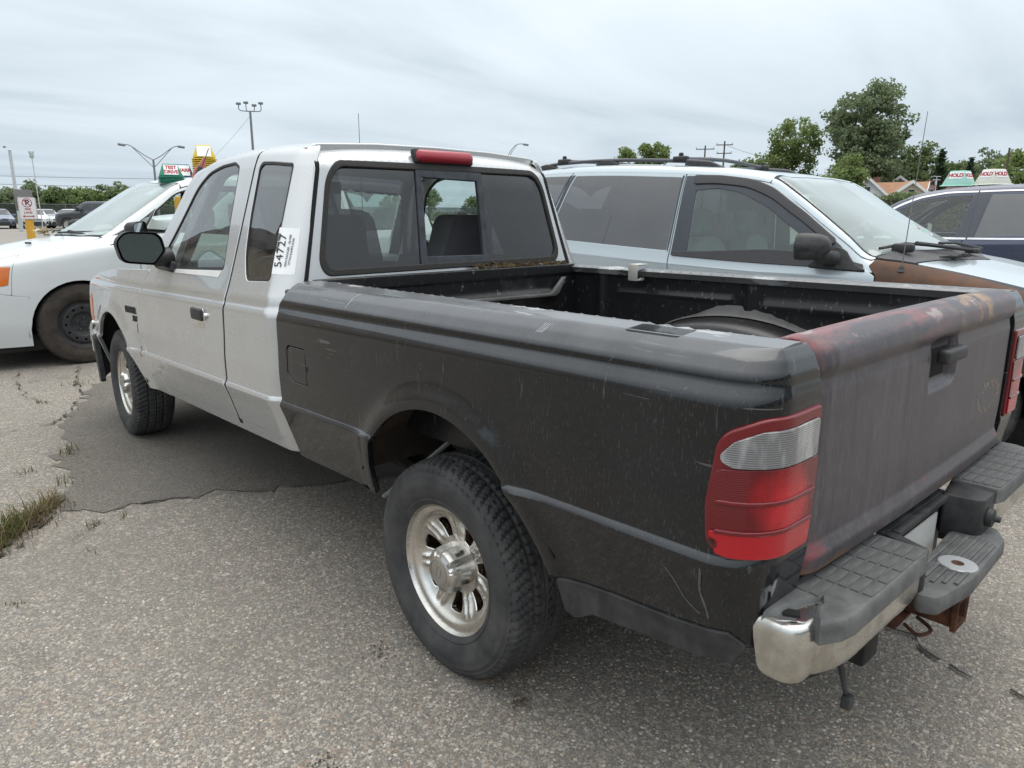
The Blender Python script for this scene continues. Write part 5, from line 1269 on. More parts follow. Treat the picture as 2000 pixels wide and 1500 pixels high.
def van_seat(root, x, a, z, m):
    r = empty('seat', (x, -a, z), parent=root)
    V, F = [], []; o_ = rp([(-.25, 0, .05), (-.24, .50, .10), (-.10, .56, .04), (.10, .56, .04), (.24, .50, .10), (.25, 0, .05)]); n = len(o_)
    for s, d in ((.94, -.06), (1, -.03), (1, .04), (.94, .07)):
        for (p, c) in o_: V.append((p * s, -d - c * .22, c))
    for k in range(3):
        for i in range(n): F.append((k * n + i, k * n + (i + 1) % n, (k + 1) * n + (i + 1) % n, (k + 1) * n + i))
    F.append(tuple(range(n))); F.append(tuple(3 * n + i for i in range(n))[::-1]); mesh_obj('seat_back', V, F, m, r, auto=40)
    box('head_rest', (0, -.155, .66), (.27, .09, .19), m, r, bev=.04, seg=3); box('seat_base', (0, .22, -.04), (.5, .5, .15), m, r, bev=.05, seg=3)
def wiper(root, pts, m=None):
    tube('wiper', pts, .009, m or PLASTIC, root, n=6)

# ================= white minivan ahead of the pickup (heading -X)
wv = empty('white_minivan', (-1.53, 6.755, 0), PI / 2)
tag(wv, 'white minivan with black steel wheels parked across in front of the pickup', 'minivan')
L1 = Loft([
    ([(0, .50), (.15, .78), (.4, .90), (.8, .945), (4.7, .93), (5.15, .85)], [(0, .24), (.4, .205), (1, .20), (4.6, .22), (5.15, .35)]),
    ([(0, .55), (.15, .84), (.4, .95), (.8, .985), (4.6, .985), (5.15, .90)], [(0, .40), (5.15, .42)]),
    ([(0, .57), (.15, .86), (.4, .965), (.9, 1.0), (4.6, 1.0), (5.15, .90)], [(0, .58), (.5, .66), (1, .70), (5.15, .74)]),
    ([(0, .56), (.15, .83), (.4, .935), (.9, .985), (1.5, .99), (4.6, .985), (5.15, .88)], [(0, .70), (.3, .82), (.6, .885), (1.1, .945), (1.5, .98), (5.15, 1.02)]),
    ([(0, .54), (.15, .79), (.4, .885), (.9, .935), (1.4, .955), (4.6, .955), (5.15, .86)], [(0, .745), (.3, .865), (.6, .93), (1.1, 1.015), (1.4, 1.05), (2, 1.075), (5.15, 1.14)]),
    ([(0, .48), (.3, .72), (.9, .80), (1.3, .845), (1.7, .81), (2.15, .745), (2.6, .735), (4.6, .72), (5.0, .68), (5.15, .62)], [(0, .765), (.3, .89), (.6, .955), (1.1, 1.055), (1.33, 1.105), (1.6, 1.27), (1.85, 1.43), (2.1, 1.575), (2.4, 1.635), (3, 1.66), (4.6, 1.63), (5.0, 1.55), (5.15, 1.2)]),
    ([(0, .28), (.9, .50), (1.2, .55), (2.1, .52), (4.8, .48), (5.15, .4)], [(0, .785), (.3, .92), (.6, .985), (1.0, 1.06), (1.22, 1.105), (1.5, 1.265), (1.8, 1.455), (2.1, 1.62), (2.4, 1.68), (3.0, 1.71), (4.6, 1.68), (5.05, 1.60), (5.15, 1.2)]),
    ([(0, 0), (5, 0)], [(0, .79), (.3, .935), (.6, 1.0), (.95, 1.065), (1.12, 1.10), (1.4, 1.255), (1.75, 1.465), (2.05, 1.635), (2.35, 1.695), (3, 1.725), (4.6, 1.69), (5.05, 1.61), (5.15, 1.2)])])
wa = 1.09; wb_ = wa + 3.08
fd_w = [(1.60, 1.115, .02), (1.80, 1.335, .2), (2.03, 1.505, .15), (2.25, 1.575, .1), (2.66, 1.60, .03), (2.70, 1.10, .03)]
sd_w = [(2.86, 1.10, .04), (2.84, 1.60, .04), (3.74, 1.605, .04), (3.78, 1.12, .04)]
qd_w = [(3.92, 1.13, .04), (3.88, 1.60, .04), (4.65, 1.56, .06), (4.78, 1.15, .06)]
cut1 = wheel_cut(wa, .405, .345); cut2 = wheel_cut(wb_, .405, .345)
hl = [(.30, .825, .02), (.44, .885, .02), (.604, .886, .02), (.566, .728, .03), (.40, .705, .03), (.27, .715, .03)]
specs = [
    ('front_bumper', [(.02, 10.0), (.02, .622), (.24, .682), (.40, .672), (.576, .642), (.690, .626), (.708, .55), (.680, .345), (.685, 10.0)], [], WHITE, {}),
    ('front_fender', [(.580, .650), (.598, .78), (.626, .897), (.70, 14.93), (1.33, 14.93), (1.60, 14.25), (1.60, .9), (1.58, 10.0)] + [(p[0], p[1]) for p in cut1[::-1] if p[1] > .33] + [(.70, .63)], [], WHITE, {}),
    ('front_door', [(1.612, 10.12), (1.612, 1.06), (1.64, 1.10), (1.85, 14.80), (2.10, 14.92), (2.745, 14.97), (2.745, 10.12)], [fd_w], WHITE, {}),
    ('sliding_door', [(2.757, 10.12), (2.757, 14.97), (3.83, 14.97), (3.83, 10.12)], [sd_w], WHITE, {}),
    ('rear_quarter', [(3.842, 10.0), (3.842, 14.97), (4.75, 14.97), (5.02, 14.4), (5.10, .9), (5.08, 10.2)] + [(p[0], p[1]) for p in cut2[::-1] if p[1] > .33], [qd_w], WHITE, {}),
    ('sill', [(1.56, 10.0), (1.56, 10.11), (3.83, 10.11), (3.83, 10.0)], [], WHITE, {}),
    ('head_lamp', hl, [], HEADL, {'off': -.002}),
    ('turn_lens', [(.44, .878, .02), (.597, .879, .01), (.562, .738, .02), (.46, .722, .02)], [], AMBER, {'off': .002}),
    ('lamp_surround', [(.02, .632), (.24, .692), (.40, .682), (.572, .652), (.590, .78), (.618, .897), (.69, 14.91), (.05, 14.93), (.02, 14.4)], [hl], WHITE, {}),
    ('door_sail', [(1.375, 1.045, .01), (1.60, 1.06, .01), (1.60, 1.15, .01), (1.53, 1.13, .02)], [], PLASTIC, {'off': .003}),
]
sp1 = side_panels(L1, wv, specs)
for sg in (-1, 1):
    for nm, w_, g in (('front_door', fd_w, CLEARG), ('sliding_door', sd_w, VANG), ('rear_quarter', qd_w, VANG)):
        if nm == 'front_door' and sg < 0:
            pass
        else: panel('pane', L1.P(w_), L1.side(sg), g, sp1[(nm, sg)], ul=.1, vl=.2, dens=.05, out=(sg, 0, 0), flange=0, off=-.004)
        panel('window_trim', L1.P([(p[0], p[1]) + p[2:] for p in w_]), L1.side(sg), PLASTIC, sp1[(nm, sg)], holes=[inset(L1.P(w_), .045)], ul=.06, vl=.1, dens=.03, out=(sg, 0, 0), flange=.02, off=-.002)
def topP(pts): return rp(pts)
panel('hood', topP([(.03, -1.9, .03), (.6, -1.93, .1), (1.335, -1.93, .05), (1.24, -1.0, .3), (1.12, 0, .5), (1.24, 1.0, .3), (1.335, 1.93, .05), (.6, 1.93, .1), (.03, 1.9, .03)]), L1.top, WHITE, wv, ul=.05, vl=.1, dens=.05, out=(0, 0, 1), flange=.02, rnd_=.004)
panel('cowl', topP([(1.10, 0, .3), (1.22, -1.0, .3), (1.32, -1.93), (1.40, -1.93), (1.30, -1.0, .3), (1.19, 0, .3), (1.30, 1.0, .3), (1.40, 1.93), (1.32, 1.93), (1.22, 1.0, .3)]), L1.top, PLASTIC, wv, ul=.05, vl=.1, dens=.05, out=(0, 0, 1), flange=0, off=-.012)
panel('windshield', topP([(1.165, 0, .5), (1.265, -1.0, .3), (1.375, -1.86, .05), (2.095, -1.83, .06), (2.055, -1.0, .3), (2.03, 0, .3), (2.055, 1.0, .3), (2.095, 1.83, .06), (1.375, 1.86, .05), (1.265, 1.0, .3)]), L1.top, VANW, wv, ul=.08, vl=.15, dens=.06, out=(0, 1, 1), flange=0, off=-.001)
for sg in (-1, 1):
    panel('windshield_pillar', [(1.345, 1.88 * sg), (1.36, 2.24 * sg), (1.62, 2.32 * sg), (2.10, 2.06 * sg), (2.11, 1.85 * sg), (1.6, 1.87 * sg)], L1.top, WHITE, wv, ul=.05, vl=.06, dens=.04, out=(sg, 0, 1), flange=.02)
panel('roof', topP([(2.045, 0, .3), (2.07, -1.0, .3), (2.115, -1.86), (2.12, -2.03), (4.75, -2.03), (5.06, -1.9, .1), (5.06, 1.9, .1), (4.75, 2.03), (2.12, 2.03), (2.115, 1.86), (2.07, 1.0, .3)]), L1.top, WHITE, wv, ul=.1, vl=.1, dens=.06, out=(0, 0, 1), flange=.02, off=.001)
end_cap(L1, wv, 5.11, PRIVG, 'tailgate_glass'); end_cap(L1, wv, .02, WHITE, 'nose'); box('grille', (0, -.012, .56), (.72, .03, .20), PLASTIC, wv, bev=.02)
w1 = steel_wheel(.362, .222, .225); w1['R'] = .358; put_wheels(wv, w1, [(wa, -.885), (wb_, -.885), (wa, .885), (wb_, .885)])
wheel_houses(wv, [(wa, -1), (wa, 1), (wb_, -1), (wb_, 1)], .43, .97)
bm = bmesh.new(); add_box(bm, (0, -2.6, .24), (1.75, 4.7, .10), .02); add_box(bm, (0, -.55, .20), (1.80, .6, .10), .02); bm_obj('underbody', bm, DARK, wv)
box('dashboard', (0, -1.72, 1.0), (1.5, .45, .18), DASH, wv, bev=.05)
for x in (-.42, .42): van_seat(wv, x, 2.62, .62, SEATL)
bm = bmesh.new(); tubeV, tubeF = [], []
sw2 = empty('steering_wheel', (-.42, -2.02, 1.03), parent=wv); sw2.rotation_euler = (math.radians(-60), 0, 0)
tube('wheel_rim', [(.19 * math.cos(t), .19 * math.sin(t), 0) for t in np.linspace(0, 2 * PI, 33)], .018, PLASTIC, sw2, n=8); box('hub', (0, 0, -.02), (.2, .15, .05), PLASTIC, sw2, bev=.03); box('spoke', (0, -.0, -.01), (.35, .05, .02), PLASTIC, sw2, bev=.01)
def van_mirror(root, sg, x, a, z, m):
    r = empty('door_mirror', (sg * x, -a, z), parent=root)
    sh = rp([(-.10, -.07, .04), (.11, -.06, .05), (.11, .06, .05), (-.10, .075, .05)]); V, F = [], []; n = len(sh)
    for s, d in ((.97, -.035), (1, 0), (.92, .05), (.6, .085), (.1, .095)):
        for (p, c) in sh: V.append((sg * p * s, d, c * s))
    for k in range(4):
        for i in range(n): F.append((k * n + i, k * n + (i + 1) % n, (k + 1) * n + (i + 1) % n, (k + 1) * n + i))
    F.append(tuple(4 * n + i for i in range(n))); mesh_obj('housing', V, F, m, r, auto=40)
    mesh_obj('glass', [(sg * p * .86, -.030, c * .84) for p, c in sh], [tuple(range(n))], MIRG, r, smooth=False)
    tube('arm', [(-sg * .06, .03, -.05), (-sg * .19, .05, -.075)], [.03, .036], PLASTIC, r, n=8)
for sg in (-1, 1): van_mirror(wv, sg, 1.09, 1.585, 1.185, PLASTIC)
[o for o in wv.children if o.name.startswith('door_mirror')][0].rotation_euler = (0, 0, math.radians(-48))
# things under the windshield, wipers
paper = empty('paper_sheet', (-1.53 + 1.955, 6.33, 1.548)); tag(paper, 'white sheet of paper behind the top of the white minivan windshield', 'paper'); paper.rotation_euler = (0, math.radians(-31), 0)
box('sheet', (0, 0, -.012), (.15, .24, .002), PAPER, paper, bev=0)
sg_g = simple('pale_green_card', (.42, .66, .42), .6); gp = empty('green_card', (-1.53 + 1.50, 6.50, 1.135)); tag(gp, 'pale green card lying on the dashboard of the white minivan', 'card')
box('card', (0, 0, 0), (.16, .26, .003), sg_g, gp, bev=0, rot=Matrix.Rotation(math.radians(-12), 3, 'Y'))
wiper(wv, [(.10, -1.19, 1.135), (-.25, -1.25, 1.15), (-.62, -1.36, 1.155)]); wiper(wv, [(.62, -1.24, 1.125), (.30, -1.20, 1.15), (.0, -1.19, 1.16)])
tube('wiper_arm', [(-.60, -1.30, 1.115), (-.40, -1.27, 1.14), (-.15, -1.23, 1.155)], .012, PLASTIC, wv, n=6)
g2 = random.Random(9); V, F = [], []
for i in range(26):
    c = np.array((.45 + g2.gauss(0, .09), -1.13 + g2.gauss(0, .03), 1.125 + g2.uniform(0, .035))); s = g2.uniform(.02, .04); b0 = len(V)
    for q in range(4): V.append(c + np.array((g2.gauss(0, s), g2.gauss(0, s), g2.gauss(0, s * .5))))
    F += [(b0, b0 + 1, b0 + 2), (b0, b0 + 2, b0 + 3), (b0, b0 + 1, b0 + 3)]
simple('cream_rag', (.55, .47, .34), .9); ra = mesh_obj('rag', [wv.matrix_basis @ Vector(v) for v in V], F, MATS['cream_rag']); tag(ra, 'crumpled cream rag lying at the base of the white minivan windshield', 'rag')
box('washer_nozzle', (-.30, -.86, 1.055), (.035, .05, .018), PLASTIC, wv, bev=.006)
box('door_handle', (-1.0, -2.55, .93), (.03, .20, .035), WHITE, wv, bev=.012)
# far-side front door stands open to the view: its window frame shows through
# ================= pale blue minivan beside the pickup (heading -Y)
bv = empty('blue_minivan', (3.326, -1.231, 0), PI + .091)
bv.scale = (.90, 1, 1)
tag(bv, 'pale blue-silver minivan with rusty front fender and roof rack beside the pickup', 'minivan')
L2 = Loft([
    ([(0, .50), (.15, .76), (.45, .90), (.9, .945), (4.3, .93), (4.62, .85)], [(0, .26), (.4, .22), (1, .21), (4.2, .23), (4.62, .35)]),
    ([(0, .56), (.15, .83), (.45, .95), (.9, .985), (4.2, .985), (4.62, .90)], [(0, .42), (4.62, .42)]),
    ([(0, .58), (.15, .85), (.45, .965), (.9, 1.0), (4.2, 1.0), (4.62, .90)], [(0, .60), (.5, .68), (1, .72), (4.48, .76)]),
    ([(0, .57), (.15, .82), (.45, .935), (.9, .985), (1.5, 1.0), (4.2, .99), (4.62, .88)], [(0, .68), (.3, .80), (.7, .885), (1.1, .93), (1.5, .955), (2.7, .99), (4.62, 1.06)]),
    ([(0, .55), (.15, .78), (.45, .885), (.9, .935), (1.4, .975), (2.0, .985), (4.2, .965), (4.62, .86)], [(0, .72), (.3, .845), (.7, .945), (1.1, 1.01), (1.42, 1.03), (2.0, 1.035), (2.7, 1.062), (3.6, 1.11), (4.62, 1.17)]),
    ([(0, .48), (.3, .70), (.9, .82), (1.2, .87), (1.44, .905), (1.75, .875), (2.1, .84), (2.7, .83), (4.2, .80), (4.48, .76), (4.62, .7)], [(0, .74), (.3, .865), (.7, .97), (1.1, 1.055), (1.30, 1.085), (1.44, 1.10), (1.60, 1.215), (1.80, 1.36), (1.95, 1.46), (2.09, 1.54), (2.3, 1.58), (2.7, 1.616), (3.6, 1.652), (4.2, 1.63), (4.48, 1.55), (4.62, 1.25)]),
    ([(0, .28), (.9, .52), (1.15, .58), (2.1, .58), (4.35, .55), (4.62, .4)], [(0, .765), (.3, .90), (.7, 1.0), (1.0, 1.06), (1.16, 1.085), (1.45, 1.22), (1.8, 1.425), (2.05, 1.57), (2.3, 1.615), (2.7, 1.652), (3.4, 1.688), (4.2, 1.665), (4.54, 1.60), (4.62, 1.3)]),
    ([(0, 0), (5, 0)], [(0, .775), (.3, .91), (.7, 1.01), (.95, 1.065), (1.06, 1.085), (1.4, 1.235), (1.75, 1.42), (2.0, 1.575), (2.25, 1.622), (2.7, 1.662), (3.4, 1.70), (4.2, 1.672), (4.54, 1.61), (4.62, 1.3)])])
ba = .98; bb_ = ba + 2.86
b1 = wheel_cut(ba, .40, .335); b2 = wheel_cut(bb_, .40, .335)
fw = [(1.72, 1.052, .02), (2.598, 1.090, .02), (2.60, 1.495, .02), (2.44, 1.505, .2), (2.30, 1.48, .2), (2.10, 1.39, .2), (1.88, 1.24, .2), (1.73, 1.13, .05)]
sw_ = [(2.752, 1.095, .02), (2.722, 1.582, .015), (3.632, 1.615, .015), (3.752, 1.33, .3), (3.818, 1.15, .02)]
qw_ = [(3.868, 1.155, .02), (3.808, 1.34, .3), (3.692, 1.615, .015), (4.02, 1.615, .08), (4.33, 1.50, .1), (4.40, 1.22, .06)]
specs = [
    ('front_bumper', [(.02, 10.0), (.02, .600), (.58, .645), (.585, .40), (.59, 10.0)], [], BLUESIL, {}),
    ('lamp_surround', [(.02, .610), (.585, .655), (.607, .80), (.688, 14.60), (.69, 14.93), (.05, 14.93), (.02, 14.4)], [[(.22, .68, .02), (.565, .70, .02), (.585, .82, .02), (.30, .79, .02)]], BLUESIL, {}),
    ('front_fender', [(.60, .675), (.62, .80), (.70, 14.60), (1.10, 14.90), (1.425, 14.93), (1.445, 14.45), (1.395, 1.0), (1.40, .50), (1.385, 10.0)] + [p for p in b1[::-1] if p[1] > .33], [], RUSTY, {}),
    ('front_door', [(1.405, 10.12), (1.408, 1.00), (1.455, 1.032), (1.58, 1.12), (1.80, 14.82), (2.10, 14.93), (2.30, 14.93), (2.69, 14.95), (2.715, 14.3), (2.725, 1.05), (2.71, 10.12)], [fw], BLUESIL, {}),
    ('sliding_door', [(2.722, 10.12), (2.737, 1.05), (2.727, 14.3), (2.702, 14.95), (3.66, 14.95), (3.78, 14.4), (3.835, 1.13), (3.70, 10.12)], [sw_], BLUESIL, {}),
    ('rear_quarter', [(3.712, 10.0), (3.847, 1.13), (3.792, 14.4), (3.672, 14.95), (4.30, 14.97), (4.51, 14.4), (4.58, .9), (4.57, 10.2)] + [p for p in b2[::-1] if p[1] > .33], [qw_], BLUESIL, {}),
    ('sill', [(1.40, 10.0), (1.40, 10.11), (3.70, 10.11), (3.70, 10.0)], [], BLUESIL, {}),
    ('head_lamp', [(.22, .68, .02), (.565, .70, .02), (.585, .82, .02), (.30, .79, .02)], [], HEADL, {'off': -.003}),
    ('lower_cladding', [(.60, .672), (.66, .56), (.75, .64), (.98, .735), (1.2, .66), (1.36, .50), (1.39, .50), (1.39, .69), (.98, .78)], [], TEALDK, {'off': .006}),
]
sp2 = side_panels(L2, bv, specs, ul=.05, vl=.1)
PILL = simple('pillar_black_gloss', (.035, .040, .055), .3, coat=.4)
VISOR = simple('smoked_visor', (.030, .026, .028), .22, coat=.3)
for sg in (-1, 1):
    for nm, w_, g in (('front_door', fw, VANG), ('sliding_door', sw_, PRIVG), ('rear_quarter', qw_, PRIVG)):
        panel('pane', inset(L2.P(w_), .004), L2.side(sg), g, sp2[(nm, sg)], ul=.1, vl=.2, dens=.05, out=(sg, 0, 0), flange=0, off=-.002)
    fo = sp2[('front_door', sg)]
    panel('window_trim', L2.P([(1.475, 1.04, .02), (2.713, 1.070, .01), (2.71, 1.12, .02), (2.688, 1.588, .01), (2.40, 1.575, .2), (2.20, 1.545, .2), (2.02, 1.46, .2), (1.80, 1.30, .2), (1.62, 1.165, .1)]), L2.side(sg), PILL, fo, holes=[L2.P(fw)], ul=.06, vl=.08, dens=.03, out=(sg, 0, 0), flange=.012, off=.003)
    panel('rain_visor', L2.P([(2.615, 1.535, .01), (2.62, 1.585, .01), (2.44, 1.578, .3), (2.22, 1.548, .3), (2.03, 1.463, .3), (1.84, 1.335, .3), (1.66, 1.20, .02), (1.66, 1.165, .02), (1.86, 1.30, .3), (2.06, 1.43, .3), (2.25, 1.51, .3), (2.46, 1.535, .3)]), L2.side(sg), VISOR, fo, ul=.05, vl=.04, dens=.02, out=(sg, 0, 0), flange=.014, rnd_=.006, off=.016)
    for nm, ol in (('sliding_door', [(3.640, 1.619), (3.757, 1.34), (3.823, 1.14), (3.838, 1.14), (3.778, 1.36), (3.665, 1.619)]), ('sliding_door', [(2.742, 1.09), (2.732, 1.20), (2.708, 1.592), (2.720, 1.592), (2.748, 1.10)]), ('rear_quarter', [(3.850, 1.14), (3.790, 1.36), (3.677, 1.619), (3.690, 1.619), (3.806, 1.34), (3.866, 1.14)])):
        panel('pillar_trim', L2.P(ol), L2.side(sg), PILL, sp2[(nm, sg)], ul=.05, vl=.1, dens=.03, out=(sg, 0, 0), flange=.004, rnd_=.001, off=.003)
    panel('belt_moulding', L2.P([(1.48, 1.034), (2.70, 1.066), (2.70, 1.088), (1.48, 1.060)]), L2.side(sg), VISOR, fo, ul=.08, vl=.02, dens=.04, out=(sg, 0, 0), flange=.01, rnd_=.003, off=.010)
panel('hood', topP([(.03, -1.9, .03), (.7, -1.93, .1), (1.22, -1.93, .05), (1.16, -1.0, .3), (.99, 0, .5), (1.16, 1.0, .3), (1.22, 1.93, .05), (.7, 1.93, .1), (.03, 1.9, .03)]), L2.top, BLUESIL, bv, ul=.05, vl=.1, dens=.05, out=(0, 0, 1), flange=.02, rnd_=.004)
COWLM = simple('faded_cowl_plastic', (.085, .085, .088), .7)
cw_ = panel('cowl', topP([(1.0, 0, .4), (1.17, -1.0, .3), (1.235, -1.93), (1.425, -1.95), (1.30, -1.0, .3), (1.18, 0, .4), (1.30, 1.0, .3), (1.425, 1.95), (1.235, 1.93), (1.17, 1.0, .3)]), L2.top, COWLM, bv, ul=.04, vl=.08, dens=.04, out=(0, 0, 1), flange=.02, off=.004)
bm = bmesh.new()
for k in range(26): add_box(bm, (.30 + k * .011, -1.075 - .055 * ((.30 + k * .011) / .58), 1.105), (.004, .085, .006))
gr = bm_obj('vent_grille', bm, GAP, cw_, smooth=False)
panel('windshield', topP([(1.13, 0, .5), (1.27, -1.0, .3), (1.445, -1.90, .05), (2.075, -1.86, .06), (2.05, -1.0, .3), (1.99, 0, .3), (2.05, 1.0, .3), (2.075, 1.86, .06), (1.445, 1.90, .05), (1.27, 1.0, .3)]), L2.top, VANW, bv, ul=.08, vl=.15, dens=.06, out=(0, 1, 1), flange=0, off=-.001)
for sg in (-1, 1):
    panel('windshield_pillar', [(1.43, 1.955 * sg), (1.445, 2.10 * sg), (1.50, 2.22 * sg), (1.80, 2.15 * sg), (2.10, 2.05 * sg), (2.10, 1.90 * sg), (1.8, 1.935 * sg)], L2.top, BLUESIL, bv, ul=.04, vl=.05, dens=.03, out=(sg, 0, 1), flange=.02)
    panel('windshield_seal', [(1.43, 1.90 * sg), (1.43, 1.953 * sg), (1.8, 1.932 * sg), (2.10, 1.895 * sg), (2.09, 1.845 * sg), (1.8, 1.88 * sg)], L2.top, SEAL, bv, ul=.05, vl=.03, dens=.03, out=(sg, 0, 1), flange=.01, off=.001)
panel('roof', topP([(2.005, 0, .3), (2.065, -1.0, .3), (2.10, -1.88), (2.11, -2.045), (4.30, -2.045), (4.53, -1.9, .1), (4.53, 1.9, .1), (4.30, 2.045), (2.11, 2.045), (2.10, 1.88), (2.065, 1.0, .3)]), L2.top, BLUESIL, bv, ul=.08, vl=.08, dens=.05, out=(0, 0, 1), flange=.02, off=.001)
end_cap(L2, bv, 4.59, PRIVG, 'tailgate_glass'); end_cap(L2, bv, .02, BLUESIL, 'nose'); box('grille', (0, -.012, .56), (.74, .03, .16), PLASTIC, bv, bev=.02)
w2 = steel_wheel(.345, .205, .215, tyre_m=RUBBER, cover=GREYMET); w2['R'] = .34; put_wheels(bv, w2, [(ba, -.885), (bb_, -.885), (ba, .885), (bb_, .885)])
wheel_houses(bv, [(ba, -1), (ba, 1), (bb_, -1), (bb_, 1)], .42, .97)
bm = bmesh.new(); add_box(bm, (0, -2.3, .25), (1.75, 4.2, .10), .02); bm_obj('underbody', bm, DARK, bv)
box('dashboard', (0, -1.78, .98), (1.55, .40, .18), DASH, bv, bev=.05)
for x in (-.42, .42):
    van_seat(bv, x, 2.62, .62, SEATL); van_seat(bv, x, 3.60, .62, SEATL)
# mirrors: rounded cast of the photo's big black ones
for sg in (-1, 1):
    r = empty('door_mirror', (sg * 1.135, -1.735, 1.165), parent=bv)
    V, F = [], []; sh = rp([(-.115, -.055, .05), (.10, -.085, .04), (.125, .0, .06), (.09, .075, .07), (-.10, .07, .05)]); n = len(sh)
    for s, d in ((.96, -.05), (1, -.02), (.97, .03), (.80, .08), (.45, .11), (.1, .118)):
        for (p, c) in sh: V.append((sg * p * s, d, c * s))
    for k in range(5):
        for i in range(n): F.append((k * n + i, k * n + (i + 1) % n, (k + 1) * n + (i + 1) % n, (k + 1) * n + i))
    F.append(tuple(5 * n + i for i in range(n))); mesh_obj('housing', V, F, PLASTIC, r, auto=40)
    mesh_obj('glass', [(sg * p * .86, -.045, c * .84) for p, c in sh], [tuple(range(n))], MIRG, r, smooth=False)
    tube('arm', [(-sg * .05, .03, -.04), (-sg * .12, .07, -.065), (-sg * .17, .09, -.075)], [.045, .04, .05], PLASTIC, r, n=12)
    panel('mount', L2.P([(1.46, 1.028, .02), (1.78, 1.04, .02), (1.70, 1.12, .03), (1.60, 1.155, .03)]), L2.side(sg), PLASTIC, r, ul=.04, vl=.04, dens=.02, out=(sg, 0, 0), flange=.02, rnd_=.008, off=.014).matrix_parent_inverse = Matrix.Translation((-sg * 1.135, 1.735, -1.165))
for sg in (-1, 1): panel('pillar_base', L2.P([(1.405, 14.93), (1.41, 13.95), (1.62, 13.95), (1.85, 14.60), (1.85, 14.85)]), L2.side(sg), BLUESIL, bv, ul=.04, vl=.08, dens=.03, out=(sg, 0, 0), flange=0, off=-.008)
# roof rack
RK_M = simple('rack_grey', (.085, .09, .10), .5, scale=20)
def roof_pt(a, x, dz=0):
    q = np.linspace(4.8, 7, 200); xx, zz = L2.ev(np.full(200, a), q); k = np.argmin(np.abs(xx - abs(x))); return (x, -a, float(zz[k]) + dz)
for sg in (-1, 1):
    rr = tube('roof_rail', [roof_pt(a, sg * .745, .030) for a in np.linspace(2.60, 3.95, 14)], [.010] + [.013] * 12 + [.010], RK_M, bv, n=8)
    for a0_, a1_ in ((2.46, 2.75), (3.88, 4.10), (3.30, 3.50)):
        V, F = [], []; m_ = 12
        for i in range(m_):
            t = i / (m_ - 1); a_ = a0_ + (a1_ - a0_) * t; h = .038 * (math.sin(PI * t) ** .5 if a0_ != 2.46 else min(1, (1 - 0) * (t * 2.6)) * (1 if t < .99 else .9)); 
            for (dx, f_) in ((-.026, 0), (-.020, .8), (0, 1), (.020, .8), (.026, 0)):
                p = roof_pt(a_, sg * .745); V.append((p[0] + dx, p[1], p[2] + h * f_))
        for i in range(m_ - 1):
            for k in range(4): F.append((i * 5 + k, i * 5 + k + 1, i * 5 + k + 6, i * 5 + k + 5))
        mesh_obj('rail_foot', V, F, PLASTIC, bv, auto=50)
for a_ in (2.80, 3.82):
    tube('cross_bar', [roof_pt(a_, x, .052 + .012 * (1 - (x / .7) ** 2)) for x in np.linspace(-.74, .74, 15)], .014, RK_M, bv, n=8)
    for sg in (-1, 1):
        p = roof_pt(a_, sg * .735, .042); box('cross_bar_foot', (p[0], p[1], p[2]), (.055, .11, .04), PLASTIC, bv, bev=.012, seg=3); lathe('clamp_knob', [(0, .028), (.014, .026), (.018, .015), (.016, 0)], PLASTIC, bv, n=14, axis='Z', loc=(p[0], p[1], p[2] + .016))
tube('antenna', [(.945, -1.28, 1.05), (.965, -1.245, 1.87)], [.003, .0018], GREYMET, bv, n=6)
lathe('antenna_base', [(0, .03), (.010, .028), (.016, .010), (.026, .0)], PLASTIC, bv, n=16, axis='Z', loc=(.945, -1.28, 1.035))
def ws2(a, w, d=.012): P = L2.top(np.array([a]), np.array([w]))[0]; return (P[0], P[1], P[2] + d)
wiper(bv, [ws2(1.18, .25, .03), ws2(1.26, .7, .03), ws2(1.34, 1.2, .03), ws2(1.43, 1.75, .03)]); wiper(bv, [ws2(1.14, -.9, .04), ws2(1.18, -.4, .04), ws2(1.20, .15, .04), ws2(1.24, .5, .04)])
tube('wiper_arm', [ws2(1.10, .1, .035), ws2(1.20, .6, .045), ws2(1.30, 1.0, .04)], .013, PLASTIC, bv, n=6)
box('wiper_pivot', ws2(1.10, .08, .03), (.06, .08, .03), PLASTIC, bv, bev=.01)
box('wiper_cap', ws2(1.33, 1.45, .03), (.05, .12, .05), PLASTIC, bv, bev=.016)
for w_ in (.45, .75): box('washer_nozzle', ws2(1.08 + .05 * w_, w_, .02), (.03, .035, .022), PLASTIC, bv, bev=.008)
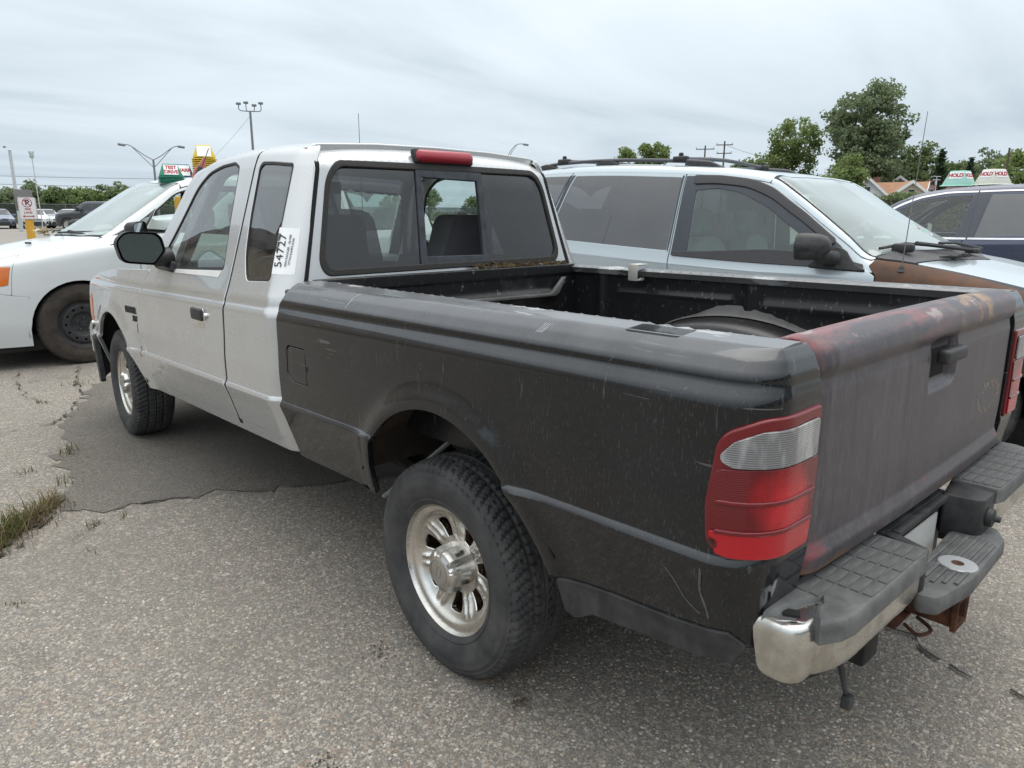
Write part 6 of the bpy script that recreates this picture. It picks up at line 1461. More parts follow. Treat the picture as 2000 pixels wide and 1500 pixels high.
# ================= dark blue crossover behind (heading +Y)
sv_ = empty('navy_crossover', (8.30, 3.65, 0), 0)
tag(sv_, 'dark blue crossover with chrome window trim behind the pale blue minivan', 'crossover')
L3 = Loft([
    ([(0, .50), (.2, .80), (.6, .90), (4.3, .90), (4.7, .8)], [(0, .30), (.5, .24), (4.2, .26), (4.7, .4)]),
    ([(0, .56), (.2, .86), (.6, .945), (4.3, .945), (4.7, .85)], [(0, .45), (4.7, .48)]),
    ([(0, .58), (.2, .87), (.6, .96), (4.3, .96), (4.7, .86)], [(0, .66), (4.7, .74)]),
    ([(0, .56), (.2, .84), (.6, .94), (1.3, .955), (4.3, .955), (4.7, .85)], [(0, .80), (.5, .90), (1.2, .95), (2.5, .985), (4.7, 1.03)]),
    ([(0, .54), (.2, .80), (.6, .89), (1.3, .925), (4.2, .925), (4.7, .82)], [(0, .86), (.5, .96), (1.2, 1.03), (2.3, 1.065), (3.1, 1.10), (4.7, 1.20)]),
    ([(0, .46), (.4, .72), (1.0, .82), (1.3, .80), (1.75, .74), (2.3, .70), (4.2, .68), (4.7, .62)], [(0, .88), (.5, .99), (1.05, 1.08), (1.3, 1.19), (1.6, 1.40), (1.8, 1.50), (2.0, 1.555), (2.4, 1.60), (3.0, 1.62), (4.0, 1.58), (4.5, 1.4), (4.7, 1.2)]),
    ([(0, .26), (1.0, .5), (2.3, .47), (4.7, .4)], [(0, .90), (.5, 1.01), (.98, 1.09), (1.25, 1.20), (1.6, 1.42), (1.8, 1.525), (2.05, 1.60), (2.4, 1.645), (3.0, 1.67), (4.0, 1.64), (4.5, 1.5), (4.7, 1.25)]),
    ([(0, 0), (5, 0)], [(0, .905), (.5, 1.015), (.95, 1.09), (1.2, 1.20), (1.6, 1.43), (1.8, 1.535), (2.05, 1.61), (2.4, 1.66), (3.0, 1.69), (4.0, 1.655), (4.5, 1.52), (4.7, 1.27)])])
sfw = [(1.42, 1.075, .02), (2.44, 1.09, .02), (2.52, 1.555, .02), (2.30, 1.545, .2), (2.0, 1.50, .2), (1.72, 1.36, .2), (1.45, 1.14, .03)]
srw = [(2.63, 1.10, .02), (2.70, 1.565, .02), (3.45, 1.555, .03), (3.62, 1.15, .05)]
c1 = wheel_cut(.95, .41, .36); c2 = wheel_cut(3.78, .41, .36)
specs = [
    ('front_fender', [(.20, 10.0), (.20, 14.2), (.6, 14.9), (1.12, 14.9), (1.30, 14.5), (1.32, 10.0)] + [p for p in c1[::-1] if p[1] > .33], [], NAVY, {}),
    ('front_door', [(1.332, 10.1), (1.312, 14.3), (1.50, 14.75), (1.8, 14.95), (2.56, 14.97), (2.535, 14.4), (2.50, 1.0), (2.56, 10.1)], [sfw], NAVY, {}),
    ('rear_door', [(2.572, 10.1), (2.512, 1.0), (2.547, 14.4), (2.572, 14.97), (3.60, 14.97), (3.72, 1.05), (3.45, 10.1)], [srw], NAVY, {}),
    ('rear_quarter', [(3.462, 10.0), (3.732, 1.05), (3.612, 14.97), (4.2, 14.97), (4.6, 14.3), (4.65, 10.2)] + [p for p in c2[::-1] if p[1] > .33], [], NAVY, {}),
]
sp3 = side_panels(L3, sv_, specs, ul=.06, vl=.12)
for sg in (-1, 1):
    for nm, w_, g in (('front_door', sfw, CLEARG), ('rear_door', srw, PRIVG)):
        panel('pane', inset(L3.P(w_), .004), L3.side(sg), g, sp3[(nm, sg)], ul=.1, vl=.2, dens=.05, out=(sg, 0, 0), flange=0, off=-.002)
    for nm, ol in (('front_door', [(1.36, 1.045), (2.555, 1.066), (2.555, 1.084), (1.36, 1.063)]), ('rear_door', [(2.575, 1.067), (3.72, 1.10), (3.72, 1.118), (2.575, 1.085)]),
                   ('front_door', [(1.34, 1.10), (1.50, 1.235), (1.72, 1.40), (2.0, 1.525), (2.25, 1.572), (2.56, 1.582), (2.56, 1.597), (2.25, 1.588), (1.98, 1.542), (1.70, 1.418), (1.47, 1.24), (1.32, 1.11)]), ('rear_door', [(2.575, 1.582), (3.6, 1.575), (3.6, 1.59), (2.575, 1.597)])):
        panel('chrome_trim', L3.P(ol), L3.side(sg), LUG, sp3[(nm, sg)], ul=.06, vl=.03, dens=.04, out=(sg, 0, 0), flange=.006, rnd_=.002, off=.006)
    for nm, ol in (('front_door', [(2.455, 1.09), (2.53, 1.565), (2.565, 1.57), (2.565, 1.09)]), ('rear_door', [(2.575, 1.09), (2.575, 1.57), (2.69, 1.572), (2.62, 1.09)])):
        panel('pillar_trim', L3.P(ol), L3.side(sg), PILL, sp3[(nm, sg)], ul=.05, vl=.1, dens=.04, out=(sg, 0, 0), flange=.004, off=.003)
panel('hood', topP([(.10, -1.95, .1), (1.05, -1.93, .05), (1.0, -1, .3), (.95, 0, .3), (1.0, 1, .3), (1.05, 1.93, .05), (.10, 1.95, .1)]), L3.top, NAVY, sv_, ul=.06, vl=.1, dens=.06, out=(0, 0, 1), flange=.02)
panel('windshield', topP([(1.0, 0, .3), (1.06, -1.0, .3), (1.16, -1.85, .05), (1.80, -1.83, .06), (1.78, 0, .3), (1.80, 1.83, .06), (1.16, 1.85, .05), (1.06, 1.0, .3)]), L3.top, CLEARG, sv_, ul=.1, vl=.2, dens=.08, out=(0, 1, 1), flange=0)
for sg in (-1, 1): panel('windshield_pillar', [(1.10, 1.87 * sg), (1.16, 2.2 * sg), (1.45, 2.2 * sg), (1.82, 2.04 * sg), (1.82, 1.85 * sg)], L3.top, NAVY, sv_, ul=.05, vl=.06, dens=.04, out=(sg, 0, 1), flange=.02)
panel('roof', topP([(1.79, 0, .3), (1.82, -1.85), (1.83, -2.03), (4.2, -2.03), (4.45, -1.9, .1), (4.45, 1.9, .1), (4.2, 2.03), (1.83, 2.03), (1.82, 1.85)]), L3.top, NAVY, sv_, ul=.1, vl=.1, dens=.06, out=(0, 0, 1), flange=.02, off=.001)
end_cap(L3, sv_, 4.5, PRIVG, 'tailgate_glass'); end_cap(L3, sv_, .2, NAVY, 'nose')
w3 = steel_wheel(.37, .24, .235, tyre_m=RUBBER, cover=ALU); w3['R'] = .366; put_wheels(sv_, w3, [(.95, -.85), (3.78, -.85), (.95, .85), (3.78, .85)])
wheel_houses(sv_, [(.95, -1), (.95, 1), (3.78, -1), (3.78, 1)], .43, .93)
bm = bmesh.new(); add_box(bm, (0, -2.3, .28), (1.65, 4.2, .10), .02); bm_obj('underbody', bm, DARK, sv_)
box('dashboard', (0, -1.45, 1.02), (1.45, .35, .18), DASH, sv_, bev=.05)
for x in (-.40, .40): van_seat(sv_, x, 2.55, .62, SEATG); 
for sg in (-1, 1): van_mirror(sv_, sg, 1.05, 1.50, 1.16, NAVY)
# ------------------------------------------------------------------ surroundings
def W(az, d, z=0.): a = math.radians(az); return (CAM[0] + d * math.sin(a), CAM[1] + d * math.cos(a), z)
def leaf_mat(name, c1, c2, c3):
    m = bpy.data.materials.new(name); m.use_nodes = True; t = m.node_tree; t.nodes.clear(); N = t.nodes.new
    o = N('ShaderNodeOutputMaterial'); d = N('ShaderNodeBsdfDiffuse'); tr = N('ShaderNodeBsdfTranslucent'); mx = N('ShaderNodeMixShader'); mx.inputs[0].default_value = .42
    tc = N('ShaderNodeTexCoord'); n1 = N('ShaderNodeTexNoise'); n1.inputs['Scale'].default_value = .55; n1.inputs['Detail'].default_value = 4; n2 = N('ShaderNodeTexNoise'); n2.inputs['Scale'].default_value = 5.5
    t.links.new(tc.outputs['Object'], n1.inputs['Vector']); t.links.new(tc.outputs['Object'], n2.inputs['Vector'])
    r1 = N('ShaderNodeMapRange'); r1.inputs[1].default_value = .38; r1.inputs[2].default_value = .62; r2 = N('ShaderNodeMapRange'); r2.inputs[1].default_value = .35; r2.inputs[2].default_value = .7
    t.links.new(n1.outputs[0], r1.inputs[0]); t.links.new(n2.outputs[0], r2.inputs[0])
    a = N('ShaderNodeMix'); a.data_type = 'RGBA'; a.inputs[6].default_value = (*c1, 1); a.inputs[7].default_value = (*c2, 1); t.links.new(r1.outputs[0], a.inputs[0])
    b_ = N('ShaderNodeMix'); b_.data_type = 'RGBA'; b_.inputs[7].default_value = (*c3, 1); t.links.new(a.outputs[2], b_.inputs[6]); t.links.new(r2.outputs[0], b_.inputs[0])
    t.links.new(b_.outputs[2], d.inputs[0]); t.links.new(b_.outputs[2], tr.inputs[0]); t.links.new(d.outputs[0], mx.inputs[1]); t.links.new(tr.outputs[0], mx.inputs[2]); t.links.new(mx.outputs[0], o.inputs[0])
    return m
LF_DARK = leaf_mat('foliage_dark', (0.130, 0.166, 0.098), (0.177, 0.224, 0.124), (0.224, 0.269, 0.155))
LF_MID = leaf_mat('foliage_mid', (0.124, 0.177, 0.078), (0.165, 0.220, 0.094), (0.201, 0.250, 0.115))
LF_LIGHT = leaf_mat('foliage_light', (0.147, 0.202, 0.078), (0.195, 0.253, 0.094), (0.230, 0.282, 0.115))
LF_FIR = leaf_mat('foliage_fir', (0.053, 0.083, 0.053), (0.071, 0.105, 0.060), (0.088, 0.122, 0.067))
BARK = simple('bark', (.075, .060, .048), .95)
def quads(name, C, N_, S, mat, parent=None, asp=.6, loc=None):
    """many small leaf quads"""
    n = len(C); g = np.random.RandomState(n); U = np.cross(N_, g.normal(size=(n, 3))); U /= np.linalg.norm(U, axis=1, keepdims=True) + 1e-9; Vv = np.cross(N_, U)
    S = S[:, None]; P = np.stack([C - U * S, C - Vv * S * asp, C + U * S, C + Vv * S * asp], 1).reshape(-1, 3)
    me = bpy.data.meshes.new(name); me.vertices.add(4 * n); me.vertices.foreach_set('co', P.astype(np.float32).ravel()); me.loops.add(4 * n); me.loops.foreach_set('vertex_index', np.arange(4 * n, dtype=np.int32))
    me.polygons.add(n); me.polygons.foreach_set('loop_start', np.arange(0, 4 * n, 4, dtype=np.int32)); me.polygons.foreach_set('loop_total', np.full(n, 4, np.int32)); me.update(calc_edges=True); me.validate()
    me.materials.append(mat); o = bpy.data.objects.new(name, me); COLL.objects.link(o)
    if parent: o.parent = parent
    if loc is not None: o.location = loc
    return o
def tree(name, label, loc, H, blobs, mat, seed, trunk_h=None, ncl=90, leaves=70, leaf=.20, cr=1.0, trunk_r=.28, group=None):
    """blobs: (x, y, z, rx, ry, rz) relative to the foot, metres"""
    g = np.random.RandomState(seed); t = empty(name, loc); tag(t, label, 'tree', group)
    cl = []
    vols = np.array([b_[3] * b_[4] * b_[5] for b_ in blobs]) ** .75; cnt = np.maximum(3, (ncl * vols / vols.sum()).astype(int))
    for b_, c in zip(blobs, cnt):
        d = g.normal(size=(c, 3)); d /= np.linalg.norm(d, axis=1, keepdims=True); r = g.uniform(.35, 1.0, (c, 1)) ** .6
        cl.append(np.array(b_[:3]) + d * r * np.array(b_[3:]))
    cl = np.concatenate(cl); V, F = [], []
    th = trunk_h or H * .3; top = np.array((g.normal(0, .2), g.normal(0, .2), H * .72))
    tp = [np.array((0, 0, 0.)), np.array((0, 0, th)), (np.array((0, 0, th)) + top) / 2 + g.normal(0, .15, 3), top]
    tube_into(V, F, tp, [trunk_r, trunk_r * .75, trunk_r * .45, trunk_r * .12], 8)
    for c in cl[g.permutation(len(cl))[:max(14, len(cl) // 3)]]:
        z = min(max(th * .8, c[2] - abs(np.hypot(c[0], c[1])) * .7), H * .68); f = (z - th) / max(.1, H * .72 - th)
        s = np.array((0, 0, z)) if f < 0 else np.array((0, 0, th)) + (top - np.array((0, 0, th))) * np.clip(f, 0, 1); m = (s + c) / 2 + np.array((0, 0, .12 * np.linalg.norm(c - s)))
        tube_into(V, F, [s, m, c], [trunk_r * .28, trunk_r * .16, trunk_r * .05], 5)
    mesh_obj('trunk', V, F, BARK, t, auto=60)
    k = leaves * len(cl); ci = np.repeat(np.arange(len(cl)), leaves); rad = cr * g.uniform(.6, 1.25, len(cl))[ci]
    d = g.normal(size=(k, 3)); d /= np.linalg.norm(d, axis=1, keepdims=True); P = cl[ci] + d * (rad * g.uniform(.1, 1, k) ** .5)[:, None] * np.array((1, 1, .72))
    N_ = d * .6 + g.normal(size=(k, 3)) * .7 + np.array((0, 0, .5)); N_ /= np.linalg.norm(N_, axis=1, keepdims=True)
    quads('crown', P, N_, leaf * g.uniform(.6, 1.35, k), mat, t)
    return t
GT = 'trees beyond the lot'
tree('big_maple', 'tallest tree, dark green rounded crown rising above the houses', W(67.5, 88), 15.6, [(0, 0, 10.3, 4.6, 4, 4.6), (-2.2, -1, 7.2, 3.2, 3, 3.6), (2.6, 0, 7.6, 3.4, 3, 3.6), (.4, 0, 4.6, 4.8, 4, 3.2), (3.6, -.5, 5.0, 2.2, 2.5, 2.4)], LF_DARK, 1, ncl=330, leaves=90, leaf=.19, cr=1.05, trunk_r=.45, group=GT)
tree('locust_tree', 'loose airy light green tree left of the tallest tree', W(62.9, 90), 11.8, [(0, 0, 9.0, 2.9, 2.6, 2.4), (-1.8, .8, 7.2, 1.9, 1.7, 1.2), (1.4, -.6, 6.2, 1.7, 1.6, 2.8), (.2, 0, 4.0, 1.5, 1.4, 2.0)], LF_LIGHT, 2, ncl=110, leaves=75, leaf=.17, cr=.9, group=GT)
tree('young_maple', 'smaller bright green tree in front of the tallest tree', W(66.3, 62), 6.3, [(0, 0, 3.4, 1.7, 1.5, 2.2), (-.5, .4, 2.1, 1.8, 1.5, 1.5), (.9, -.3, 4.3, 1.1, 1.0, 1.3)], LF_LIGHT, 3, trunk_h=1.0, ncl=70, leaves=90, leaf=.13, cr=.62, trunk_r=.14, group=GT)
tree('side_maple', 'green tree leaning out on the right of the tallest tree', W(71.0, 92), 9.6, [(0, 0, 6.2, 2.2, 2, 2.6), (-.8, 0, 3.6, 2.3, 2, 2.3)], LF_MID, 4, ncl=75, leaves=80, leaf=.17, cr=.8, group=GT)
def spruce(loc, H, r, seed, label):
    g = np.random.RandomState(seed); t = empty('spruce_tree', loc); tag(t, label, 'tree', GT); V, F = [], []; tube_into(V, F, [(0, 0, 0), (0, 0, H * .97)], [.16, .02], 7); mesh_obj('trunk', V, F, BARK, t)
    C, N_ = [], []
    for i in range(int(H * 26)):
        f = g.uniform(.06, 1) ; z = H * f; rr = r * (1 - f) ** .9 + .06; a = g.uniform(0, 2 * PI)
        for k in range(14): q = g.uniform(.15, 1); C.append((rr * q * math.cos(a) + g.normal(0, .10), rr * q * math.sin(a) + g.normal(0, .10), z - rr * q * .35 + g.normal(0, .07))); N_.append((g.normal(0, .5), g.normal(0, .5), 1))
    N_ = np.array(N_); N_ /= np.linalg.norm(N_, axis=1, keepdims=True); quads('crown', np.array(C), N_, .15 * g.uniform(.6, 1.3, len(C)), LF_FIR, t)
spruce(W(72.2, 84), 7.4, 1.7, 5, 'dark pointed spruce behind the pale teal roof sign')
spruce(W(73.9, 90), 6.9, 1.5, 15, 'short dark spruce between the two roof signs of the crossover')
for (az, d, H, m, sd, rx, lab_) in (
    (71.9, 98, 7.6, LF_LIGHT, 6, 2.6, 'yellow green bushy tree left of the dark pointed spruce'),
    (73.0, 92, 7.0, LF_MID, 7, 2.0, 'mid green tree just right of the dark pointed spruce'),
    (75.2, 95, 8.6, LF_DARK, 8, 3.4, 'broad dark tree at the right above the cream roof sign'),
    (76.8, 80, 7.0, LF_LIGHT, 9, 3.0, 'olive green tree at the right edge of the picture'),
    (59.8, 100, 8.6, LF_MID, 10, 2.4, 'pale tree beside the utility poles above the blue minivan roof'),
    (61.4, 97, 8.2, LF_MID, 11, 2.6, 'low tree at the foot of the loose airy tree'),
    (70.2, 100, 7.6, LF_DARK, 12, 3.6, 'dark tree filling the gap behind the roofs of the houses'),
    (68.5, 104, 7.8, LF_DARK, 13, 3.6, 'dark low tree behind the white gabled house')):
    tree('leafy_tree', lab_, W(az, d), H, [(0, 0, H * .62, rx, rx * .9, H * .34), (rx * .4, 0, H * .38, rx * .8, rx * .8, H * .28), (-rx * .5, 0, H * .42, rx * .7, rx * .7, H * .28)], m, sd, ncl=85, leaves=70, leaf=.19, cr=.85, group=GT)
tree('pollard_tree', 'clumpy tree with gaps seen over the blue minivan roof rack', W(52.55, 92), 9.3, [(-1.75, 1.4, 7.8, 1.0, .9, 1.0), (.0, 0, 8.1, .8, .7, 1.2), (1.4, -1.1, 8.1, 1.4, 1.2, 1.2), (.1, 0, 6.4, 2.0, 1.6, 1.1)], LF_LIGHT, 14, ncl=80, leaves=90, leaf=.16, cr=.72, group=GT)
for k_, (az, d, H, m, rx, lab_) in enumerate((
    (8.2, 118, 3.7, LF_DARK, 3.2, 'tree at the left edge of the picture behind the lot'),
    (9.3, 122, 4.4, LF_DARK, 2.6, 'dark low tree left of the no parking sign'),
    (10.35, 120, 5.1, LF_DARK, 3.0, 'dark tree directly behind the no parking sign'),
    (11.75, 116, 4.5, LF_MID, 3.0, 'round green tree above the parked white sedans'),
    (13.0, 118, 4.5, LF_LIGHT, 2.8, 'lighter green tree behind the dark pickup cab'),
    (14.4, 120, 5.3, LF_DARK, 3.2, 'dark tree seen above the white minivan windshield'),
    (15.6, 118, 5.0, LF_MID, 3.2, 'green tree beside the twin-arm street light'),
    (17.3, 122, 4.7, LF_DARK, 3.4, 'tree hidden mostly behind the white minivan roof'))):
    tree('lot_tree', lab_, W(az, d), H, [(0, 0, H * .66, rx, rx * .8, H * .33), (rx * .6, 0, H * .42, rx * .8, rx * .7, H * .3), (-rx * .6, 0, H * .42, rx * .8, rx * .7, H * .3)], m, 40 + k_, trunk_h=1.0, ncl=70, leaves=60, leaf=.22, cr=.8, group='tree row behind the parked cars')
for k_, (az, d, H, lab_) in enumerate(((36.2, 128, 5.6, 'slim tree seen through the open rear slider of the pickup'), (33.5, 135, 4.4, 'low tree seen through the pickup rear window'), (39.6, 130, 4.2, 'bushy tree seen right through the pickup rear slider'))):
    tree('far_tree', lab_, W(az, d), H, [(0, 0, H * .62, 2.2, 2, H * .34)], LF_MID, 60 + k_, trunk_h=1.2, ncl=30, leaves=60, leaf=.22, cr=.8, group='trees seen through the cab')
# hedge
g = np.random.RandomState(77); hd = empty('hedge', W(69.5, 56)); hd.rotation_euler = (0, 0, math.radians(-69.5)); tag(hd, 'clipped green hedge in front of the gabled houses', 'hedge')
k = 11000; C = np.stack([g.uniform(-4.5, 6.0, k), g.uniform(-.7, .7, k), 2.62 * g.uniform(.0, 1, k) ** .6], 1); C[:, 2] += .12 * np.sin(C[:, 0] * 2.1) + .08 * np.sin(C[:, 0] * 5.3 + 1); N_ = g.normal(size=(k, 3)) + (0, -.3, .6); N_ /= np.linalg.norm(N_, axis=1, keepdims=True)
quads('foliage', C, N_, .085 * g.uniform(.6, 1.4, k), LF_MID, hd); box('stems', (.75, 0, 1.15), (10.2, .7, 2.2), BARK, hd, bev=.1)
# ---- houses
def house(name, label, loc, rz_, w, d, wh, rh, wm, rm, trim, wins=1, chim=None):
    r = empty(name, loc, rz_); tag(r, label, 'house', 'houses beyond the hedge')
    V = [(-w / 2, -d / 2, 0), (w / 2, -d / 2, 0), (w / 2, d / 2, 0), (-w / 2, d / 2, 0), (-w / 2, -d / 2, wh), (w / 2, -d / 2, wh), (w / 2, d / 2, wh), (-w / 2, d / 2, wh), (0, -d / 2, wh + rh), (0, d / 2, wh + rh)]
    mesh_obj('wall', V, [(0, 1, 5, 8, 4), (2, 3, 7, 9, 6), (1, 2, 6, 5), (3, 0, 4, 7)], wm, r, smooth=False)
    e = .35; sl = rh / (w / 2)
    V, F = [], []
    for sg in (-1, 1):
        b0 = len(V)
        for (x, z) in ((0, wh + rh + .16), (sg * (w / 2 + e), wh - e * sl + .16), (sg * (w / 2 + e), wh - e * sl + .02), (0, wh + rh + .02)):
            for y in (-d / 2 - e, d / 2 + e): V.append((x, y, z))
        F += [(b0, b0 + 1, b0 + 3, b0 + 2), (b0 + 2, b0 + 3, b0 + 5, b0 + 4), (b0 + 4, b0 + 5, b0 + 7, b0 + 6), (b0, b0 + 2, b0 + 4, b0 + 6), (b0 + 1, b0 + 7, b0 + 5, b0 + 3)]
    rf = mesh_obj('roof', V, F, rm, r, smooth=False)
    if chim: box('chimney', (chim[0], chim[1], wh + rh), (.6, .6, 1.3), MATS['brick_chimney'], rf, bev=.02)
    for sg in (-1, 1):
        prism('barge_board', [(0, wh + rh + .17), (sg * (w / 2 + e), wh - e * sl + .17), (sg * (w / 2 + e), wh - e * sl - .12), (0, wh + rh - .12)], .06, trim, r, 'XZ', -d / 2 - e - .04, bev=0)
    for k in range(wins):
        x = 0 if wins == 1 else -w / 4 + k * w / 2 / (wins - 1)
        wn_ = box('window', (x, -d / 2 - .02, wh * .72), (.9, .08, 1.1), trim, r, bev=.01); box('pane', (x, -d / 2 - .065, wh * .72), (.74, .02, .94), FARG, wn_, bev=0)
    gw = box('gable_window', (0, -d / 2 - .02, wh + rh * .35), (.6, .08, .6), trim, r, bev=.01); box('pane', (0, -d / 2 - .065, wh + rh * .35), (.46, .02, .46), FARG, gw, bev=0)
    box('door', (w * .32, -d / 2 - .02, 1.0), (.9, .08, 2.0), trim, r, bev=.01)
    return r
simple('brick_chimney', (.20, .085, .06), .9)
H_W = simple('white_siding', (.62, .65, .66), .7); H_C = simple('cream_siding', (.58, .54, .42), .7); H_T = simple('white_trim', (.72, .73, .73), .6); R_G = simple('grey_shingle', (.15, .165, .19), .9, scale=3); R_O = simple('orange_shingle', (.36, .20, .12), .9, scale=3); R_M = simple('maroon_shingle', (.17, .085, .08), .9, scale=3); R_T = simple('tan_shingle', (.34, .28, .22), .9, scale=3)
house('grey_roof_house', 'white house with grey shingle roof and a front gable behind the hedge', W(67.95, 78), math.radians(-68), 3.4, 6, 2.9, 1.55, H_W, R_G, H_T)
house('orange_roof_house', 'house with orange shingle roof between the white gable and cream gable', W(69.1, 82), math.radians(14), 4.0, 6.6, 2.9, 1.25, H_C, R_O, H_T, chim=(.6, 1.0))
house('cream_gable_house', 'cream house with a white edged gable facing the lot', W(70.3, 78), math.radians(-62), 3.6, 6.4, 2.7, 1.35, H_C, R_O, H_T)
house('white_gable_house', 'white gable peeking above the orange roof', W(69.75, 90), math.radians(-66), 3.4, 6, 3.7, 1.3, H_W, R_G, H_T)
house('maroon_roof_house', 'long house with a maroon roof and chimney right of the cream gable', W(71.4, 90), math.radians(20), 5.6, 7.0, 3.0, 1.6, H_C, R_M, H_T, chim=(-.5, 2.6))
house('tan_roof_house', 'low tan roofed house between the two roof signs', W(74.4, 95), math.radians(10), 5, 5.5, 2.9, 1.7, H_C, R_T, H_T)
# ---- lights, poles, wires
def head(parent, p, ang, L=.62):
    o = box('lamp_head', (0, 0, 0), (.30, L, .16), POLEM, parent, bev=.05); o.location = p; o.rotation_euler = (math.radians(8), 0, ang); return o
p = W(23.68, 51); cp = empty('cluster_light_pole', p); tag(cp, 'tall grey pole with a cluster of four floodlights', 'light pole')
tube('pole', [(0, 0, 0), (0, 0, 7.48)], [.11, .07], POLEM, cp, n=8)
for k, (dx, dz) in enumerate(((-.66, .02), (-.22, .10), (.26, -.04), (.66, .10))):
    a = math.radians(-23.7); x, y = dx * math.cos(a), dx * math.sin(a); tube('arm', [(0, 0, 7.45), (x * .8, y * .8, 7.47), (x, y, 7.58), (x, y, 7.78 + dz)], .03, POLEM, cp, n=6, smooth_path=4); head(cp, (x, y, 7.86 + dz), a, .5)
p = W(17.15, 62); tp_ = empty('twin_street_light', p, math.radians(-17)); tag(tp_, 'street light with two curved arms spreading like a Y', 'street light')
tube('pole', [(0, 0, 0), (0, 0, 5.0)], [.10, .07], POLEM, tp_, n=8)
for sg in (-1, 1):
    tube('arm', [(0, 0, 5.0), (sg * .6, 0, 5.35), (sg * 1.25, 0, 5.85), (sg * 1.6, 0, 6.02), (sg * 1.85, 0, 6.02)], .035, POLEM, tp_, n=6, smooth_path=4); tube('brace', [(0, 0, 4.45), (sg * .7, 0, 5.2), (sg * 1.3, 0, 5.86)], .028, POLEM, tp_, n=6); head(tp_, (sg * 1.98, 0, 6.0), PI / 2, .5)
p = W(42.2, 66); so = empty('curved_street_light', p, math.radians(-42)); tag(so, 'single curved street light arm above the pickup roof', 'street light')
tube('pole', [(0, 0, 0), (0, 0, 6.1)], [.10, .07], POLEM, so, n=8); tube('arm', [(0, 0, 6.0), (.35, 0, 6.6), (.75, 0, 7.02), (1.15, 0, 7.12), (1.4, 0, 7.08)], .035, POLEM, so, n=6, smooth_path=4); tube('brace', [(.0, 0, 5.6), (.4, 0, 6.45), (.8, 0, 7.0)], .025, POLEM, so, n=6); head(so, (1.6, 0, 7.05), PI / 2, .5)
p = W(9.0, 58); wp = empty('white_light_pole', p); tag(wp, 'white slender pole standing at the left edge behind the no parking sign', 'pole'); tube('pole', [(0, 0, 0), (0, 0, 5.05)], [.12, .09], POLEW, wp, n=10); lathe('cap', [(0, 5.12), (.10, 5.08), (.10, 5.04)], POLEW, wp, n=10, axis='Z'); box('camera_head', (-.25, 0, 5.25), (.16, .16, .10), POLEM, wp, bev=.03)
p = W(10.2, 42); rd_ = empty('sensor_pole', p); tag(rd_, 'thin pole with a small pale box on top near the parked sedans', 'pole'); tube('pole', [(0, 0, 0), (-.05, 0, 3.75)], .022, POLEW, rd_, n=6)
simple('pale_green_box', (.36, .50, .46), .6); box('sensor_box', (-.05, 0, 3.86), (.17, .17, .26), MATS['pale_green_box'], rd_, bev=.03); box('bracket', (-.05, 0, 4.0), (.24, .08, .06), MATS['pale_green_box'], rd_, bev=.01)
def utility(name, label, loc, H, rz_, arms):
    r = empty(name, loc, rz_); tag(r, label, 'utility pole', 'utility poles'); tube('pole', [(0, 0, 0), (0, 0, H)], [.15, .10], WOODP, r, n=8)
    for (z, w) in arms:
        ar = box('cross_arm', (0, -.12, z), (w, .10, .12), WOODP, r, bev=.01)
        for q in (-.46, .46): tube('insulator', [(q * w, -.12, z + .06), (q * w, -.12, z + .26)], .05, POLEM, ar, n=6)
    return r
utility('utility_pole', 'left one of the two wooden utility poles with cross arms', W(56.85, 112), 10.7, math.radians(-57), [(10.2, 2.6), (8.9, 1.7)])
utility('utility_pole', 'right and taller one of the two wooden utility poles', W(58.2, 108), 10.9, math.radians(-58), [(10.4, 2.2), (9.3, 2.0)])
utility('utility_pole', 'thin wooden pole low among the trees right of the utility poles', W(59.3, 125), 9.6, math.radians(-59), [(9.2, 1.8)])
p = W(75.84, 62); dk = empty('dark_pole', p); tag(dk, 'dark slim pole in front of the trees above the cream roof sign', 'pole'); tube('pole', [(0, 0, 0), (0, 0, 5.7)], [.09, .06], WOODP, dk, n=8); lathe('cap', [(0, 5.76), (.07, 5.74), (.07, 5.68)], WOODP, dk, n=8, axis='Z')
p = W(72.05, 62); tv = empty('roof_aerial', p); tag(tv, 'white television aerial on a thin mast left of the pale teal roof sign', 'aerial'); tube('mast', [(0, 0, 0), (0, 0, 3.95)], .03, POLEW, tv, n=6)
for z, w in ((3.95, .9), (3.72, .85)): tube('element', [(-w / 2, .1, z), (w / 2, -.1, z)], .025, POLEW, tv, n=6)
box('box', (-.05, 0, 3.5), (.18, .1, .3), POLEW, tv, bev=.02)
def wire(name, label, a, c, sag, r=.02):
    pts = [np.array(a) + (np.array(c) - np.array(a)) * t - np.array((0, 0, sag * 4 * t * (1 - t))) for t in np.linspace(0, 1, 25)]; o = tube(name, pts, r, POLEM, None, n=4); tag(o, label, 'power line'); return o
wire('power_line', 'upper power line crossing low over the trees at the left', W(2, 160, 7.4), W(24, 175, 8.4), .5, .045)
wire('power_line', 'lower power line just above the tree row at the left', W(2, 160, 6.1), W(24, 175, 6.6), .5, .045)
wire('power_line', 'thin guy wire slanting down from the cluster light pole', W(23.68, 51, 7.2), W(19.8, 62, 4.2), .2, .010)
wire('power_line', 'thin wires running right from the utility poles to the trees', W(58.2, 108, 10.5), W(62.6, 118, 9.2), .5, .025)
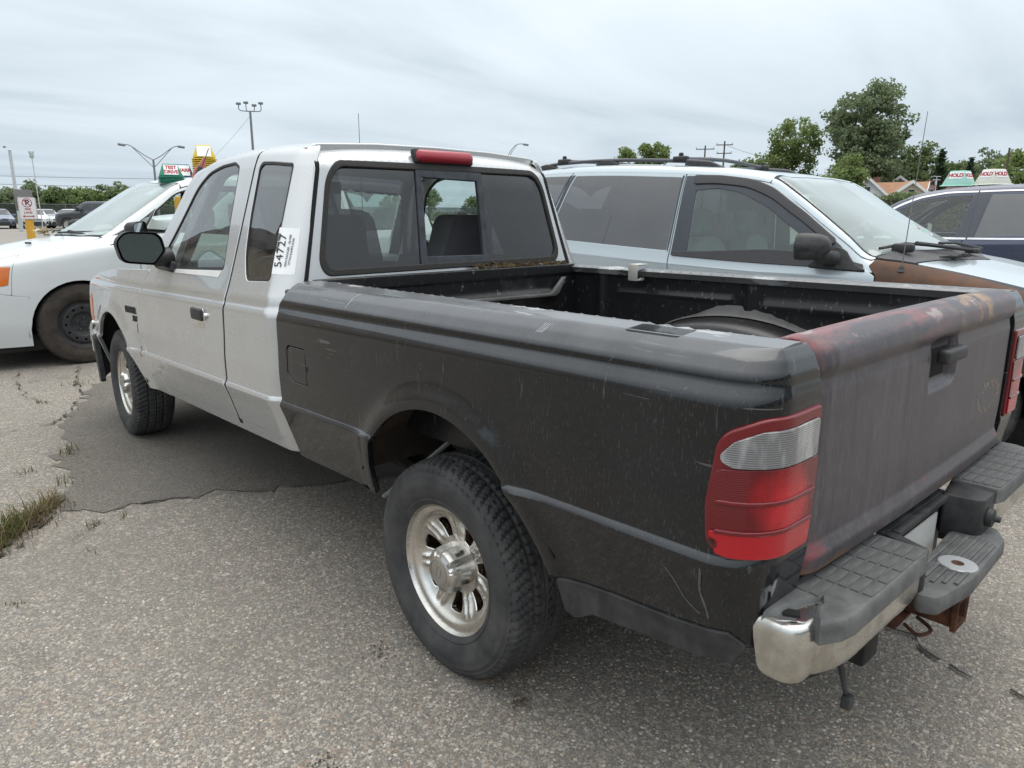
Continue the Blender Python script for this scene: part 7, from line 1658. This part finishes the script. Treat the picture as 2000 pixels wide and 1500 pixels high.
# ---- chain-link fence along the far side of the lot
fm = glassy('chain_link', (.50, .52, .50), .55, (.10, .11, .10), dscale=1)
fc = empty('chain_link_fence', (10, 86, 0)); tag(fc, 'long chain-link fence along the far edge of the parking lot', 'fence')
for k in range(46): 
    x = -30 + k * 3.0; tube('post', [(x, 0, 0), (x, 0, 1.98)], .035, POLEM, fc, n=6)
tube('top_rail', [(-30, 0, 1.95), (105, 0, 1.95)], .025, POLEM, fc, n=6)
mesh_obj('mesh_fabric', [(-30, .03, .05), (105, .03, .05), (105, .03, 1.93), (-30, .03, 1.93)], [(0, 1, 2, 3)], fm, fc, smooth=False)
# ---- far parked cars
def far_wheel(parent, x, y, R, w=.22):
    r = empty('wheel', (x, y, R), parent=parent); lathe('tyre', [(R * .62, -w / 2), (R * .93, -w / 2), (R, -w * .36), (R, w * .36), (R * .93, w / 2), (R * .62, w / 2)], RUBBER, r, n=28); sx = -1 if x < 0 else 1
    lathe('rim', [(0, sx * w * .38), (R * .2, sx * w * .42), (R * .55, sx * w * .40), (R * .64, sx * w * .49)], ALU, r, n=24)
SED = Loft([
    ([(0, .45), (.2, .75), (.6, .85), (4.3, .85), (4.85, .7)], [(0, .22), (4.85, .28)]),
    ([(0, .52), (.2, .82), (.6, .90), (4.3, .90), (4.85, .75)], [(0, .42), (4.85, .50)]),
    ([(0, .52), (.2, .83), (.6, .92), (4.3, .92), (4.85, .76)], [(0, .58), (.8, .66), (4.85, .74)]),
    ([(0, .50), (.2, .80), (.6, .89), (4.3, .89), (4.85, .74)], [(0, .68), (.8, .80), (2, .86), (4.85, .92)]),
    ([(0, .44), (.2, .74), (.6, .84), (1.4, .86), (4.2, .86), (4.85, .70)], [(0, .72), (.5, .80), (1.3, .90), (3, .95), (4.3, 1.0), (4.85, .98)]),
    ([(0, .38), (.5, .66), (1.3, .72), (1.9, .64), (2.3, .58), (3.2, .57), (3.9, .62), (4.85, .60)], [(0, .74), (.5, .83), (1.25, .95), (1.7, 1.20), (2.1, 1.36), (2.5, 1.40), (3.2, 1.37), (3.7, 1.22), (4.2, 1.05), (4.85, 1.0)]),
    ([(0, .2), (1.2, .42), (2.4, .38), (4.85, .36)], [(0, .75), (.5, .85), (1.15, .97), (1.65, 1.21), (2.1, 1.40), (2.5, 1.44), (3.2, 1.41), (3.75, 1.25), (4.2, 1.07), (4.85, 1.01)]),
    ([(0, 0), (5, 0)], [(0, .755), (.5, .855), (1.1, .975), (1.6, 1.21), (2.1, 1.41), (2.5, 1.45), (3.2, 1.42), (3.75, 1.26), (4.2, 1.075), (4.85, 1.015)])])
PUP = Loft([
    ([(0, .55), (.2, .85), (.6, .92), (5.5, .92), (5.8, .9)], [(0, .45), (.6, .42), (5.8, .5)]),
    ([(0, .62), (.2, .92), (.6, .98), (5.5, .98), (5.8, .95)], [(0, .62), (5.8, .68)]),
    ([(0, .64), (.2, .94), (.6, 1.0), (5.5, 1.0), (5.8, .96)], [(0, .85), (5.8, .92)]),
    ([(0, .62), (.2, .90), (.6, .985), (5.5, .985), (5.8, .95)], [(0, 1.02), (1.2, 1.10), (5.8, 1.18)]),
    ([(0, .58), (.2, .84), (.6, .93), (1.5, .95), (5.5, .95), (5.8, .93)], [(0, 1.10), (1.2, 1.22), (3.3, 1.26), (5.8, 1.34)]),
    ([(0, .5), (.5, .8), (1.3, .86), (1.9, .76), (2.3, .72), (3.5, .72), (3.72, .76), (3.82, .90), (5.8, .90)], [(0, 1.12), (.5, 1.2), (1.3, 1.28), (1.75, 1.58), (2.1, 1.82), (2.4, 1.87), (3.4, 1.87), (3.62, 1.82), (3.76, 1.45), (3.84, 1.36), (5.8, 1.37)]),
    ([(0, .28), (1.3, .55), (2.4, .48), (3.7, .5), (3.85, .8), (5.8, .8)], [(0, 1.14), (.5, 1.22), (1.25, 1.30), (1.7, 1.60), (2.1, 1.88), (2.4, 1.92), (3.4, 1.92), (3.62, 1.86), (3.76, 1.45), (3.84, 1.33), (5.8, 1.34)]),
    ([(0, 0), (6, 0)], [(0, 1.14), (.5, 1.225), (1.2, 1.30), (1.65, 1.60), (2.1, 1.89), (2.4, 1.93), (3.4, 1.93), (3.62, 1.87), (3.76, 1.45), (3.84, 1.32), (5.8, 1.33)])])
def far_car(L, ln, name, label, cat, loc, rz_, paint, wins, screens, wheels, R, extra=(), group='cars parked across the lot'):
    r = empty(name, loc, rz_); tag(r, label, cat, group)
    n, m = 46, 40; A = np.linspace(.02, ln, n); V, F = [], []
    for a in A:
        q = np.linspace(0, L.K - 1, m); x, z = L.ev(np.full(m, a), q); V += [(xx, -a, zz) for xx, zz in zip(x, z)] + [(-xx, -a, zz) for xx, zz in zip(x[:-1][::-1], z[:-1][::-1])]
    w_ = 2 * m - 1
    for i in range(n - 1):
        for k in range(w_ - 1): F.append((i * w_ + k, (i + 1) * w_ + k, (i + 1) * w_ + k + 1, i * w_ + k + 1))
    F.append(tuple(range(w_))); F.append(tuple((n - 1) * w_ + k for k in range(w_))[::-1]); mesh_obj('body', V, F, paint, r, auto=45)
    for sg in (-1, 1):
        for w2_ in wins: panel('side_window', L.P(w2_), L.side(sg), FARG, r, ul=.15, vl=.2, dens=.08, out=(sg, 0, 0), flange=0, off=.006)
        for a in wheels:
            panel('wheel_arch', L.P([(a - (R + .07) * math.cos(t), max(.24 if L is SED else .46, R + (R + .07) * math.sin(t))) for t in np.linspace(-.3, PI + .3, 18)]), L.side(sg), GAP, r, ul=.1, vl=.2, dens=.08, out=(sg, 0, 0), flange=0, off=.005)
            far_wheel(r, sg * (.83 if L is SED else .90), -a, R)
    for nm, ol in screens: panel(nm, ol, L.top, FARG, r, ul=.15, vl=.2, dens=.1, out=(0, 0, 1), flange=0, off=.006)
    for f_ in extra: f_(r)
    return r
sed_w = [[(1.62, .965, .03), (2.05, 1.27, .1), (2.62, 1.33, .02), (2.62, .99, .02)], [(2.68, .99, .02), (2.68, 1.33, .02), (3.3, 1.29, .1), (3.72, 1.05, .05)]]
sed_s = [('windshield', [(1.2, 0), (1.3, -1.7), (2.05, -1.8), (2.02, 0), (2.05, 1.8), (1.3, 1.7)]), ('rear_window', [(3.35, -1.7), (3.35, 1.7), (4.1, 1.6), (4.1, -1.6)])]
def sed_face(r):
    for sg in (-1, 1):
        box('head_lamp', (sg * .66, -.16, .70), (.32, .12, .10), HEADL, r, bev=.03, rot=Matrix.Rotation(-sg * .35, 3, 'Z')); prism('side_scoop', [(sg * .45, .36), (sg * .80, .34), (sg * .80, .56), (sg * .70, .50)], .06, PLASTIC, r, 'XZ', -.10, bev=.01); box('door_mirror', (sg * .98, -1.55, 1.0), (.2, .12, .13), paintm, r, bev=.03)
    prism('lower_grille', [(-.62, .30), (.62, .30), (.50, .52), (-.50, .52)], .06, PLASTIC, r, 'XZ', .0, bev=.01); box('upper_grille', (0, .0, .66), (.9, .05, .05), PLASTIC, r, bev=.01); box('bumper_lip', (0, -.02, .26), (1.3, .12, .05), PLASTIC, r, bev=.01); box('badge', (0, .02, .70), (.14, .03, .09), ALU, r, bev=.01)
paintm = WHITE
far_car(SED, 4.85, 'parked_sedan', 'white sedan facing us behind the no parking sign', 'sedan', W(9.85, 66), math.radians(172), WHITE, sed_w, sed_s, (.92, 3.75), .33, (sed_face,))
paintm = simple('grey_blue_car_paint', (.16, .19, .25), .3, coat=.5)
far_car(SED, 4.85, 'parked_sedan', 'grey blue sedan cut off by the left edge of the picture', 'sedan', W(8.0, 66), math.radians(176), paintm, sed_w, sed_s, (.92, 3.75), .33, (sed_face,))
paintm = WHITE
far_car(SED, 4.85, 'parked_sedan', 'white car squeezed between the white sedan and the dark pickup', 'sedan', W(11.2, 66), math.radians(150), WHITE, sed_w, sed_s, (.92, 3.75), .33, (sed_face,))
far_car(SED, 4.85, 'parked_sedan', 'pale grey sedan behind the other white cars at the left', 'sedan', W(10.6, 74), math.radians(174), simple('pale_grey_car_paint', (.42, .44, .46), .3, coat=.5), sed_w, sed_s, (.92, 3.75), .33, (sed_face,))
PKP = simple('dark_grey_truck_paint', (.055, .065, .075), .3, .2, coat=.5)
pk_w = [[(1.92, 1.33, .03), (2.2, 1.72, .1), (2.75, 1.78, .02), (2.75, 1.33, .02)], [(2.82, 1.33, .02), (2.82, 1.78, .02), (3.42, 1.77, .06), (3.48, 1.36, .04)]]
pk_s = [('windshield', [(1.35, 0), (1.45, -1.75), (2.1, -1.8), (2.05, 0), (2.1, 1.8), (1.45, 1.75)]), ('rear_window', [(3.64, -1.75), (3.64, 1.75), (3.755, 1.8), (3.755, -1.8)])]
def pk_rear(r):
    for sg in (-1, 1): box('tail_lamp', (sg * .90, -5.74, 1.10), (.17, .12, .36), REDB, r, bev=.03); box('door_mirror', (sg * 1.12, -1.95, 1.42), (.22, .14, .26), PLASTIC, r, bev=.04); box('mirror_arm', (sg * 1.0, -1.95, 1.36), (.14, .06, .06), PLASTIC, r, bev=.02)
    box('rear_bumper', (0, -5.86, .62), (1.9, .18, .18), CHROME, r, bev=.04); box('tailgate_handle', (0, -5.815, 1.22), (.25, .03, .07), PLASTIC, r, bev=.01)
    for k in range(3): box('door_handle', (-1.0, -2.7 - k * .75 + (.0 if k < 2 else 9), 1.12), (.04, .18, .04), PLASTIC, r, bev=.01) if k < 2 else None
far_car(PUP, 5.8, 'parked_pickup', 'dark grey crew cab pickup parked across the lot', 'pickup truck', W(11.35, 58), math.radians(42), PKP, pk_w, pk_s, (1.05, 4.55), .42, (pk_rear,))
far_car(PUP, 5.8, 'parked_pickup', 'white pickup seen through the door window of the white minivan', 'pickup truck', (4.5, 20.5, 0), math.radians(90), WHITE, pk_w, pk_s, (1.05, 4.55), .42, (pk_rear,))
far_car(SED, 4.85, 'parked_sedan', 'dark car seen through the rear slider of the pickup', 'sedan', W(37.4, 112), math.radians(80), simple('dark_car_paint', (.05, .05, .055), .3, coat=.5), sed_w, sed_s, (.92, 3.75), .33, (sed_face,))
# ---- no parking sign
p = W(9.5, 19); ns = empty('no_parking_sign', p, math.radians(-9.5 + 8)); tag(ns, 'no parking fire lane sign on a yellow post behind the white minivan hood', 'sign')
box('post', (0, .03, .62), (.15, .06, 1.24), YELLOW, ns, bev=.01); lathe('bollard', [(0, 1.2), (.03, 1.2), (.03, 0)], YELLOW, ns, n=10, axis='Z', loc=(0, .06, 0))
SW_ = simple('sign_white', (.72, .73, .73), .5, var=.04)
pb = prism('sign_plate', rp([(-.165, 1.155, .03), (.165, 1.155, .03), (.165, 1.62, .03), (-.165, 1.62, .03)]), .004, SW_, ns, 'XZ', -.012, bev=0)
def flat(name, poly, m, par, y): return prism(name, poly, .002, m, par, 'XZ', y, bev=0)
def ring(cx, cz_, r0, r1, n=32): return [(cx + r1 * math.cos(t), cz_ + r1 * math.sin(t)) for t in np.linspace(0, 2 * PI, n)] + [(cx + r0 * math.cos(t), cz_ + r0 * math.sin(t)) for t in np.linspace(2 * PI, 0, n)]
V, F = [], []
for t in np.linspace(0, 2 * PI, 33):
    for r_ in (.078, .092): V.append((r_ * math.cos(t), -.0165, 1.50 + r_ * math.sin(t)))
for i in range(32): F.append((2 * i, 2 * i + 1, 2 * i + 3, 2 * i + 2))
mesh_obj('prohibition_ring', V, F, SIGNRED, pb, smooth=False)
text_mesh('letter', 'P', .15, INK, pb, frame_matrix((0, -.0162, 1.50), (1, 0, 0), (0, 0, 1)), bold=.004)
flat('slash', [(-.068, 1.555), (-.056, 1.567), (.068, 1.445), (.056, 1.433)], SIGNRED, pb, -.0185)
text_mesh('lettering', 'FIRE', .062, SIGNRED, pb, frame_matrix((0, -.0162, 1.368), (1, 0, 0), (0, 0, 1)), bold=.001); text_mesh('lettering', 'LANE', .062, SIGNRED, pb, frame_matrix((0, -.0162, 1.298), (1, 0, 0), (0, 0, 1)), bold=.001)
flat('arrow', [(-.11, 1.222), (-.075, 1.246), (-.075, 1.230), (.075, 1.230), (.075, 1.246), (.11, 1.222), (.075, 1.198), (.075, 1.214), (-.075, 1.214), (-.075, 1.198)], SIGNRED, pb, -.0165)
for (a_, c_) in (((-.155, 1.165), (.155, 1.169)), ((-.155, 1.606), (.155, 1.610)), ((-.157, 1.165), (-.153, 1.61)), ((.153, 1.165), (.157, 1.61))): flat('border', [(a_[0], a_[1]), (c_[0], a_[1]), (c_[0], c_[1]), (a_[0], c_[1])], SIGNRED, pb, -.0163)
prism('second_plate', rp([(-.20, 1.33, .03), (.13, 1.33, .03), (.13, 1.78, .03), (-.20, 1.78, .03)]), .004, GREYMET, ns, 'XZ', .075, bev=0)
p = W(18.5, 15.5); yb = empty('yellow_bollard', p); tag(yb, 'yellow bollard seen through the window of the white minivan', 'bollard'); lathe('post', [(0, 1.62), (.06, 1.60), (.085, 1.54), (.085, 0)], YELLOW, yb, n=20, axis='Z'); lathe('base_plate', [(0, .02), (.14, .02), (.14, 0)], GREYMET, yb, n=20, axis='Z')
# ---- car-top signs
def hat(root, w0, d0, w1, d1, h, m, z=0, name='shell'):
    V = [(-w0 / 2, -d0 / 2, z), (w0 / 2, -d0 / 2, z), (w0 / 2, d0 / 2, z), (-w0 / 2, d0 / 2, z), (-w1 / 2, -d1 / 2, z + h), (w1 / 2, -d1 / 2, z + h), (w1 / 2, d1 / 2, z + h), (-w1 / 2, d1 / 2, z + h)]
    bm = bmesh.new(); vv = [bm.verts.new(v) for v in V]
    for f in ((0, 1, 5, 4), (1, 2, 6, 5), (2, 3, 7, 6), (3, 0, 4, 7), (4, 5, 6, 7), (3, 2, 1, 0)): bm.faces.new([vv[i] for i in f])
    bmesh.ops.bevel(bm, geom=list(bm.edges), offset=.006, segments=2, affect='EDGES', profile=.5); return bm_obj(name, bm, m, root)
def hat_sign(name, label, loc, rz_, m, txt, w=.25, h=.175):
    r = empty(name, loc, rz_); tag(r, label, 'roof sign', 'hold signs on the crossover roof'); hat(r, w + .03, w + .03, w - .09, w - .09, h, m); hat(r, w + .06, w + .06, w + .05, w + .05, .012, m, -.006, 'rim')
    sl = math.atan2(.06, h)
    for k in range(4):
        q = Matrix.Rotation(k * PI / 2, 4, 'Z'); o = Vector((0, -(w / 2 - .027) - .004, h * .68)); up = Vector((0, math.sin(sl), math.cos(sl)))
        M_ = q @ frame_matrix(o, (1, 0, 0), up); bm = bmesh.new(); v_ = add_box(bm, (0, 0, 0), (.155, .082, .002)); bmesh.ops.transform(bm, matrix=M_, verts=v_); lb = bm_obj('label', bm, PAPER, r, smooth=False)
        text_mesh('lettering', txt, .062, SIGNRED, lb, M_ @ Matrix.Translation((0, 0, .0018)), bold=.003, spacing=.95)
hat_sign('roof_sign', 'pale teal HOLD roof sign on the dark blue crossover', (8.15, 1.47, 1.676), math.radians(-98), CONET, 'HOLD')
hat_sign('roof_sign', 'cream HOLD roof sign on the dark blue crossover', (8.20, 1.13, 1.684), math.radians(-120), CONEW, 'HOLD')
def tent(name, label, loc, rz_, m, n, txt, w=.21, pitch_=.013, base_only=0, top_h=.12, d=.17):
    r = empty(name, loc, rz_); tag(r, label, 'roof sign')
    for k in range(n): o = hat(r, w + .025, d + .03, w + .02, d + .025, .008, m, k * pitch_, 'brim')
    z = n * pitch_; sh = hat(r, w, d, w * .62, .03, top_h, m, z)
    sl = math.atan2(d / 2 - .015, top_h); up = Vector((0, math.sin(sl), math.cos(sl))); o = Vector((0, -(d / 2 + .015) / 2 - .006, z + top_h * .5)); M_ = frame_matrix(o, (1, 0, 0), up)
    bm = bmesh.new(); v_ = add_box(bm, (0, 0, 0), (w * .62, top_h * .92, .002)); bmesh.ops.transform(bm, matrix=M_, verts=v_); lb = bm_obj('label', bm, PAPER, r, smooth=False)
    for k, tx in enumerate(txt): text_mesh('lettering', tx, .052, SIGNRED, lb, M_ @ Matrix.Translation((0, .024 - k * .050 if len(txt) > 1 else 0, .0018)), bold=.002, spacing=.9)
    return r
tent('sign_stack', 'stack of green TEST DRIVE roof signs on the white minivan roof', (.60, 6.30, 1.620), math.radians(-12), CONEG, 5, ['TEST', 'DRIVE'])
tent('sign_stack', 'tall stack of yellow roof signs on the white minivan roof', (1.02, 6.50, 1.668), math.radians(-18), CONEY, 12, [], w=.22, pitch_=.0185, top_h=.13)
tent('roof_sign', 'white and blue roof sign with red letters behind the green stack', (.83, 6.62, 1.668), math.radians(-14), simple('blue_plastic', (.05, .14, .26), .5), 2, ['WARR'], w=.2, top_h=.13)
fl_ = empty('pink_pouch', (.84, 6.28, 1.655)); fl_.rotation_euler = (0, math.radians(26), 0); tag(fl_, 'salmon pink cloth pouch leaning against the yellow sign stack', 'pouch')
prism('cloth', rp([(-.055, 0, .01), (.045, 0, .015), (.035, .12, .05), (.012, .25, .02), (-.012, .25, .02), (-.05, .10, .05)]), .03, SALMON, fl_, 'XZ', 0, bev=.008)
hs = empty('handset_radio', (.83, 6.25, 1.665)); hs.rotation_euler = (0, math.radians(24), 0); tag(hs, 'black handheld radio with an antenna on the white minivan roof', 'radio')
box('body', (0, 0, .07), (.045, .03, .12), PLASTIC, hs, bev=.006); box('keypad', (0, -.016, .05), (.032, .004, .05), GREYMET, hs, bev=.002); tube('antenna', [(.012, 0, .13), (.014, 0, .34)], .004, PLASTIC, hs, n=6)
# ---- building on the left, outside the frame, mirrored in the door glass
b = MB('brown_metal_siding', (.36, .29, .20), .55); b.layer(b.ramp(b.noise(1, 4), .4, .7), (.30, .24, .17)); BRN = b.m
bd = empty('metal_building', (-9.4, 37, 0)); tag(bd, 'brown corrugated metal building standing left of the lot', 'building')
V, F = [], []
for i in range(301):
    y = -20 + 40 * i / 300; x = .03 * (1 if i % 4 in (0, 1) else 0); V += [(x, y, 0), (x, y, 6.6)]
for i in range(300): F.append((2 * i, 2 * i + 2, 2 * i + 3, 2 * i + 1))
mesh_obj('wall', V, F, BRN, bd, smooth=False)
mesh_obj('end_wall', [(0, -20, 0), (0, -20, 6.6), (-16, -20, 6.6), (-16, -20, 0), (0, 20, 0), (0, 20, 6.6), (-16, 20, 6.6), (-16, 20, 0)], [(0, 1, 2, 3), (7, 6, 5, 4)], BRN, bd, smooth=False)
box('roof', (-7.9, 0, 6.9), (16.6, 40.8, .5), simple('dark_red_fascia', (.085, .035, .03), .6), bd, bev=.05); box('door', (.06, -6, 1.9), (.06, 3.6, 3.8), simple('beige_door', (.35, .30, .22), .6), bd, bev=.01); box('side_door', (.06, -11, 1.05), (.06, 1.0, 2.1), PLASTIC, bd, bev=.01)
wh = empty('added_dark_building', (6, -34, 0)); tag(wh, 'unseen dark grey building added behind the camera to darken mirror and chrome', 'building')  # unseen block, added so the door mirror and chrome reflect something dark
WHM = simple('dark_grey_siding', (.085, .098, .098), .6); V, F = [], []
for i in range(241):
    x = -36 + 72 * i / 240; y = .05 * (1 if i % 4 in (0, 1) else 0); V += [(x, y, 0), (x, y, 7.0)]
for i in range(240): F.append((2 * i, 2 * i + 1, 2 * i + 3, 2 * i + 2))
mesh_obj('wall', V, F, WHM, wh, smooth=False); box('roof', (0, -7, 7.2), (73, 14.6, .5), GREYMET, wh, bev=.05)
for x in (-18, -6, 6, 18): box('dock_door', (x, .08, 1.9), (3.4, .06, 3.8), ALU, wh, bev=.01)
# ---- weeds in the cracks
def weeds(name, label, spots, seed, mat, hmax):
    g = random.Random(seed); V, F = [], []
    for (x, y, n, sp_, h) in spots:
        for k in range(n):
            px, py = x + g.gauss(0, sp_), y + g.gauss(0, sp_); a = g.uniform(0, 2 * PI); hh = h * g.uniform(.35, 1.1); bend = g.uniform(.1, 1.1) * hh; w = g.uniform(.0012, .0028); cx, sy = math.cos(a), math.sin(a); b0 = len(V)
            for t in (0, .4, .75):
                o_ = bend * t * t; V.append((px + cx * o_ - sy * w * (1 - t * .6), py + sy * o_ + cx * w * (1 - t * .6), hh * t)); V.append((px + cx * o_ + sy * w * (1 - t * .6), py + sy * o_ - cx * w * (1 - t * .6), hh * t))
            V.append((px + cx * bend, py + sy * bend, hh * (1 - .15 * bend / hh))); F += [(b0, b0 + 1, b0 + 3, b0 + 2), (b0 + 2, b0 + 3, b0 + 5, b0 + 4), (b0 + 4, b0 + 5, b0 + 6)]
    o = mesh_obj(name, V, F, mat, None, smooth=False); tag(o, label, 'weeds', kind='stuff')
GRM = leaf_mat('grass_blades', (.07, .10, .03), (.13, .15, .05), (.24, .19, .11))
weeds('grass_tuft', 'green grass tuft growing from the crack at the left edge', [(-1.72 + .30 * t, 1.86 + .37 * t, int(95 - 50 * t), .036, .13 - .05 * t) for t in np.linspace(0, 1, 9)], 3, GRM, .1)
weeds('small_weeds', 'small dry weeds scattered along the pavement cracks', [(-1.193, 3.055, 22, .03, .06), (-1.15, 2.97, 14, .03, .04), (-1.336, 1.859, 26, .022, .03), (-1.41, 1.577, 12, .02, .02), (-.724, 4.874, 30, .05, .07), (-1.408, 2.854, 20, .03, .03), (-1.311, 2.516, 14, .025, .07), (-1.705, 1.313, 12, .015, .02), (-1.2, 1.863, 8, .02, .03), (-1.05, 4.42, 20, .03, .04)], 5, leaf_mat('dry_weed', (.14, .12, .05), (.19, .16, .08), (.10, .11, .04)), .05)

weeds('dead_grass', 'dead straw coloured stalks mixed into the grass tuft at the left', [(-1.72 + .30 * t, 1.85 + .37 * t, int(34 - 12 * t), .05, .10) for t in np.linspace(0, 1, 9)], 31, MATS['dry_straw'], .1)
# ---- small dirt clods on the pavement
g2 = random.Random(17); V, F = [], []
for (x, y, n, sp_) in ((-.755, -.268, 60, .014), (-1.27, -.114, 40, .02), (-.30, 1.9, 30, .10), (-.9, 2.3, 40, .2), (-1.0, 3.1, 50, .2), (-.9, .2, 30, .03), (-.5, 2.6, 30, .2)):
    for k in range(n):
        c = np.array((x + g2.gauss(0, sp_), y + g2.gauss(0, sp_), .004)); s = g2.uniform(.0015, .005); b0 = len(V)
        for d in ((1, 0, 0), (-1, 0, 0), (0, 1, 0), (0, -1, 0), (0, 0, .9)): V.append(c + np.array(d) * s * g2.uniform(.6, 1.2))
        F += [(b0, b0 + 2, b0 + 4), (b0 + 2, b0 + 1, b0 + 4), (b0 + 1, b0 + 3, b0 + 4), (b0 + 3, b0, b0 + 4)]
o = mesh_obj('dirt_clods', V, F, SOIL, None, smooth=False); tag(o, 'small dark dirt clods lying on the pavement around the pickup', 'dirt', kind='stuff')
